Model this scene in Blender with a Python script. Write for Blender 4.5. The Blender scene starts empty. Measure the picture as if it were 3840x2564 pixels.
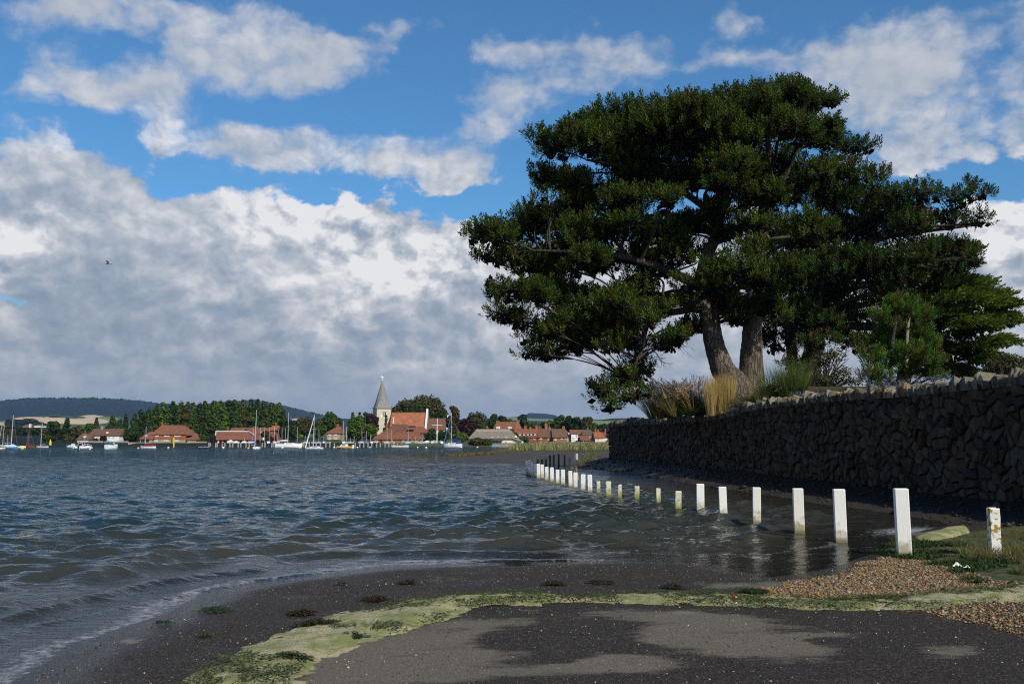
import bpy, math, random
import numpy as np
random.seed(11)
rng = np.random.default_rng(7)
scene = bpy.context.scene
COL = scene.collection
rad = math.radians

# ---------------------------------------------------------------- camera
CAM_H = 1.6
PITCH = math.atan(374 / 3733.3)
cam_data = bpy.data.cameras.new('camera')
cam_data.sensor_width = 36.0
cam_data.lens = 35.0
cam_data.clip_start = 0.1
cam_data.clip_end = 30000.0
cam = bpy.data.objects.new('camera', cam_data)
COL.objects.link(cam)
cam.location = (0, 0, CAM_H)
cam.rotation_euler = (math.pi / 2 + PITCH, 0, 0)
scene.camera = cam

# ---------------------------------------------------------------- sun, exposure
SUN_EL = rad(40)
SUN_H = (0.56, -0.8285)                     # horizontal direction towards the sun
sun_vec = (SUN_H[0] * math.cos(SUN_EL), SUN_H[1] * math.cos(SUN_EL), math.sin(SUN_EL))
sd = bpy.data.lights.new('sun', 'SUN')
sd.energy = 4.6
sd.angle = rad(0.5)
sd.color = (1.0, 0.93, 0.80)
sun = bpy.data.objects.new('sun', sd)
COL.objects.link(sun)
from mathutils import Vector, Matrix
sun.rotation_euler = Vector(sun_vec).to_track_quat('Z', 'Y').to_euler()
vs = scene.view_settings
vs.view_transform = 'Standard'
vs.look = 'None'
vs.exposure = 0.0
vs.gamma = 1.0
vs.use_curve_mapping = False
scene.cycles.max_bounces = 6
scene.cycles.diffuse_bounces = 2
scene.cycles.glossy_bounces = 3
scene.cycles.transmission_bounces = 3
scene.cycles.transparent_max_bounces = 6
scene.cycles.volume_bounces = 0
scene.cycles.use_adaptive_sampling = True
scene.cycles.adaptive_threshold = 0.008
scene.cycles.use_denoising = False
scene.cycles.filter_width = 1.15

# ---------------------------------------------------------------- pixel <-> place helpers (photo pixels, 3840 x 2564)
F = 3733.3
CP, SP = math.cos(PITCH), math.sin(PITCH)


def ray(px, py):
    u = (px - 1920) / F
    v = (1282 - py) / F
    y = CP - v * SP
    z = SP + v * CP
    return u / y, z / y


def at(px, py, Y):
    a, b = ray(px, py)
    return np.array([a * Y, Y, CAM_H + b * Y])


def gnd(px, py, z=0.0):
    a, b = ray(px, py)
    Y = (z - CAM_H) / b
    return np.array([a * Y, Y, z])


def project(x, y, z):
    d = y * CP + (z - CAM_H) * SP
    v = (z - CAM_H) * CP - y * SP
    return 1920 + F * x / d, 1282 - F * v / d


# ---------------------------------------------------------------- node helpers
def link(nt, a, b):
    nt.links.new(a, b)


def nd(nt, t, **kw):
    n = nt.nodes.new(t)
    for k, v in kw.items():
        if k == 'op':
            n.operation = v
        elif k.startswith('i_'):
            key = k[2:]
            key = int(key) if key.isdigit() else key.replace('_', ' ')
            n.inputs[key].default_value = v
        else:
            setattr(n, k, v)
    return n


def mth(nt, op, a, b=None, c=None, clamp=False):
    n = nt.nodes.new('ShaderNodeMath')
    n.operation = op
    n.use_clamp = clamp
    for i, s in enumerate((a, b, c)):
        if s is None:
            continue
        if isinstance(s, (int, float)):
            n.inputs[i].default_value = s
        else:
            nt.links.new(s, n.inputs[i])
    return n.outputs[0]


def mrange(nt, val, a, b, c=0.0, d=1.0, smooth=False):
    n = nt.nodes.new('ShaderNodeMapRange')
    if smooth:
        n.interpolation_type = 'SMOOTHSTEP'
    nt.links.new(val, n.inputs[0])
    for i, s in zip((1, 2, 3, 4), (a, b, c, d)):
        n.inputs[i].default_value = s
    return n.outputs[0]


def mixc(nt, f, a, b, blend='MIX'):
    n = nt.nodes.new('ShaderNodeMix')
    n.data_type = 'RGBA'
    n.blend_type = blend
    for sock, s in ((n.inputs[0], f), (n.inputs[6], a), (n.inputs[7], b)):
        if isinstance(s, (int, float)):
            sock.default_value = s if sock.type == 'VALUE' else (s, s, s, 1)
        elif isinstance(s, tuple):
            sock.default_value = (*s[:3], 1)
        else:
            nt.links.new(s, sock)
    return n.outputs[2]


# ---------------------------------------------------------------- world: physical sky with procedural clouds
world = bpy.data.worlds.new('World')
scene.world = world
world.use_nodes = True
wt = world.node_tree
wt.nodes.clear()


def azel(px, py):
    a, b = ray(px, py)
    return math.degrees(math.atan2(a, 1)), math.degrees(math.atan2(b, math.hypot(a, 1)))


# cloud banks: (px, py, rx, ry, rotation deg, weight) in photo pixels, turned into directions
BANKS = [
    # high thin rolls
    (300, 20, 336, 95, 0, 1.02), (900, 140, 302, 134, 14, 1.22), (1200, 190, 258, 67, 6, 1.02), (700, 235, 291, 95, -6, 0.77), (1130, 305, 224, 43, -6, 0.90), (1470, 130, 84, 43, -10, 0.77),
    (230, 270, 168, 84, 22, 0.96), (480, 355, 235, 90, 14, 1.09), (70, 340, 101, 36, -8, 0.64), (1640, 140, 67, 25, 0, 0.64),
    (1200, 565, 400, 84, 4, 1.05), (850, 545, 146, 67, -14, 0.77), (1640, 610, 202, 56, 10, 1.02), (1460, 435, 123, 22, -4, 0.51), (900, 690, 168, 50, 10, 0.58),
    (1990, 330, 216, 79, -8, 0.94), (1900, 180, 113, 55, 10, 0.66), (2260, 205, 329, 69, 4, 0.94), (1840, 480, 175, 64, -14, 0.77), (1780, 660, 186, 49, -6, 0.66), (2330, 330, 268, 59, 0, 0.55),
    (2790, 75, 165, 64, -8, 0.88), (2950, 230, 340, 59, 2, 0.83), (3450, 140, 371, 128, -8, 0.99), (3420, 380, 432, 148, -6, 0.99), (3720, 560, 309, 79, 6, 0.77), (3300, 620, 309, 69, 0, 0.66),
    # cumulus masses
    (40, 1120, 260, 160, 0, 1.4), (820, 1090, 160, 60, 0, .5),
    (110, 585, 200, 100, 6, 1.2), (300, 710, 320, 140, 8, 1.25), (610, 530, 80, 70, 0, 1.0), (80, 900, 300, 210, 0, 1.3), (620, 860, 240, 105, -8, 1.1),
    (500, 1080, 600, 210, 0, 1.4), (1150, 895, 240, 95, -8, 1.35), (1285, 775, 62, 42, 0, 1.1), (960, 850, 90, 50, 0, 1.1),
    (1400, 1000, 420, 210, 8, 1.4), (1760, 990, 110, 105, 0, 1.1), (1640, 1050, 200, 130, 0, 1.2), (1000, 1250, 1300, 160, 0, 1.3), (2300, 1150, 700, 250, 0, 1.2),
    (3780, 1000, 330, 230, 0, 1.25), (3830, 800, 90, 60, 0, 1.0), (3100, 1150, 600, 180, 0, 1.1), (1900, 1400, 2600, 110, 0, .95), (2900, 950, 500, 160, 0, .8),
]
# lit heads of the cumulus (brighter) and shaded hollows (greyer)
BRIGHT = [(1150, 810, 300, 85, -6, 1.0), (1500, 970, 260, 110, 12, .8), (1760, 930, 110, 70, 0, .9), (120, 470, 240, 45, 12, .7), (620, 500, 110, 70, 0, .7), (130, 850, 140, 50, -10, .8), (20, 1000, 50, 110, 0, .9),
          (1350, 1130, 200, 70, -30, .5), (1090, 1040, 130, 40, -16, .4), (3800, 830, 130, 90, 0, .9), (3780, 1000, 150, 130, 0, .5), (1350, 560, 260, 60, 0, .2), (1640, 1330, 240, 40, -10, .30), (920, 110, 220, 80, 10, .25)]
GREY = [(420, 600, 200, 80, 10, .7), (120, 760, 260, 70, 0, .6), (330, 1050, 330, 170, 0, .75), (1000, 1330, 1000, 80, 0, .55), (400, 1240, 700, 110, 0, .55), (1440, 880, 170, 55, -14, .75), (1180, 920, 120, 60, 0, .4), (900, 1140, 200, 60, -14, .5),
        (1500, 1190, 240, 80, -20, .6), (2000, 1270, 600, 90, 0, .2), (1750, 1100, 160, 60, -20, .5), (1900, 1480, 2500, 60, 0, .1), (1000, 620, 230, 55, 8, .25)]

ST_PX = [-420, -200, -60] + list(range(20, 2000, 96)) + [2050, 2250, 2500, 2750, 3000, 3250, 3500, 3720, 3960]
ST_PX = ST_PX[:32]
ROW_PY = [-160, -30, 50, 120, 190, 260, 330, 400, 470, 540, 610, 680, 750, 820, 900, 980, 1060, 1150, 1250, 1350, 1470, 1640]


def blob_np(items, px, py):
    tot = np.zeros_like(px)
    for (cx, cy, rx, ry, rot, w) in items:
        c, s_ = math.cos(rad(rot)), math.sin(rad(rot))
        dx, dy = px - cx, py - cy
        u = (dx * c + dy * s_) / rx
        v = (-dx * s_ + dy * c) / ry
        tot += w * np.exp(-0.75 * (u * u + v * v) ** 1.7)
    return tot


tc = nd(wt, 'ShaderNodeTexCoord')
sx = nd(wt, 'ShaderNodeSeparateXYZ')
link(wt, tc.outputs['Generated'], sx.inputs[0])
az = mth(wt, 'DEGREES', mth(wt, 'ARCTAN2', sx.outputs[0], sx.outputs[1]))
el = mth(wt, 'DEGREES', mth(wt, 'ARCSINE', sx.outputs[2]))
ae = nd(wt, 'ShaderNodeCombineXYZ')
link(wt, az, ae.inputs[0])
link(wt, mth(wt, 'MULTIPLY', el, 1.4), ae.inputs[1])
n_warp = nd(wt, 'ShaderNodeTexNoise', noise_dimensions='2D', i_Scale=0.30, i_Detail=4.0, i_Roughness=0.55)
link(wt, ae.outputs[0], n_warp.inputs[0])
wv = nd(wt, 'ShaderNodeVectorMath', op='SUBTRACT')
link(wt, n_warp.outputs['Color'], wv.inputs[0])
wv.inputs[1].default_value = (.5, .5, .5)
wsep = nd(wt, 'ShaderNodeSeparateXYZ')
link(wt, wv.outputs[0], wsep.inputs[0])
azw = mth(wt, 'MULTIPLY_ADD', wsep.outputs[0], 3.0, az)
elw = mth(wt, 'MULTIPLY_ADD', wsep.outputs[1], 1.8, el)
azn = mrange(wt, azw, -32.0, 32.0, 0.0, 1.0)
# a coarse chart of the cloud banks: one colour ramp per band of elevation (cover, brightness, greyness)
acc = None
els = [azel(1920, p)[1] for p in ROW_PY]
for k, pyr in enumerate(ROW_PY):
    r = nt_r = wt.nodes.new('ShaderNodeValToRGB')
    r.color_ramp.interpolation = 'LINEAR'
    els_r = r.color_ramp.elements
    pxs = np.array(ST_PX, float)
    # the pixel row of constant elevation at each azimuth
    azs = np.array([azel(p, pyr)[0] for p in pxs])
    pos = (azs + 32.0) / 64.0
    pys = []
    for p in pxs:
        lo, hi = -900.0, 1700.0
        for _ in range(30):
            m_ = (lo + hi) / 2
            if azel(p, m_)[1] > els[k]:
                lo = m_
            else:
                hi = m_
        pys.append((lo + hi) / 2)
    pys = np.array(pys)
    cov = np.minimum(blob_np(BANKS, pxs, pys) ** .9, 1.10)
    cov = np.where((pxs < -100) | (pxs > 3900), np.maximum(cov, 0.3), cov)
    br = np.clip(blob_np(BRIGHT, pxs, pys), 0, 1)
    gr = np.clip(blob_np(GREY, pxs, pys), 0, 1)
    while len(els_r) > 1:
        els_r.remove(els_r[-1])
    for i in range(len(pxs)):
        q = els_r[0] if i == 0 else els_r.new(float(np.clip(pos[i], 0, 1)))
        if i == 0:
            q.position = float(np.clip(pos[0], 0, 1))
        q.color = (float(cov[i]) / 1.3, float(br[i]), float(gr[i]), 1)
    link(wt, azn, r.inputs[0])
    if acc is None:
        acc = r.outputs[0]
    else:
        f_ = mrange(wt, elw, els[k - 1], els[k], 0, 1)
        acc = mixc(wt, f_, acc, r.outputs[0])
chart = nd(wt, 'ShaderNodeSeparateColor')
link(wt, acc, chart.inputs[0])
banks = mth(wt, 'MULTIPLY', chart.outputs[0], 1.3)
bright = chart.outputs[1]
grey = chart.outputs[2]
# outside the photographed part of the sky the broken cloud goes on
az_abs = mth(wt, 'ABSOLUTE', az)
outm = mth(wt, 'MAXIMUM', mrange(wt, az_abs, 27, 36, 0, 1, True), mrange(wt, el, 25, 34, 0, 1, True))
n_far = nd(wt, 'ShaderNodeTexNoise', i_Scale=1.6, i_Detail=2.0)
link(wt, tc.outputs['Generated'], n_far.inputs[0])
cover = mth(wt, 'ADD', mrange(wt, n_far.outputs['Fac'], .46, .64, 0, .7), mrange(wt, el, 6, 30, 0.8, 0.0, True))
bk = nd(wt, 'ShaderNodeMix')
bk.data_type = 'FLOAT'
link(wt, outm, bk.inputs[0])
link(wt, banks, bk.inputs[2])
link(wt, cover, bk.inputs[3])
inm = mth(wt, 'SUBTRACT', 1.0, outm)
bright = mth(wt, 'MULTIPLY', bright, inm)
hz = mrange(wt, el, 0.5, 8, 0.75, 0.0, True)
base = mth(wt, 'ADD', bk.outputs[0], hz)


def texture_at(off):
    wsub = nd(wt, 'ShaderNodeVectorMath', op='MULTIPLY_ADD')
    link(wt, wv.outputs[0], wsub.inputs[0])
    wsub.inputs[1].default_value = (1.3, 1.3, 0)
    if off is None:
        link(wt, ae.outputs[0], wsub.inputs[2])
    else:
        a_ = nd(wt, 'ShaderNodeVectorMath', op='ADD')
        link(wt, ae.outputs[0], a_.inputs[0])
        a_.inputs[1].default_value = off
        link(wt, a_.outputs[0], wsub.inputs[2])
    n1 = nd(wt, 'ShaderNodeTexNoise', noise_dimensions='2D', i_Scale=0.17, i_Detail=9.0, i_Roughness=0.59)
    link(wt, wsub.outputs[0], n1.inputs[0])
    v1 = nd(wt, 'ShaderNodeTexVoronoi', feature='F1', voronoi_dimensions='2D', i_Scale=0.60)
    v1.inputs['Detail'].default_value = 3.0
    v1.inputs['Roughness'].default_value = 0.5
    link(wt, wsub.outputs[0], v1.inputs[0])
    b_ = mth(wt, 'SUBTRACT', 0.5, v1.outputs['Distance'])
    s_ = mth(wt, 'MULTIPLY_ADD', n1.outputs['Fac'], 1.45, -0.725)
    return mth(wt, 'MULTIPLY_ADD', b_, 0.30, s_)


t0 = texture_at(None)
t1 = texture_at((0.55, 0.95, 0))          # a little nearer the sun: relief of the cloud heads
d0 = mth(wt, 'ADD', t0, base)
a_lo = mrange(wt, d0, 0.42, 0.68, 0, 1, True)
a_hi = mrange(wt, d0, 0.26, 1.18, 0, 1, True)
hi_f = mrange(wt, el, 13.5, 17.5, 0, 1, True)
alpha = mth(wt, 'ADD', mth(wt, 'MULTIPLY', a_lo, mth(wt, 'SUBTRACT', 1.0, hi_f)), mth(wt, 'MULTIPLY', a_hi, hi_f))
relief = mth(wt, 'SUBTRACT', t0, t1)
cumu = mth(wt, 'MULTIPLY', mrange(wt, el, 14, 20, 1.0, 0.35, True), mrange(wt, el, 1.0, 6, .40, 1.1))
lit = mth(wt, 'MULTIPLY_ADD', relief, mth(wt, 'MULTIPLY', cumu, mth(wt, 'MULTIPLY_ADD', bright, 1.3, .80)), 0.59)
thick = mrange(wt, d0, 0.7, 1.9, 0.05, -0.10)
lit = mth(wt, 'ADD', lit, thick)
lit = mth(wt, 'MULTIPLY_ADD', bright, 0.52, lit)
lit = mth(wt, 'MULTIPLY_ADD', grey, -0.36, lit, clamp=True)
cr = nd(wt, 'ShaderNodeValToRGB')
link(wt, lit, cr.inputs[0])
e = cr.color_ramp.elements
e[0].position = 0.0
e[0].color = (0.25, 0.315, 0.40, 1)
e[1].position = 1.0
e[1].color = (0.88, 0.87, 0.86, 1)
for p, c in ((0.3, (0.34, 0.395, 0.47)), (0.55, (0.49, 0.52, 0.57)), (0.8, (0.70, 0.70, 0.72))):
    q = cr.color_ramp.elements.new(p)
    q.color = (*c, 1)
# clouds near the horizon take the blue-grey of the distance
lowf = mrange(wt, el, 0.5, 6.0, 0.66, 0.0, True)
ccol = mixc(wt, lowf, cr.outputs[0], (0.29, 0.36, 0.44))
gl = mth(wt, 'MULTIPLY', mth(wt, 'MULTIPLY', lowf, mrange(wt, lit, .35, .8, 0, 1)), 0.55)
ccol = mixc(wt, gl, ccol, (0.55, 0.53, 0.53))
sky = nd(wt, 'ShaderNodeTexSky')
sky.sky_type = 'NISHITA'
sky.sun_disc = False
sky.sun_elevation = SUN_EL
sky.sun_rotation = math.atan2(SUN_H[0], SUN_H[1])
sky.air_density = 1.0
sky.dust_density = 0.3
sky.ozone_density = 2.0
SKY_STRENGTH = 0.10
skyc = nd(wt, 'ShaderNodeVectorMath', op='MULTIPLY')
link(wt, sky.outputs[0], skyc.inputs[0])
skyc.inputs[1].default_value = (SKY_STRENGTH * 0.52, SKY_STRENGTH * 0.95, SKY_STRENGTH * 1.22)
alpha = mth(wt, 'MULTIPLY', alpha, mrange(wt, el, 6, 22, 1.0, 0.86))
final = mixc(wt, alpha, mixc(wt, mrange(wt, el, 0, 9, .75, 0, True), skyc.outputs[0], (0.26, 0.42, 0.58)), ccol)
bg = nd(wt, 'ShaderNodeBackground')
link(wt, final, bg.inputs[0])
bg.inputs[1].default_value = 1.0
wo = nd(wt, 'ShaderNodeOutputWorld')
link(wt, bg.outputs[0], wo.inputs[0])
world.cycles.sampling_method = 'MANUAL'
world.cycles.sample_map_resolution = 512

# ---------------------------------------------------------------- mesh building
ORIGIN = {}


def finish(me, name, mats, parent, loc, smooth, label=None, cat=None, group=None, kind=None):
    if not isinstance(mats, (list, tuple)):
        mats = [mats]
    for m in mats:
        me.materials.append(m)
    if smooth:
        me.polygons.foreach_set('use_smooth', np.ones(len(me.polygons), bool))
    o = bpy.data.objects.new(name, me)
    COL.objects.link(o)
    if parent is not None:
        o.parent = parent
        ORIGIN[o.name] = ORIGIN[parent.name]
    else:
        o.location = loc
        ORIGIN[o.name] = np.array(loc, float)
    tag(o, label, cat, group, kind)
    return o


def tag(o, label=None, cat=None, group=None, kind=None):
    if label:
        o['label'] = label
    if cat:
        o['category'] = cat
    if group:
        o['group'] = group
    if kind:
        o['kind'] = kind
    return o


def empty(name, loc, label=None, cat=None, group=None):
    o = bpy.data.objects.new(name, None)
    COL.objects.link(o)
    o.location = tuple(float(v) for v in loc)
    o.empty_display_size = 0.2
    ORIGIN[o.name] = np.array(loc, float)
    return tag(o, label, cat, group)


class MB:
    """collects polygons in world coordinates; build() links them as one mesh object (under a parent: in the parent's frame)"""

    def __init__(self, xf=None):
        self.v, self.f, self.m, self.xf = [], [], [], xf

    def add(self, vs, fs, m=0):
        n = len(self.v)
        if self.xf is not None:
            vs = [tuple(self.xf @ Vector(p)) for p in vs]
        self.v.extend([tuple(map(float, p)) for p in vs])
        for f in fs:
            self.f.append(tuple(n + i for i in f))
            self.m.append(m)
        return self

    def box(self, x0, x1, y0, y1, z0, z1, m=0, taper=0.0):
        t = taper
        return self.add([(x0, y0, z0), (x1, y0, z0), (x1, y1, z0), (x0, y1, z0), (x0 + t, y0 + t, z1), (x1 - t, y0 + t, z1), (x1 - t, y1 - t, z1), (x0 + t, y1 - t, z1)],
                        [(0, 3, 2, 1), (4, 5, 6, 7), (0, 1, 5, 4), (1, 2, 6, 5), (2, 3, 7, 6), (3, 0, 4, 7)], m)

    def prism(self, pts, a, b, m=0):
        """pts: polygon (list of 3-vectors); a, b: offsets to the two ends"""
        n = len(pts)
        A = [tuple(np.add(p, a)) for p in pts]
        B = [tuple(np.add(p, b)) for p in pts]
        return self.add(A + B, [tuple(range(n))[::-1], tuple(range(n, 2 * n))] + [(i, (i + 1) % n, n + (i + 1) % n, n + i) for i in range(n)], m)

    def tube(self, pts, rs, n=6, m=0, caps=True):
        pts = [Vector(p) for p in pts]
        if isinstance(rs, (int, float)):
            rs = [rs] * len(pts)
        vs, fs = [], []
        ref = None
        for i, p in enumerate(pts):
            t = (pts[min(i + 1, len(pts) - 1)] - pts[max(i - 1, 0)])
            t = t.normalized() if t.length > 1e-9 else Vector((0, 0, 1))
            if ref is None:
                ref = Vector((1, 0, 0)) if abs(t.x) < 0.9 else Vector((0, 1, 0))
            a = (ref - t * ref.dot(t)).normalized()
            ref = a
            b = t.cross(a)
            for k in range(n):
                an = 2 * math.pi * k / n
                vs.append(p + (a * math.cos(an) + b * math.sin(an)) * rs[i])
        for i in range(len(pts) - 1):
            for k in range(n):
                fs.append((i * n + k, i * n + (k + 1) % n, (i + 1) * n + (k + 1) % n, (i + 1) * n + k))
        if caps:
            fs.append(tuple(range(n))[::-1])
            fs.append(tuple((len(pts) - 1) * n + k for k in range(n)))
        return self.add(vs, fs, m)

    def ball(self, c, r, nu=8, nv=5, m=0, sz=1.0):
        vs = [(c[0], c[1], c[2] - r * sz)]
        for i in range(1, nv):
            ph = -math.pi / 2 + math.pi * i / nv
            for k in range(nu):
                an = 2 * math.pi * k / nu
                vs.append((c[0] + r * math.cos(ph) * math.cos(an), c[1] + r * math.cos(ph) * math.sin(an), c[2] + r * sz * math.sin(ph)))
        vs.append((c[0], c[1], c[2] + r * sz))
        fs = [(0, 1 + (k + 1) % nu, 1 + k) for k in range(nu)]
        for i in range(nv - 2):
            for k in range(nu):
                a = 1 + i * nu
                fs.append((a + k, a + (k + 1) % nu, a + nu + (k + 1) % nu, a + nu + k))
        a = 1 + (nv - 2) * nu
        fs += [(a + k, a + (k + 1) % nu, len(vs) - 1) for k in range(nu)]
        return self.add(vs, fs, m)

    def build(self, name, mats, parent=None, label=None, cat=None, group=None, kind=None, smooth=False, loc=None):
        V_ = np.array(self.v, float)
        if parent is not None:
            V_ = V_ - ORIGIN[parent.name]
            loc = None
        elif loc is None:
            loc = (float(V_[:, 0].mean()), float(V_[:, 1].mean()), float(V_[:, 2].min()))
            V_ = V_ - np.array(loc)
        else:
            V_ = V_ - np.array(loc)
        me = bpy.data.meshes.new(name)
        me.from_pydata(V_.tolist(), [], self.f)
        if isinstance(mats, (list, tuple)) and len(mats) > 1:
            me.polygons.foreach_set('material_index', self.m)
        me.update()
        return finish(me, name, mats, parent, loc, smooth, label, cat, group, kind)


def tri_mesh(name, V_, T_, mats, parent=None, loc=(0, 0, 0), colors=None, smooth=False, attrs=None, **kw):
    """fast mesh from numpy arrays; T_ is (n, 3) or (n, 4); colors: per-vertex (n, 3) stored as attribute 'tint'"""
    org = ORIGIN[parent.name] if parent is not None else np.array(loc, float)
    V_ = np.ascontiguousarray((V_ - org).astype(np.float32))
    k = T_.shape[1]
    me = bpy.data.meshes.new(name)
    me.vertices.add(len(V_))
    me.vertices.foreach_set('co', V_.ravel())
    me.loops.add(T_.size)
    me.loops.foreach_set('vertex_index', np.ascontiguousarray(T_.astype(np.int32)).ravel())
    me.polygons.add(len(T_))
    me.polygons.foreach_set('loop_start', np.arange(0, T_.size, k, dtype=np.int32))
    me.update(calc_edges=True)
    if colors is not None:
        a = me.attributes.new('tint', 'FLOAT_COLOR', 'POINT')
        c4 = np.ones((len(V_), 4), np.float32)
        c4[:, :3] = colors
        a.data.foreach_set('color', c4.ravel())
    for nm, arr in (attrs or {}).items():
        a = me.attributes.new(nm, 'FLOAT', 'POINT')
        a.data.foreach_set('value', np.ascontiguousarray(arr.astype(np.float32)))
    return finish(me, name, mats, parent, tuple(org) if parent is None else None, smooth, **kw)


# ---------------------------------------------------------------- materials
def material(name, col, rough=0.8, vary=0.25, scale=6.0, col2=None, bump=0.0, bscale=30.0, spec=0.4, metal=0.0, stretch=(1, 1, 1), world=True, tint=False, isl=0.0, glow=0.0):
    m = bpy.data.materials.new(name)
    m.use_nodes = True
    nt = m.node_tree
    b = nt.nodes['Principled BSDF']
    b.inputs['Roughness'].default_value = rough
    b.inputs['Specular IOR Level'].default_value = spec
    b.inputs['Metallic'].default_value = metal
    if world:
        src = nd(nt, 'ShaderNodeNewGeometry').outputs['Position']
    else:
        src = nd(nt, 'ShaderNodeTexCoord').outputs['Object']
    mp = nd(nt, 'ShaderNodeMapping')
    mp.inputs['Scale'].default_value = stretch
    link(nt, src, mp.inputs[0])
    n = nd(nt, 'ShaderNodeTexNoise', i_Scale=scale, i_Detail=5.0, i_Roughness=0.6)
    link(nt, mp.outputs[0], n.inputs[0])
    f = mrange(nt, n.outputs['Fac'], .3, .7)
    c2 = col2 if col2 else tuple(max(0, c * (1 - vary)) for c in col)
    out = mixc(nt, f, col, c2)
    if tint:
        at_ = nd(nt, 'ShaderNodeAttribute', attribute_name='tint')
        out = mixc(nt, 1.0, out, at_.outputs['Color'], 'MULTIPLY')
    if isl:
        g = nd(nt, 'ShaderNodeNewGeometry')
        v = mrange(nt, g.outputs['Random Per Island'], 0, 1, 1 - isl, 1 + isl)
        cc = nd(nt, 'ShaderNodeCombineColor')
        for i in range(3):
            link(nt, v, cc.inputs[i])
        out = mixc(nt, 1.0, out, cc.outputs[0], 'MULTIPLY')
    link(nt, out, b.inputs['Base Color'])
    if bump:
        n2 = nd(nt, 'ShaderNodeTexNoise', i_Scale=bscale, i_Detail=4.0, i_Roughness=0.65)
        link(nt, mp.outputs[0], n2.inputs[0])
        bp = nd(nt, 'ShaderNodeBump')
        bp.inputs['Strength'].default_value = 1.0
        bp.inputs['Distance'].default_value = bump
        link(nt, n2.outputs['Fac'], bp.inputs['Height'])
        link(nt, bp.outputs[0], b.inputs['Normal'])
    if glow:                                   # thin leaves let light through
        tl = nd(nt, 'ShaderNodeBsdfTranslucent')
        link(nt, out, tl.inputs[0])
        mx = nd(nt, 'ShaderNodeMixShader')
        mx.inputs[0].default_value = glow
        link(nt, b.outputs[0], mx.inputs[1])
        link(nt, tl.outputs[0], mx.inputs[2])
        link(nt, mx.outputs[0], nt.nodes['Material Output'].inputs[0])
    return m


def vnoise(x, y, seed=0, octaves=4, gain=0.5):
    """value noise on arrays, 0..1"""
    tot = np.zeros_like(x, float)
    amp, s = 1.0, 0.0
    for o in range(octaves):
        r = np.random.default_rng(seed * 97 + o)
        g = r.random((256, 256))
        X, Y = x * 2 ** o + 31.7 * o, y * 2 ** o + 17.3 * o
        xi, yi = np.floor(X).astype(int), np.floor(Y).astype(int)
        fx, fy = X - xi, Y - yi
        fx, fy = fx * fx * (3 - 2 * fx), fy * fy * (3 - 2 * fy)
        a, b_ = g[xi % 256, yi % 256], g[(xi + 1) % 256, yi % 256]
        c, d = g[xi % 256, (yi + 1) % 256], g[(xi + 1) % 256, (yi + 1) % 256]
        tot += amp * ((a * (1 - fx) + b_ * fx) * (1 - fy) + (c * (1 - fx) + d * fx) * fy)
        s += amp
        amp *= gain
    return tot / s


def sdf(x, y, poly):
    """signed distance to a closed polygon, negative inside"""
    P_ = np.asarray(poly, float)[:, :2]
    d2 = np.full(x.shape, 1e18)
    inside = np.zeros(x.shape, bool)
    n = len(P_)
    for i in range(n):
        ax, ay = P_[i]
        bx, by = P_[(i + 1) % n]
        ex, ey = bx - ax, by - ay
        L = ex * ex + ey * ey + 1e-12
        t = np.clip(((x - ax) * ex + (y - ay) * ey) / L, 0, 1)
        d2 = np.minimum(d2, (x - ax - t * ex) ** 2 + (y - ay - t * ey) ** 2)
        if ay != by:
            c = ((ay > y) != (by > y)) & (x < ex * (y - ay) / (by - ay) + ax)
            inside ^= c
    d = np.sqrt(d2)
    return np.where(inside, -d, d)


def sstep(x, a, b):
    t = np.clip((x - a) / (b - a), 0, 1)
    return t * t * (3 - 2 * t)


# ---------------------------------------------------------------- the lie of the land
def wall_x(y):
    return 10.9 - 0.098 * (y - 21.0)


_wp = []
for px, py in ((2290, 1583), (2400, 1574), (2480, 1571), (2600, 1560), (2700, 1548), (2760, 1536), (2800, 1518), (2900, 1499), (3000, 1488), (3120, 1471), (3400, 1449), (3560, 1428), (3700, 1412), (3840, 1396)):
    a, b = ray(px, 1656)
    Y = 12.958 / (a + 0.098)
    _wp.append((Y, at(px, py, Y)[2]))
_wp.sort()
WY = np.array([p[0] for p in _wp])
WZ = np.array([p[1] for p in _wp])


def wall_top(y):
    return np.interp(y, WY, WZ)


def base_z(y):
    return np.interp(y, [15, 25, 45, 66], [.30, .32, .50, .55])


SHORE_PX = [(-40, 2600), (110, 2520), (202, 2466), (275, 2417), (453, 2353), (607, 2304), (776, 2223), (971, 2179), (1213, 2150), (1456, 2122), (1700, 2114), (1900, 2106),
            (2362, 2102), (2600, 2106), (2700, 2120), (2825, 2150), (2891, 2164), (3015, 2148), (3139, 2123), (3238, 2086), (3310, 2066), (3350, 2040), (3330, 2012), (3440, 1992), (3560, 1968), (3480, 1935), (3300, 1905),
            (3240, 1893), (3100, 1893), (2960, 1868), (2820, 1846), (2700, 1828), (2560, 1806), (2440, 1790), (2300, 1771), (2200, 1757), (2121, 1750), (2040, 1740), (1983, 1735), (1860, 1735), (1784, 1733), (1700, 1722), (1655, 1713),
            (1700, 1706), (1800, 1699), (1906, 1691)]
shore = [gnd(px, py)[:2] for px, py in SHORE_PX]


def xy(px, Y):
    return (ray(px, 1656)[0] * Y, Y)


shore += [xy(1925, 250), xy(1945, 300), xy(1900, 301), xy(1300, 301), xy(780, 301), xy(480, 301), xy(346, 303), xy(250, 310), xy(190, 330), xy(175, 430), xy(60, 470), xy(-60, 500), (-420, 520), (-430, 250), (-430, 60), (-60, 1.5), (-14, 1.2), (-6, 2.4)]
WATER_POLY = np.array(shore)


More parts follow.
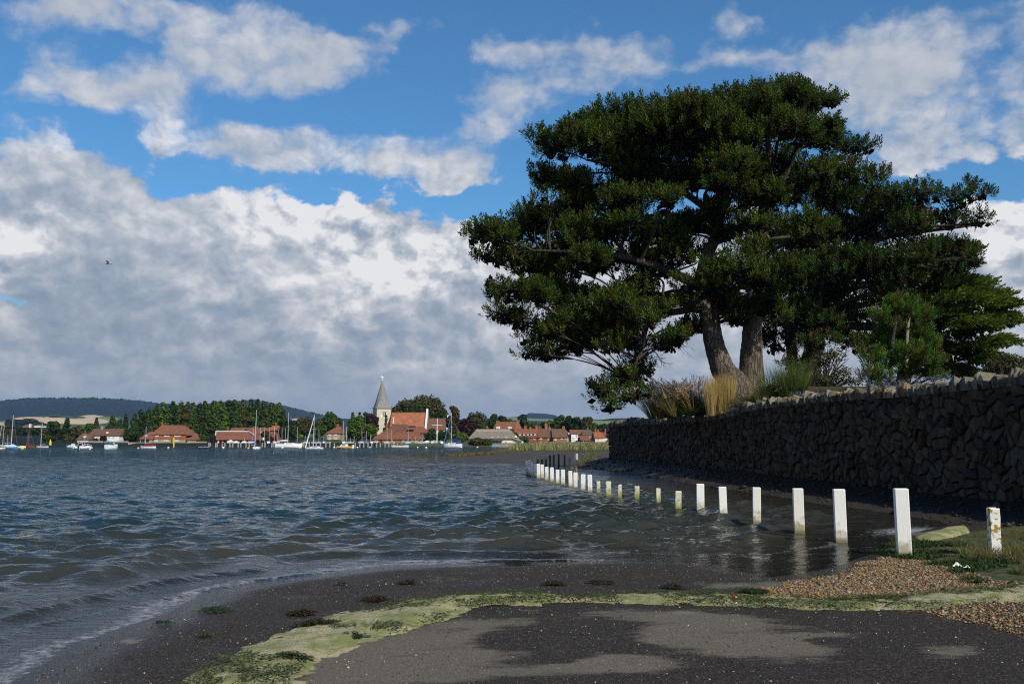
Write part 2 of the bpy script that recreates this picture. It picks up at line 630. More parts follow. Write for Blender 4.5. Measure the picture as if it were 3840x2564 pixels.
def land_height(x, y, detail=True):
    s = sdf(x, y, WATER_POLY)
    z = np.where(s > 0, np.minimum(0.035 * s, 0.10 + 0.008 * s), np.maximum(-0.055 * -s if False else 0.05 * s, -1.6))
    z = np.where((s > 0), np.minimum(z, 1.3), z)
    # quay and village ground
    far = sstep(y, 292, 300) * (s > 0)
    village = np.interp(y, [0, 300, 330, 420, 600, 1200, 9000], [0, 1.2, 1.5, 2.6, 5, 7, 9])
    z = np.where(far > 0, z * (1 - far) + village * far, z)
    z = np.where((s <= 0) & (y > 280), np.maximum(z, -1.5), z)
    # bank at the foot of the garden wall
    w = wall_x(y) - x
    bz = base_z(y)
    bank = bz * np.clip(1 - (w - 0.1) / 2.0, 0, 1) ** 0.8
    onw = (y > 3) & (y < 68)
    z = np.where(onw & (w > -0.6) & (w < 2.3), np.maximum(z, bank), z)
    # garden behind the wall
    gz = wall_top(y) - 0.22
    g = 4.0 - 1.2 * np.clip(np.abs(y - 45) - 2, 0, 99) / 6.0
    garden = gz + (np.maximum(g, gz) - gz) * sstep(-w, 0.4, 2.2)
    fall = 1 - sstep(-w, 30, 60)
    edge = (1 - sstep(y, 64.5, 68.5))
    z = np.where((w <= -0.42) & (y > 2) & (y < 70), z * (1 - fall * edge) + garden * fall * edge, z)
    # low spit and lane beyond the posts
    z = np.where((y > 68) & (y < 292) & (s > 0), np.minimum(0.05 * s, 0.35 + 0.0018 * s) + 0.15 * sstep(s, 2, 8), z)
    if detail:
        z = z + (vnoise(x * 1.3, y * 1.3, 3) - .5) * 0.02 * sstep(s, 0, 1) * (y < 70)
    return z, s


def hills(x, y):
    """chalk downs beyond the village, height by bearing"""
    az_ = x / np.maximum(y, 1)
    pxs = 1920 + F * az_
    ridge_px = np.array([-1500, -300, 0, 119, 250, 396, 501, 594, 700, 860, 960, 1062, 1120, 1177, 1198, 1260, 1400, 1700, 1850, 1960, 1985, 2050, 2080, 2110, 2200, 2300, 2600, 3840, 5200])
    ridge_py = np.array([1560, 1522, 1515, 1503, 1503, 1504, 1511, 1522, 1534, 1516, 1510, 1532, 1545, 1559, 1564, 1572, 1580, 1578, 1572, 1566, 1553, 1556, 1561, 1574, 1576, 1580, 1582, 1570, 1560])
    top = (1656 - np.interp(pxs, ridge_px, ridge_py)) / F
    h6 = top * 6000.0 * 0.985
    prof = sstep(y, 2300, 6000)
    z = h6 * prof ** 1.25
    z = np.where(y > 6000, z * (1 - 0.5 * sstep(y, 6300, 9000)), z)
    z += (vnoise(x / 900, y / 900, 9) - .5) * 30 * sstep(y, 2000, 3000) * (1 - sstep(y, 5000, 5900))
    # nearer gentle rise with the stubble field, left
    lf = np.exp(-((pxs - 210) / 230.0) ** 2) * sstep(y, 2100, 2600) * (1 - sstep(y, 2600, 3300))
    z = np.maximum(z, lf * (1656 - 1564) / F * 2600)
    rf = np.exp(-((pxs - 2330) / 260.0) ** 2) * sstep(y, 1300, 1700) * (1 - sstep(y, 1700, 2300))
    z = np.maximum(z, rf * (1656 - 1580) / F * 1700)
    return z


# ground grid: fine underfoot, coarser with distance
ys = [1.0]
while ys[-1] < 12000:
    y_ = ys[-1]
    ys.append(y_ + (0.10 if 4.5 < y_ < 20 else max(0.14, 0.013 * y_) if y_ < 300 else 0.03 * y_ if y_ < 2000 else 0.012 * y_))
ys = np.array(ys)
xs = [0.0]
while xs[-1] < 9000:
    x_ = xs[-1]
    xs.append(x_ + (0.10 if x_ < 8.5 else 0.22 if x_ < 13 else 0.05 * x_ if x_ < 900 else 0.02 * x_))
xs = np.array(xs)
xs = np.concatenate([-xs[:0:-1], xs])
GX, GY = np.meshgrid(xs, ys)
gx, gy = GX.ravel(), GY.ravel()
gz, gs = land_height(gx, gy)
hz_ = hills(gx, gy)
gz = np.where(gy > 1200, np.maximum(gz, gz * 0 + hz_ + 7), gz)


def poly_px(pts, z=0.08):
    return [gnd(a, b, z)[:2] for a, b in pts]


near = (gy < 24) & (np.abs(gx) < 14)


def mask_poly(pts, soft, z=0.08):
    m_ = np.zeros(len(gx))
    d = sdf(gx[near], gy[near], poly_px(pts, z))
    m_[near] = 0.5 - d / (2 * soft)
    return np.clip(m_, 0, 1)


SHINGLE_A = [(2780, 2215), (2891, 2180), (3015, 2150), (3139, 2125), (3238, 2088), (3330, 2068), (3470, 2085), (3580, 2110), (3700, 2170), (3840, 2180), (4300, 2200), (4300, 2230), (3840, 2200), (3640, 2214), (3469, 2232), (3200, 2246), (3056, 2250)]
SHINGLE_B = [(3430, 2290), (3560, 2276), (3700, 2262), (3840, 2255), (4500, 2240), (4500, 2560), (4100, 2470), (3840, 2408), (3720, 2372), (3600, 2345), (3480, 2310)]
GRASSY = [(3300, 2040), (3400, 2010), (3600, 1985), (3840, 1960), (4500, 1960), (4500, 2190), (3840, 2190), (3700, 2180), (3600, 2130), (3500, 2092), (3380, 2080), (3300, 2072)]
shing = np.maximum(mask_poly(SHINGLE_A, .35), mask_poly(SHINGLE_B, .35))
grassy = mask_poly(GRASSY, .35)
# dry patches on the asphalt, (px, py, rx, ry, weight)
DRY = [(2480, 2305, 300, 20, .8), (2640, 2335, 260, 26, .9), (2720, 2390, 280, 48, 1.1), (2900, 2435, 230, 46, 1.1), (2560, 2400, 110, 22, .5), (2330, 2488, 210, 30, 1.15), (3150, 2380, 170, 10, .6), (3560, 2442, 120, 24, .8), (3240, 2352, 80, 8, .4),
       (1640, 2400, 200, 62, 1.2), (1480, 2490, 300, 80, 1.3), (1300, 2540, 160, 60, .9), (1760, 2345, 90, 24, .8), (1900, 2345, 120, 20, .5), (1880, 2460, 160, 26, .5), (2050, 2510, 200, 20, .6), (2940, 2520, 180, 12, .5), (1960, 2320, 60, 16, .4)]
WETP = [(1830, 2400, 90, 30, .5), (2090, 2375, 120, 16, .6), (2110, 2460, 90, 22, .7), (2850, 2366, 140, 14, .5), (3080, 2402, 90, 16, .8), (2640, 2405, 80, 12, .4)]
dry = np.zeros(len(gx))
ppx, ppy = project(gx[near], gy[near], np.maximum(gz[near], 0.0))
dry[near] = np.clip(blob_np([(a, b_, c * 1.1, d, 0, w) for a, b_, c, d, w in DRY], ppx, ppy) - blob_np([(a, b_, c, d, 0, w) for a, b_, c, d, w in WETP], ppx, ppy), 0, 1.2) * (ppy > 2262)
# thin scum patches round the shallow edge
SCUM = [(2900, 2196, 330, 14, .5), (3120, 2190, 160, 12, .5), (2760, 2186, 220, 12, .3), (3250, 2215, 200, 14, .9), (3560, 2212, 300, 16, .8), (1950, 2286, 80, 8, .8), (2560, 2296, 90, 6, .8), (2330, 2285, 110, 7, .6), (3480, 2000, 140, 10, 1.0), (3700, 2120, 160, 30, .4), (3400, 2060, 90, 14, .3),
        (500, 2402, 60, 10, 1.3), (610, 2330, 30, 6, .8), (640, 2382, 70, 9, .5), (1350, 2170, 160, 12, .35), (1650, 2180, 120, 14, .35)]
scum = np.zeros(len(gx))
scum[near] = np.clip(blob_np([(a, b_, c, d, 0, w) for a, b_, c, d, w in SCUM], ppx, ppy), 0, 1.2)
# distance fields in the country behind: stubble, pasture, woods
spx, spy = project(gx, np.maximum(gy, 3), gz)
stub = blob_np([(210, 1576, 150, 10, 3, 1.3), (60, 1597, 90, 8, 10, 1.2), (350, 1578, 60, 10, 0, .8), (345, 1560, 60, 6, 0, .7), (1130, 1572, 50, 6, 0, .7), (2240, 1576, 140, 5, 0, .3)], spx, spy) * (gy > 900)
past = blob_np([(2250, 1586, 160, 9, 3, 1.3), (1935, 1570, 60, 6, 0, 1.0), (2020, 1574, 60, 4, 0, .8), (400, 1570, 90, 14, 0, .6), (90, 1590, 80, 6, 0, .5), (1080, 1568, 30, 6, 0, .5)], spx, spy) * (gy > 900)
nxn, nyn = len(xs), len(ys)
idx = np.arange(nxn * nyn).reshape(nyn, nxn)
quads = np.stack([idx[:-1, :-1], idx[:-1, 1:], idx[1:, 1:], idx[1:, :-1]], -1).reshape(-1, 4)

gm = bpy.data.materials.new('ground')
gm.use_nodes = True
nt = gm.node_tree
bs = nt.nodes['Principled BSDF']
pos = nd(nt, 'ShaderNodeNewGeometry').outputs['Position']


def attr(nt, nme):
    return nd(nt, 'ShaderNodeAttribute', attribute_name=nme).outputs['Fac']


def noise(nt, scale, detail=4.0, rough=0.6, src=None, dist=0.0):
    n = nd(nt, 'ShaderNodeTexNoise', i_Scale=scale, i_Detail=detail, i_Roughness=rough, i_Distortion=dist)
    link(nt, src if src is not None else pos, n.inputs[0])
    return n.outputs['Fac']


nA = noise(nt, 1.6, 6, .62)
nB = noise(nt, 9, 5, .65)
nC = noise(nt, 70, 3, .6)
nmix = mth(nt, 'ADD', mth(nt, 'MULTIPLY_ADD', nA, 1.5, -.75), mth(nt, 'MULTIPLY_ADD', nB, 1.0, -.5))
nfine = mth(nt, 'MULTIPLY_ADD', nC, .5, -.25)
nall = mth(nt, 'ADD', nmix, nfine)
speck = nd(nt, 'ShaderNodeTexVoronoi', i_Scale=55.0, feature='F1')
link(nt, pos, speck.inputs[0])
spm = mth(nt, 'LESS_THAN', speck.outputs['Distance'], 0.30)
spc = nd(nt, 'ShaderNodeSeparateColor')
link(nt, speck.outputs['Color'], spc.inputs[0])
spk = mth(nt, 'MULTIPLY', spm, mrange(nt, spc.outputs[0], .74, .77))
asph = mixc(nt, mrange(nt, nC, .38, .62), (0.008, 0.006, 0.005), (0.058, 0.045, 0.034))
dryn = nd(nt, 'ShaderNodeMapping')
dryn.inputs['Scale'].default_value = (.45, 1, 1)
link(nt, pos, dryn.inputs[0])
dryf = mrange(nt, mth(nt, 'ADD', attr(nt, 'dry'), mth(nt, 'ADD', mth(nt, 'MULTIPLY_ADD', noise(nt, 2.4, 8, .75, dryn.outputs[0]), 3.4, -1.7), mth(nt, 'MULTIPLY', nfine, 2.2))), .28, .84, 0, 1, True)
dryc = mixc(nt, mrange(nt, nC, .35, .65), (0.195, 0.168, 0.130), (0.085, 0.073, 0.057))
c = mixc(nt, dryf, asph, dryc)
c = mixc(nt, mth(nt, 'MULTIPLY', spk, .8), c, mixc(nt, spc.outputs[1], (0.20, 0.11, 0.05), (0.26, 0.24, 0.20)))
# shingle
shf = mrange(nt, mth(nt, 'ADD', attr(nt, 'shingle'), nall), .42, .55, 0, 1)
vs_ = nd(nt, 'ShaderNodeTexVoronoi', i_Scale=38.0, feature='F1')
link(nt, pos, vs_.inputs[0])
vc = nd(nt, 'ShaderNodeSeparateColor')
link(nt, vs_.outputs['Color'], vc.inputs[0])
stone = nd(nt, 'ShaderNodeValToRGB')
link(nt, vc.outputs[0], stone.inputs[0])
stone.color_ramp.elements[0].color = (0.09, 0.055, 0.03, 1)
stone.color_ramp.elements[1].color = (0.33, 0.25, 0.17, 1)
for p, cc in ((.3, (0.20, 0.10, 0.045)), (.6, (0.15, 0.12, 0.085)), (.8, (0.25, 0.13, 0.06))):
    q = stone.color_ramp.elements.new(p)
    q.color = (*cc, 1)
stc = mixc(nt, mrange(nt, vs_.outputs['Distance'], .25, .55), stone.outputs[0], (0.03, 0.022, 0.015))
c = mixc(nt, shf, c, stc)
# grass and moss bed, dried foam on it
grf = mrange(nt, mth(nt, 'ADD', attr(nt, 'grassy'), nall), .4, .6, 0, 1)
grc = mixc(nt, mrange(nt, nB, .4, .6), (0.10, 0.10, 0.045), (0.035, 0.05, 0.014))
c = mixc(nt, grf, c, grc)
scf = mrange(nt, mth(nt, 'MULTIPLY_ADD', nall, 1.5, attr(nt, 'scum')), .40, 1.1, 0, .8)
c = mixc(nt, mth(nt, 'MULTIPLY', scf, .85), c, (0.24, 0.235, 0.18))
# bank under the wall: dark earth
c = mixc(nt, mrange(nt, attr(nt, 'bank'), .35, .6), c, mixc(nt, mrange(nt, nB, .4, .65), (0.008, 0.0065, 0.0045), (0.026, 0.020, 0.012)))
# spit, mud and lane
c = mixc(nt, attr(nt, 'spit'), c, mixc(nt, mrange(nt, noise(nt, .5, 5, .7), .35, .65), (0.075, 0.065, 0.052), (0.035, 0.032, 0.03)))
# country
woods = mixc(nt, noise(nt, .012, 5, .6), (0.004, 0.010, 0.009), (0.013, 0.022, 0.014))  # woods kept extra dark: cloud shadow on the downs is in this colour
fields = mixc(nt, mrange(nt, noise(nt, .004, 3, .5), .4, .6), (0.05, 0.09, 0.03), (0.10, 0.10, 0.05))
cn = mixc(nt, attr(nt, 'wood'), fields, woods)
cn = mixc(nt, mrange(nt, attr(nt, 'past'), .45, .6), cn, (0.16, 0.22, 0.07))
cn = mixc(nt, mrange(nt, attr(nt, 'stub'), .45, .55), cn, (0.50, 0.38, 0.24))
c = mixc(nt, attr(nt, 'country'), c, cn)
c = mixc(nt, attr(nt, 'garden'), c, (0.05, 0.045, 0.02))
link(nt, c, bs.inputs['Base Color'])
rg = mixc(nt, mth(nt, 'MAXIMUM', mth(nt, 'MAXIMUM', dryf, shf), attr(nt, 'country')), mrange(nt, nA, .35, .65, .55, .8), 0.85)
rsep = nd(nt, 'ShaderNodeSeparateColor')
link(nt, rg, rsep.inputs[0])
rough = mth(nt, 'MAXIMUM', rsep.outputs[0], mth(nt, 'MULTIPLY', mth(nt, 'MAXIMUM', grf, mth(nt, 'MAXIMUM', attr(nt, 'spit'), attr(nt, 'bank'))), .8))
shore_w = attr(nt, 'wetedge')
rough2 = mixc(nt, shore_w, rough, 0.09)
rs2 = nd(nt, 'ShaderNodeSeparateColor')
link(nt, rough2, rs2.inputs[0])
link(nt, rs2.outputs[0], bs.inputs['Roughness'])
bs.inputs['Specular IOR Level'].default_value = 0.2
bh = mth(nt, 'ADD', mth(nt, 'MULTIPLY', nC, .4), mth(nt, 'MULTIPLY', nB, .3))
bh = mth(nt, 'ADD', bh, mth(nt, 'MULTIPLY', noise(nt, 260, 2, .6), .35))
bh = mth(nt, 'ADD', bh, mth(nt, 'MULTIPLY', mth(nt, 'MULTIPLY', shf, mth(nt, 'SUBTRACT', .5, vs_.outputs['Distance'])), 1.2))
bp = nd(nt, 'ShaderNodeBump')
bp.inputs['Strength'].default_value = 1.0
link(nt, mth(nt, 'MULTIPLY_ADD', shore_w, -0.012, .022), bp.inputs['Distance'])
link(nt, bh, bp.inputs['Height'])
link(nt, bp.outputs[0], bs.inputs['Normal'])

w_ = wall_x(gy) - gx
country = sstep(gy, 296, 300) * 1.0
country = np.where((gx > wall_x(gy) + .5) & (gy < 72), 1, country)
spit = ((gy > 62) & (gy < 296) & (gs > -.5)).astype(float)
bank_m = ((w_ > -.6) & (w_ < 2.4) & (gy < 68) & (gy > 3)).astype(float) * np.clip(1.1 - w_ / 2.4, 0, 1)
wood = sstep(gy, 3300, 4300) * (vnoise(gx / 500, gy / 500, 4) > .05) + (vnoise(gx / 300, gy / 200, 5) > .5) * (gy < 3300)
wet_edge = np.exp(-((gs - .15) / .35) ** 2) * (gy < 20)
wet_edge = np.maximum(wet_edge, np.where(near, np.clip(1 - np.abs(gs) / 1.0, 0, 1) * (gx > -1) * (gx < 4) * .8, 0))
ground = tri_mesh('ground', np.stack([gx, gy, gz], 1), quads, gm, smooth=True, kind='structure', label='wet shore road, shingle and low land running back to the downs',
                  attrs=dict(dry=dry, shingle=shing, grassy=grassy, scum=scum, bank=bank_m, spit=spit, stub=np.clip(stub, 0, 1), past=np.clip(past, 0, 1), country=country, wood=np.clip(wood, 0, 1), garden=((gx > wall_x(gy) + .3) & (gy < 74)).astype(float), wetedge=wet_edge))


def height_at(x, y):
    z, s = land_height(np.array([float(x)]), np.array([float(y)]), False)
    return float(z[0])


# ---------------------------------------------------------------- water
def water_height(x, y, depth):
    r = np.random.default_rng(3)
    z = np.zeros_like(x)
    dx = np.zeros_like(x)
    dy = np.zeros_like(x)
    dist = np.hypot(x, y)
    wind = rad(-72)                       # waves run towards the near shore
    for k in range(64):
        lam = 0.28 * (1.062 ** k)
        a_ = 0.034 * lam * math.exp(-lam / 0.72) * (0.5 + 1.0 * r.random()) + (.004 if 1.5 < lam < 4 else 0)
        th = wind + r.normal(0, 0.62)
        ph = r.random() * 6.28
        kx, ky = math.cos(th) * 6.283 / lam, math.sin(th) * 6.283 / lam
        p = kx * x + ky * y + ph
        lod = np.clip(1.7 - dist * 0.0052 * 4 / lam, 0, 1)      # leave out what the mesh cannot carry
        s_, c_ = np.sin(p), np.cos(p)
        z += a_ * lod * c_
        q = 0.9 * a_ * lod
        dx -= q * math.cos(th) * s_
        dy -= q * math.sin(th) * s_
    return z, dx, dy


def water_patch(xv, yv):
    s = sdf(xv, yv, WATER_POLY)
    g, _ = land_height(xv, yv, False)
    depth = np.maximum(-g, 0)
    # calmer and lower towards the edge and over the drowned road
    patch = vnoise(xv * .13, yv * .09, 12, 3)
    amp = sstep(-s, 0.0, 3.2) * (0.62 + 0.75 * patch)
    amp *= 0.55 + 0.45 * sstep(-s, .5, 5)
    lee = np.exp(-(((xv - 3.6) / 3.0) ** 2 + ((yv - 15) / 6.0) ** 2))
    amp *= 1 - 0.15 * lee
    z, dx, dy = water_height(xv, yv, depth)
    # small breaking ridges running along the beach
    wob = (vnoise(xv * .35, yv * .35, 21, 3) - .5) * 2.2
    along = vnoise(xv * .5 + 7, yv * .22, 22, 2)
    rid = np.zeros_like(xv)
    for s0, h_, wd in ((-.40, .020, .09), (-1.1, .060, .15), (-2.2, .11, .24), (-4.0, .13, .34), (-6.3, .11, .4)):
        u = (s - s0 + wob * .7)
        prof = np.exp(-(np.where(u > 0, u / wd, u / (wd * 2.2))) ** 2)
        rid += h_ * prof * sstep(along, .45, .62)
    zz = z * amp + rid * (dist_ok(xv, yv))
    zz = np.where(s > -0.02, np.minimum(zz, 0) - 0.03 * sstep(s, -.02, .4), zz)
    return xv + dx * amp, yv + dy * amp, zz, np.where(s > 0, 0, depth), amp


def dist_ok(x, y):
    return (np.hypot(x, y) < 26).astype(float)


wm = bpy.data.materials.new('water')
wm.use_nodes = True
nt = wm.node_tree
nt.nodes.remove(nt.nodes['Principled BSDF'])
out = nt.nodes['Material Output']
geo = nd(nt, 'ShaderNodeNewGeometry')
pos = geo.outputs['Position']
sep = nd(nt, 'ShaderNodeSeparateXYZ')
link(nt, pos, sep.inputs[0])
cd = nd(nt, 'ShaderNodeVectorMath', op='LENGTH')
link(nt, pos, cd.inputs[0])
dist = cd.outputs['Value']
mp = nd(nt, 'ShaderNodeMapping')
mp.inputs['Rotation'].default_value = (0, 0, rad(18))
mp.inputs['Scale'].default_value = (0.55, 1.0, 1.0)
link(nt, pos, mp.inputs[0])
w1 = noise(nt, 12.0, 5, .6, mp.outputs[0], .4)
w2 = noise(nt, 3.0, 4, .55, mp.outputs[0], .3)
w3 = noise(nt, .75, 5, .6, mp.outputs[0], .3)
f2 = mrange(nt, dist, 7, 40, 0.1, 1.0)
f3 = mrange(nt, dist, 35, 140, 0.0, 1.0)
hgt = mth(nt, 'MULTIPLY', w1, mrange(nt, dist, 2, 30, .026, .010))
hgt = mth(nt, 'ADD', hgt, mth(nt, 'MULTIPLY', mth(nt, 'MULTIPLY', w2, .20), f2))
hgt = mth(nt, 'ADD', hgt, mth(nt, 'MULTIPLY', mth(nt, 'MULTIPLY', w3, 1.25), f3))
calm = nd(nt, 'ShaderNodeAttribute', attribute_name='calm').outputs['Fac']
hgt = mth(nt, 'MULTIPLY', hgt, mrange(nt, calm, 0, .5, .6, 1))
bp = nd(nt, 'ShaderNodeBump')
bp.inputs['Strength'].default_value = 1.0
bp.inputs['Distance'].default_value = 1.0
link(nt, hgt, bp.inputs['Height'])
dep = nd(nt, 'ShaderNodeAttribute', attribute_name='depth').outputs['Fac']
body = mixc(nt, mrange(nt, dep, 0.02, .45), (0.040, 0.036, 0.024), (0.014, 0.026, 0.026))
body = mixc(nt, mrange(nt, dep, .35, 1.3), body, (0.006, 0.034, 0.048))
dif = nd(nt, 'ShaderNodeBsdfDiffuse')
link(nt, body, dif.inputs[0])
tr = nd(nt, 'ShaderNodeBsdfTransparent')
tr.inputs[0].default_value = (.82, .80, .70, 1)
opa = mrange(nt, dep, 0.0, 0.10, 0.15, .97)
m1 = nd(nt, 'ShaderNodeMixShader')
link(nt, opa, m1.inputs[0])
link(nt, tr.outputs[0], m1.inputs[1])
link(nt, dif.outputs[0], m1.inputs[2])
gl = nd(nt, 'ShaderNodeBsdfGlossy')
gl.inputs['Roughness'].default_value = 0.04
link(nt, bp.outputs[0], gl.inputs['Normal'])
fr = nd(nt, 'ShaderNodeFresnel')
fr.inputs['IOR'].default_value = 1.333
link(nt, bp.outputs[0], fr.inputs['Normal'])
m2 = nd(nt, 'ShaderNodeMixShader')
link(nt, fr.outputs[0], m2.inputs[0])
link(nt, m1.outputs[0], m2.inputs[1])
link(nt, gl.outputs[0], m2.inputs[2])
# bits of foam carried on the surface, plus painted sky sheen along the edge
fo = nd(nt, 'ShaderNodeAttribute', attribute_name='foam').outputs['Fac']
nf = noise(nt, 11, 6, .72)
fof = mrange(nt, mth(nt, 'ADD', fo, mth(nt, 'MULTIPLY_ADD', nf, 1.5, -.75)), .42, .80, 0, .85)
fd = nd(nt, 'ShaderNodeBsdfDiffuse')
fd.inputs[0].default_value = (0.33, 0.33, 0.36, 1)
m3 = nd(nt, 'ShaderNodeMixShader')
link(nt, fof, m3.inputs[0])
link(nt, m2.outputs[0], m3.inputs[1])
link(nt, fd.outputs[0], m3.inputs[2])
link(nt, m3.outputs[0], out.inputs[0])

# fan-shaped sheet round the shore, finer nearby
rr = [3.6]
while rr[-1] < 420:
    r_ = rr[-1]
    rr.append(r_ + (max(0.035, 0.0052 * r_) if r_ < 120 else .014 * r_))
while rr[-1] < 9500:
    rr.append(rr[-1] * 1.15)
rr = np.array(rr)
aa = np.radians(np.linspace(-45, 33, 660))
RR, AA = np.meshgrid(rr, aa, indexing='ij')
wx, wy = (RR * np.sin(AA)).ravel(), (RR * np.cos(AA)).ravel()
X_, Y_, Z_, D_, A_ = water_patch(wx, wy)
far_ = RR.ravel() > 600
Z_[far_] = -0.3
nr, na = len(rr), len(aa)
idx = np.arange(nr * na).reshape(nr, na)
wq = np.stack([idx[:-1, :-1], idx[:-1, 1:], idx[1:, 1:], idx[1:, :-1]], -1).reshape(-1, 4)
sw = sdf(wx, wy, WATER_POLY)
bankw = wall_x(wy) - wx
foam_sheen = .54 * np.exp(-((sw + .14 + (vnoise(wx * .8, wy * .8, 44, 3) - .5) * .5) / .24) ** 2) * (wy < 17) * (1 - sstep(wx, .5, 3.5)) + .34 * np.exp(-((sw + 1.0 + (vnoise(wx * .5, wy * .5, 45, 3) - .5) * .9) / .12) ** 2) * (wy < 17) + .26 * np.exp(-((sw + .3) / .6) ** 2) * (wy > 15) * (wy < 60) * (wx > 2)  # first term paints the sky's reflection on the thin edge water
foam_sheen += .30 * np.exp(-(((wx - 4.8) / 2.6) ** 2 + ((wy - 12.8) / 2.0) ** 2)) + .55 * np.exp(-(((wx - 7.6) / 1.2) ** 2 + ((wy - 18) / 1.0) ** 2))
keep = (wy > 1.0)[wq].all(1) & (np.minimum.reduce([sw[wq[:, k]] for k in range(4)]) < 1.2) & ~far_[wq].any(1)
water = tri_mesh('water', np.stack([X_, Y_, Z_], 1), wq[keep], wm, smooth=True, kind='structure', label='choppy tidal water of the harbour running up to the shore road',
                 attrs=dict(depth=D_, calm=A_, foam=foam_sheen))

# ---------------------------------------------------------------- garden wall of rubble stone
M_mortar = material('wall_mortar', (0.022, 0.020, 0.017), .95, .4, 3, bump=.02, bscale=20)
M_stone = material('rubble_stone', (0.052, 0.039, 0.025), .9, .4, 5, (0.021, 0.017, 0.012), bump=.012, bscale=26, tint=True)
M_cope = material('coping_stone', (0.16, 0.145, 0.105), .9, .4, 5, (0.06, 0.055, 0.045), bump=.012, bscale=26, tint=True)
nt = M_stone.node_tree
_b = nt.nodes['Principled BSDF']
_src = _b.inputs['Base Color'].links[0].from_socket
_g = nd(nt, 'ShaderNodeNewGeometry').outputs['Position']
_f = mrange(nt, noise(nt, 6.5, 6, .75, _g), .60, .68, 0, .8)
link(nt, mixc(nt, _f, _src, mixc(nt, noise(nt, 1.2, 2, .5, _g), (0.10, 0.095, 0.075), (0.11, 0.07, 0.025))), _b.inputs['Base Color'])
Y0, Y1 = 9.0, 66.0
wdir = np.array([-0.098, 1.0])
wdir /= np.linalg.norm(wdir)
wnor = np.array([-wdir[1], wdir[0]])           # faces the water
WL = (Y1 - Y0) / wdir[1]


def on_wall(s, t, out=0.0):
    """s metres along the wall from its near end, t height above datum, out: proud of the face"""
    y = Y0 + s * wdir[1]
    x = wall_x(y)
    return np.array([x + wnor[0] * out, y + wnor[1] * out, t])


wall = empty('garden_wall', (wall_x(Y0), Y0, 0.3), 'long dark rubble stone wall holding up the garden under the pines', 'wall')
core = MB()
nseg = 60
th = 0.45
for i in range(nseg):
    s0, s1 = WL * i / nseg, WL * (i + 1) / nseg
    pts = []
    for s in (s0, s1):
        y = Y0 + s * wdir[1]
        zt = wall_top(y) - .16
        zb = base_z(y) - .6
        pts.append([on_wall(s, zb, -.03), on_wall(s, zt, -.03), on_wall(s, zt, -th), on_wall(s, zb, -th)])
    a, b = pts
    core.add(a + b, [(0, 4, 5, 1), (1, 5, 6, 2), (2, 6, 7, 3)] + ([(0, 1, 2, 3)] if i == 0 else []) + ([(4, 7, 6, 5)] if i == nseg - 1 else []))
core.build('wall_core', M_mortar, wall)


def clip_poly(poly, nx_, ny_, c_):
    out_ = []
    n = len(poly)
    for i in range(n):
        p, q = poly[i], poly[(i + 1) % n]
        dp, dq = p[0] * nx_ + p[1] * ny_ - c_, q[0] * nx_ + q[1] * ny_ - c_
        if dp <= 0:
            out_.append(p)
        if dp * dq < 0:
            t = dp / (dp - dq)
            out_.append((p[0] + (q[0] - p[0]) * t, p[1] + (q[1] - p[1]) * t))
    return out_


# stones: irregular cells packed over the face
cs, ct = 0.35, 0.25
ncs = int(WL / cs)
cells = {}
for i in range(ncs):
    y = Y0 + (i + .5) * cs * wdir[1]
    rows = int((float(wall_top(y)) - float(base_z(y)) + .5) / ct) + 1
    for j in range(rows + 1):
        off = .5 if j % 2 else 0
        cells[(i, j)] = ((i + .5 + off + random.uniform(-.52, .52)) * cs, (j + .5 + random.uniform(-.50, .50)) * ct)
stones = []
for (i, j), (s, t) in cells.items():
    poly = [(s - .6, t - .6), (s + .6, t - .6), (s + .6, t + .6), (s - .6, t + .6)]
    for di in (-2, -1, 0, 1, 2):
        for dj in (-2, -1, 0, 1, 2):
            if (di or dj) and (i + di, j + dj) in cells:
                s2, t2 = cells[(i + di, j + dj)]
                nx_, ny_ = s2 - s, t2 - t
                L = math.hypot(nx_, ny_)
                if L < 1e-6:
                    continue
                nx_, ny_ = nx_ / L, ny_ / L
                poly = clip_poly(poly, nx_, ny_, ((s + s2) / 2) * nx_ + ((t + t2) / 2) * ny_ - random.uniform(.010, .022))
                if len(poly) < 3:
                    break
        if len(poly) < 3:
            break
    if len(poly) < 3:
        continue
    y = Y0 + s * wdir[1]
    zb = float(base_z(y)) - .35
    zt = float(wall_top(y))
    if zb + t > zt - .10 or s < .1 or s > WL - .05:
        continue
    poly = [(p[0], min(zb + p[1], zt - .10)) for p in poly]
    stones.append((y, s, zb + t, poly))
stones.sort(key=lambda q: (q[0] < 19.5, q[0]))
stuffV, stuffF, stuffC = [], [], []


def stone_geo(poly, s, t):
    pr = random.uniform(.01, .11)
    ta, tb = random.uniform(-.25, .25), random.uniform(-.25, .25)
    sh = random.uniform(.66, .82)
    vs_, fs_ = [], []
    n = len(poly)
    for k, (a, b) in enumerate(poly):
        vs_.append(on_wall(a, b, -.05))
    for (a, b) in poly:
        aa_, bb_ = s + (a - s) * .95, t + (b - t) * .95
        vs_.append(on_wall(aa_, bb_, pr * .65 + (aa_ - s) * ta + (bb_ - t) * tb))
    for (a, b) in poly:
        aa_, bb_ = s + (a - s) * sh + random.uniform(-.008, .008), t + (b - t) * sh
        vs_.append(on_wall(aa_, bb_, pr + (aa_ - s) * ta + (bb_ - t) * tb + random.uniform(-.012, .012)))
    for r0 in (0, n):
        for k in range(n):
            fs_.append((r0 + k, r0 + n + k, r0 + n + (k + 1) % n, r0 + (k + 1) % n))
    fs_.append(tuple(range(2 * n, 3 * n))[::-1])
    return vs_, fs_


def stone_tint():
    b = random.uniform(.4, 1.7)
    h = random.random()
    if h < .12:
        return (b * 1.25, b * 1.0, b * .72)
    if h < .3:
        return (b * .9, b * .98, b * 1.05)
    return (b, b * .98, b * .94)


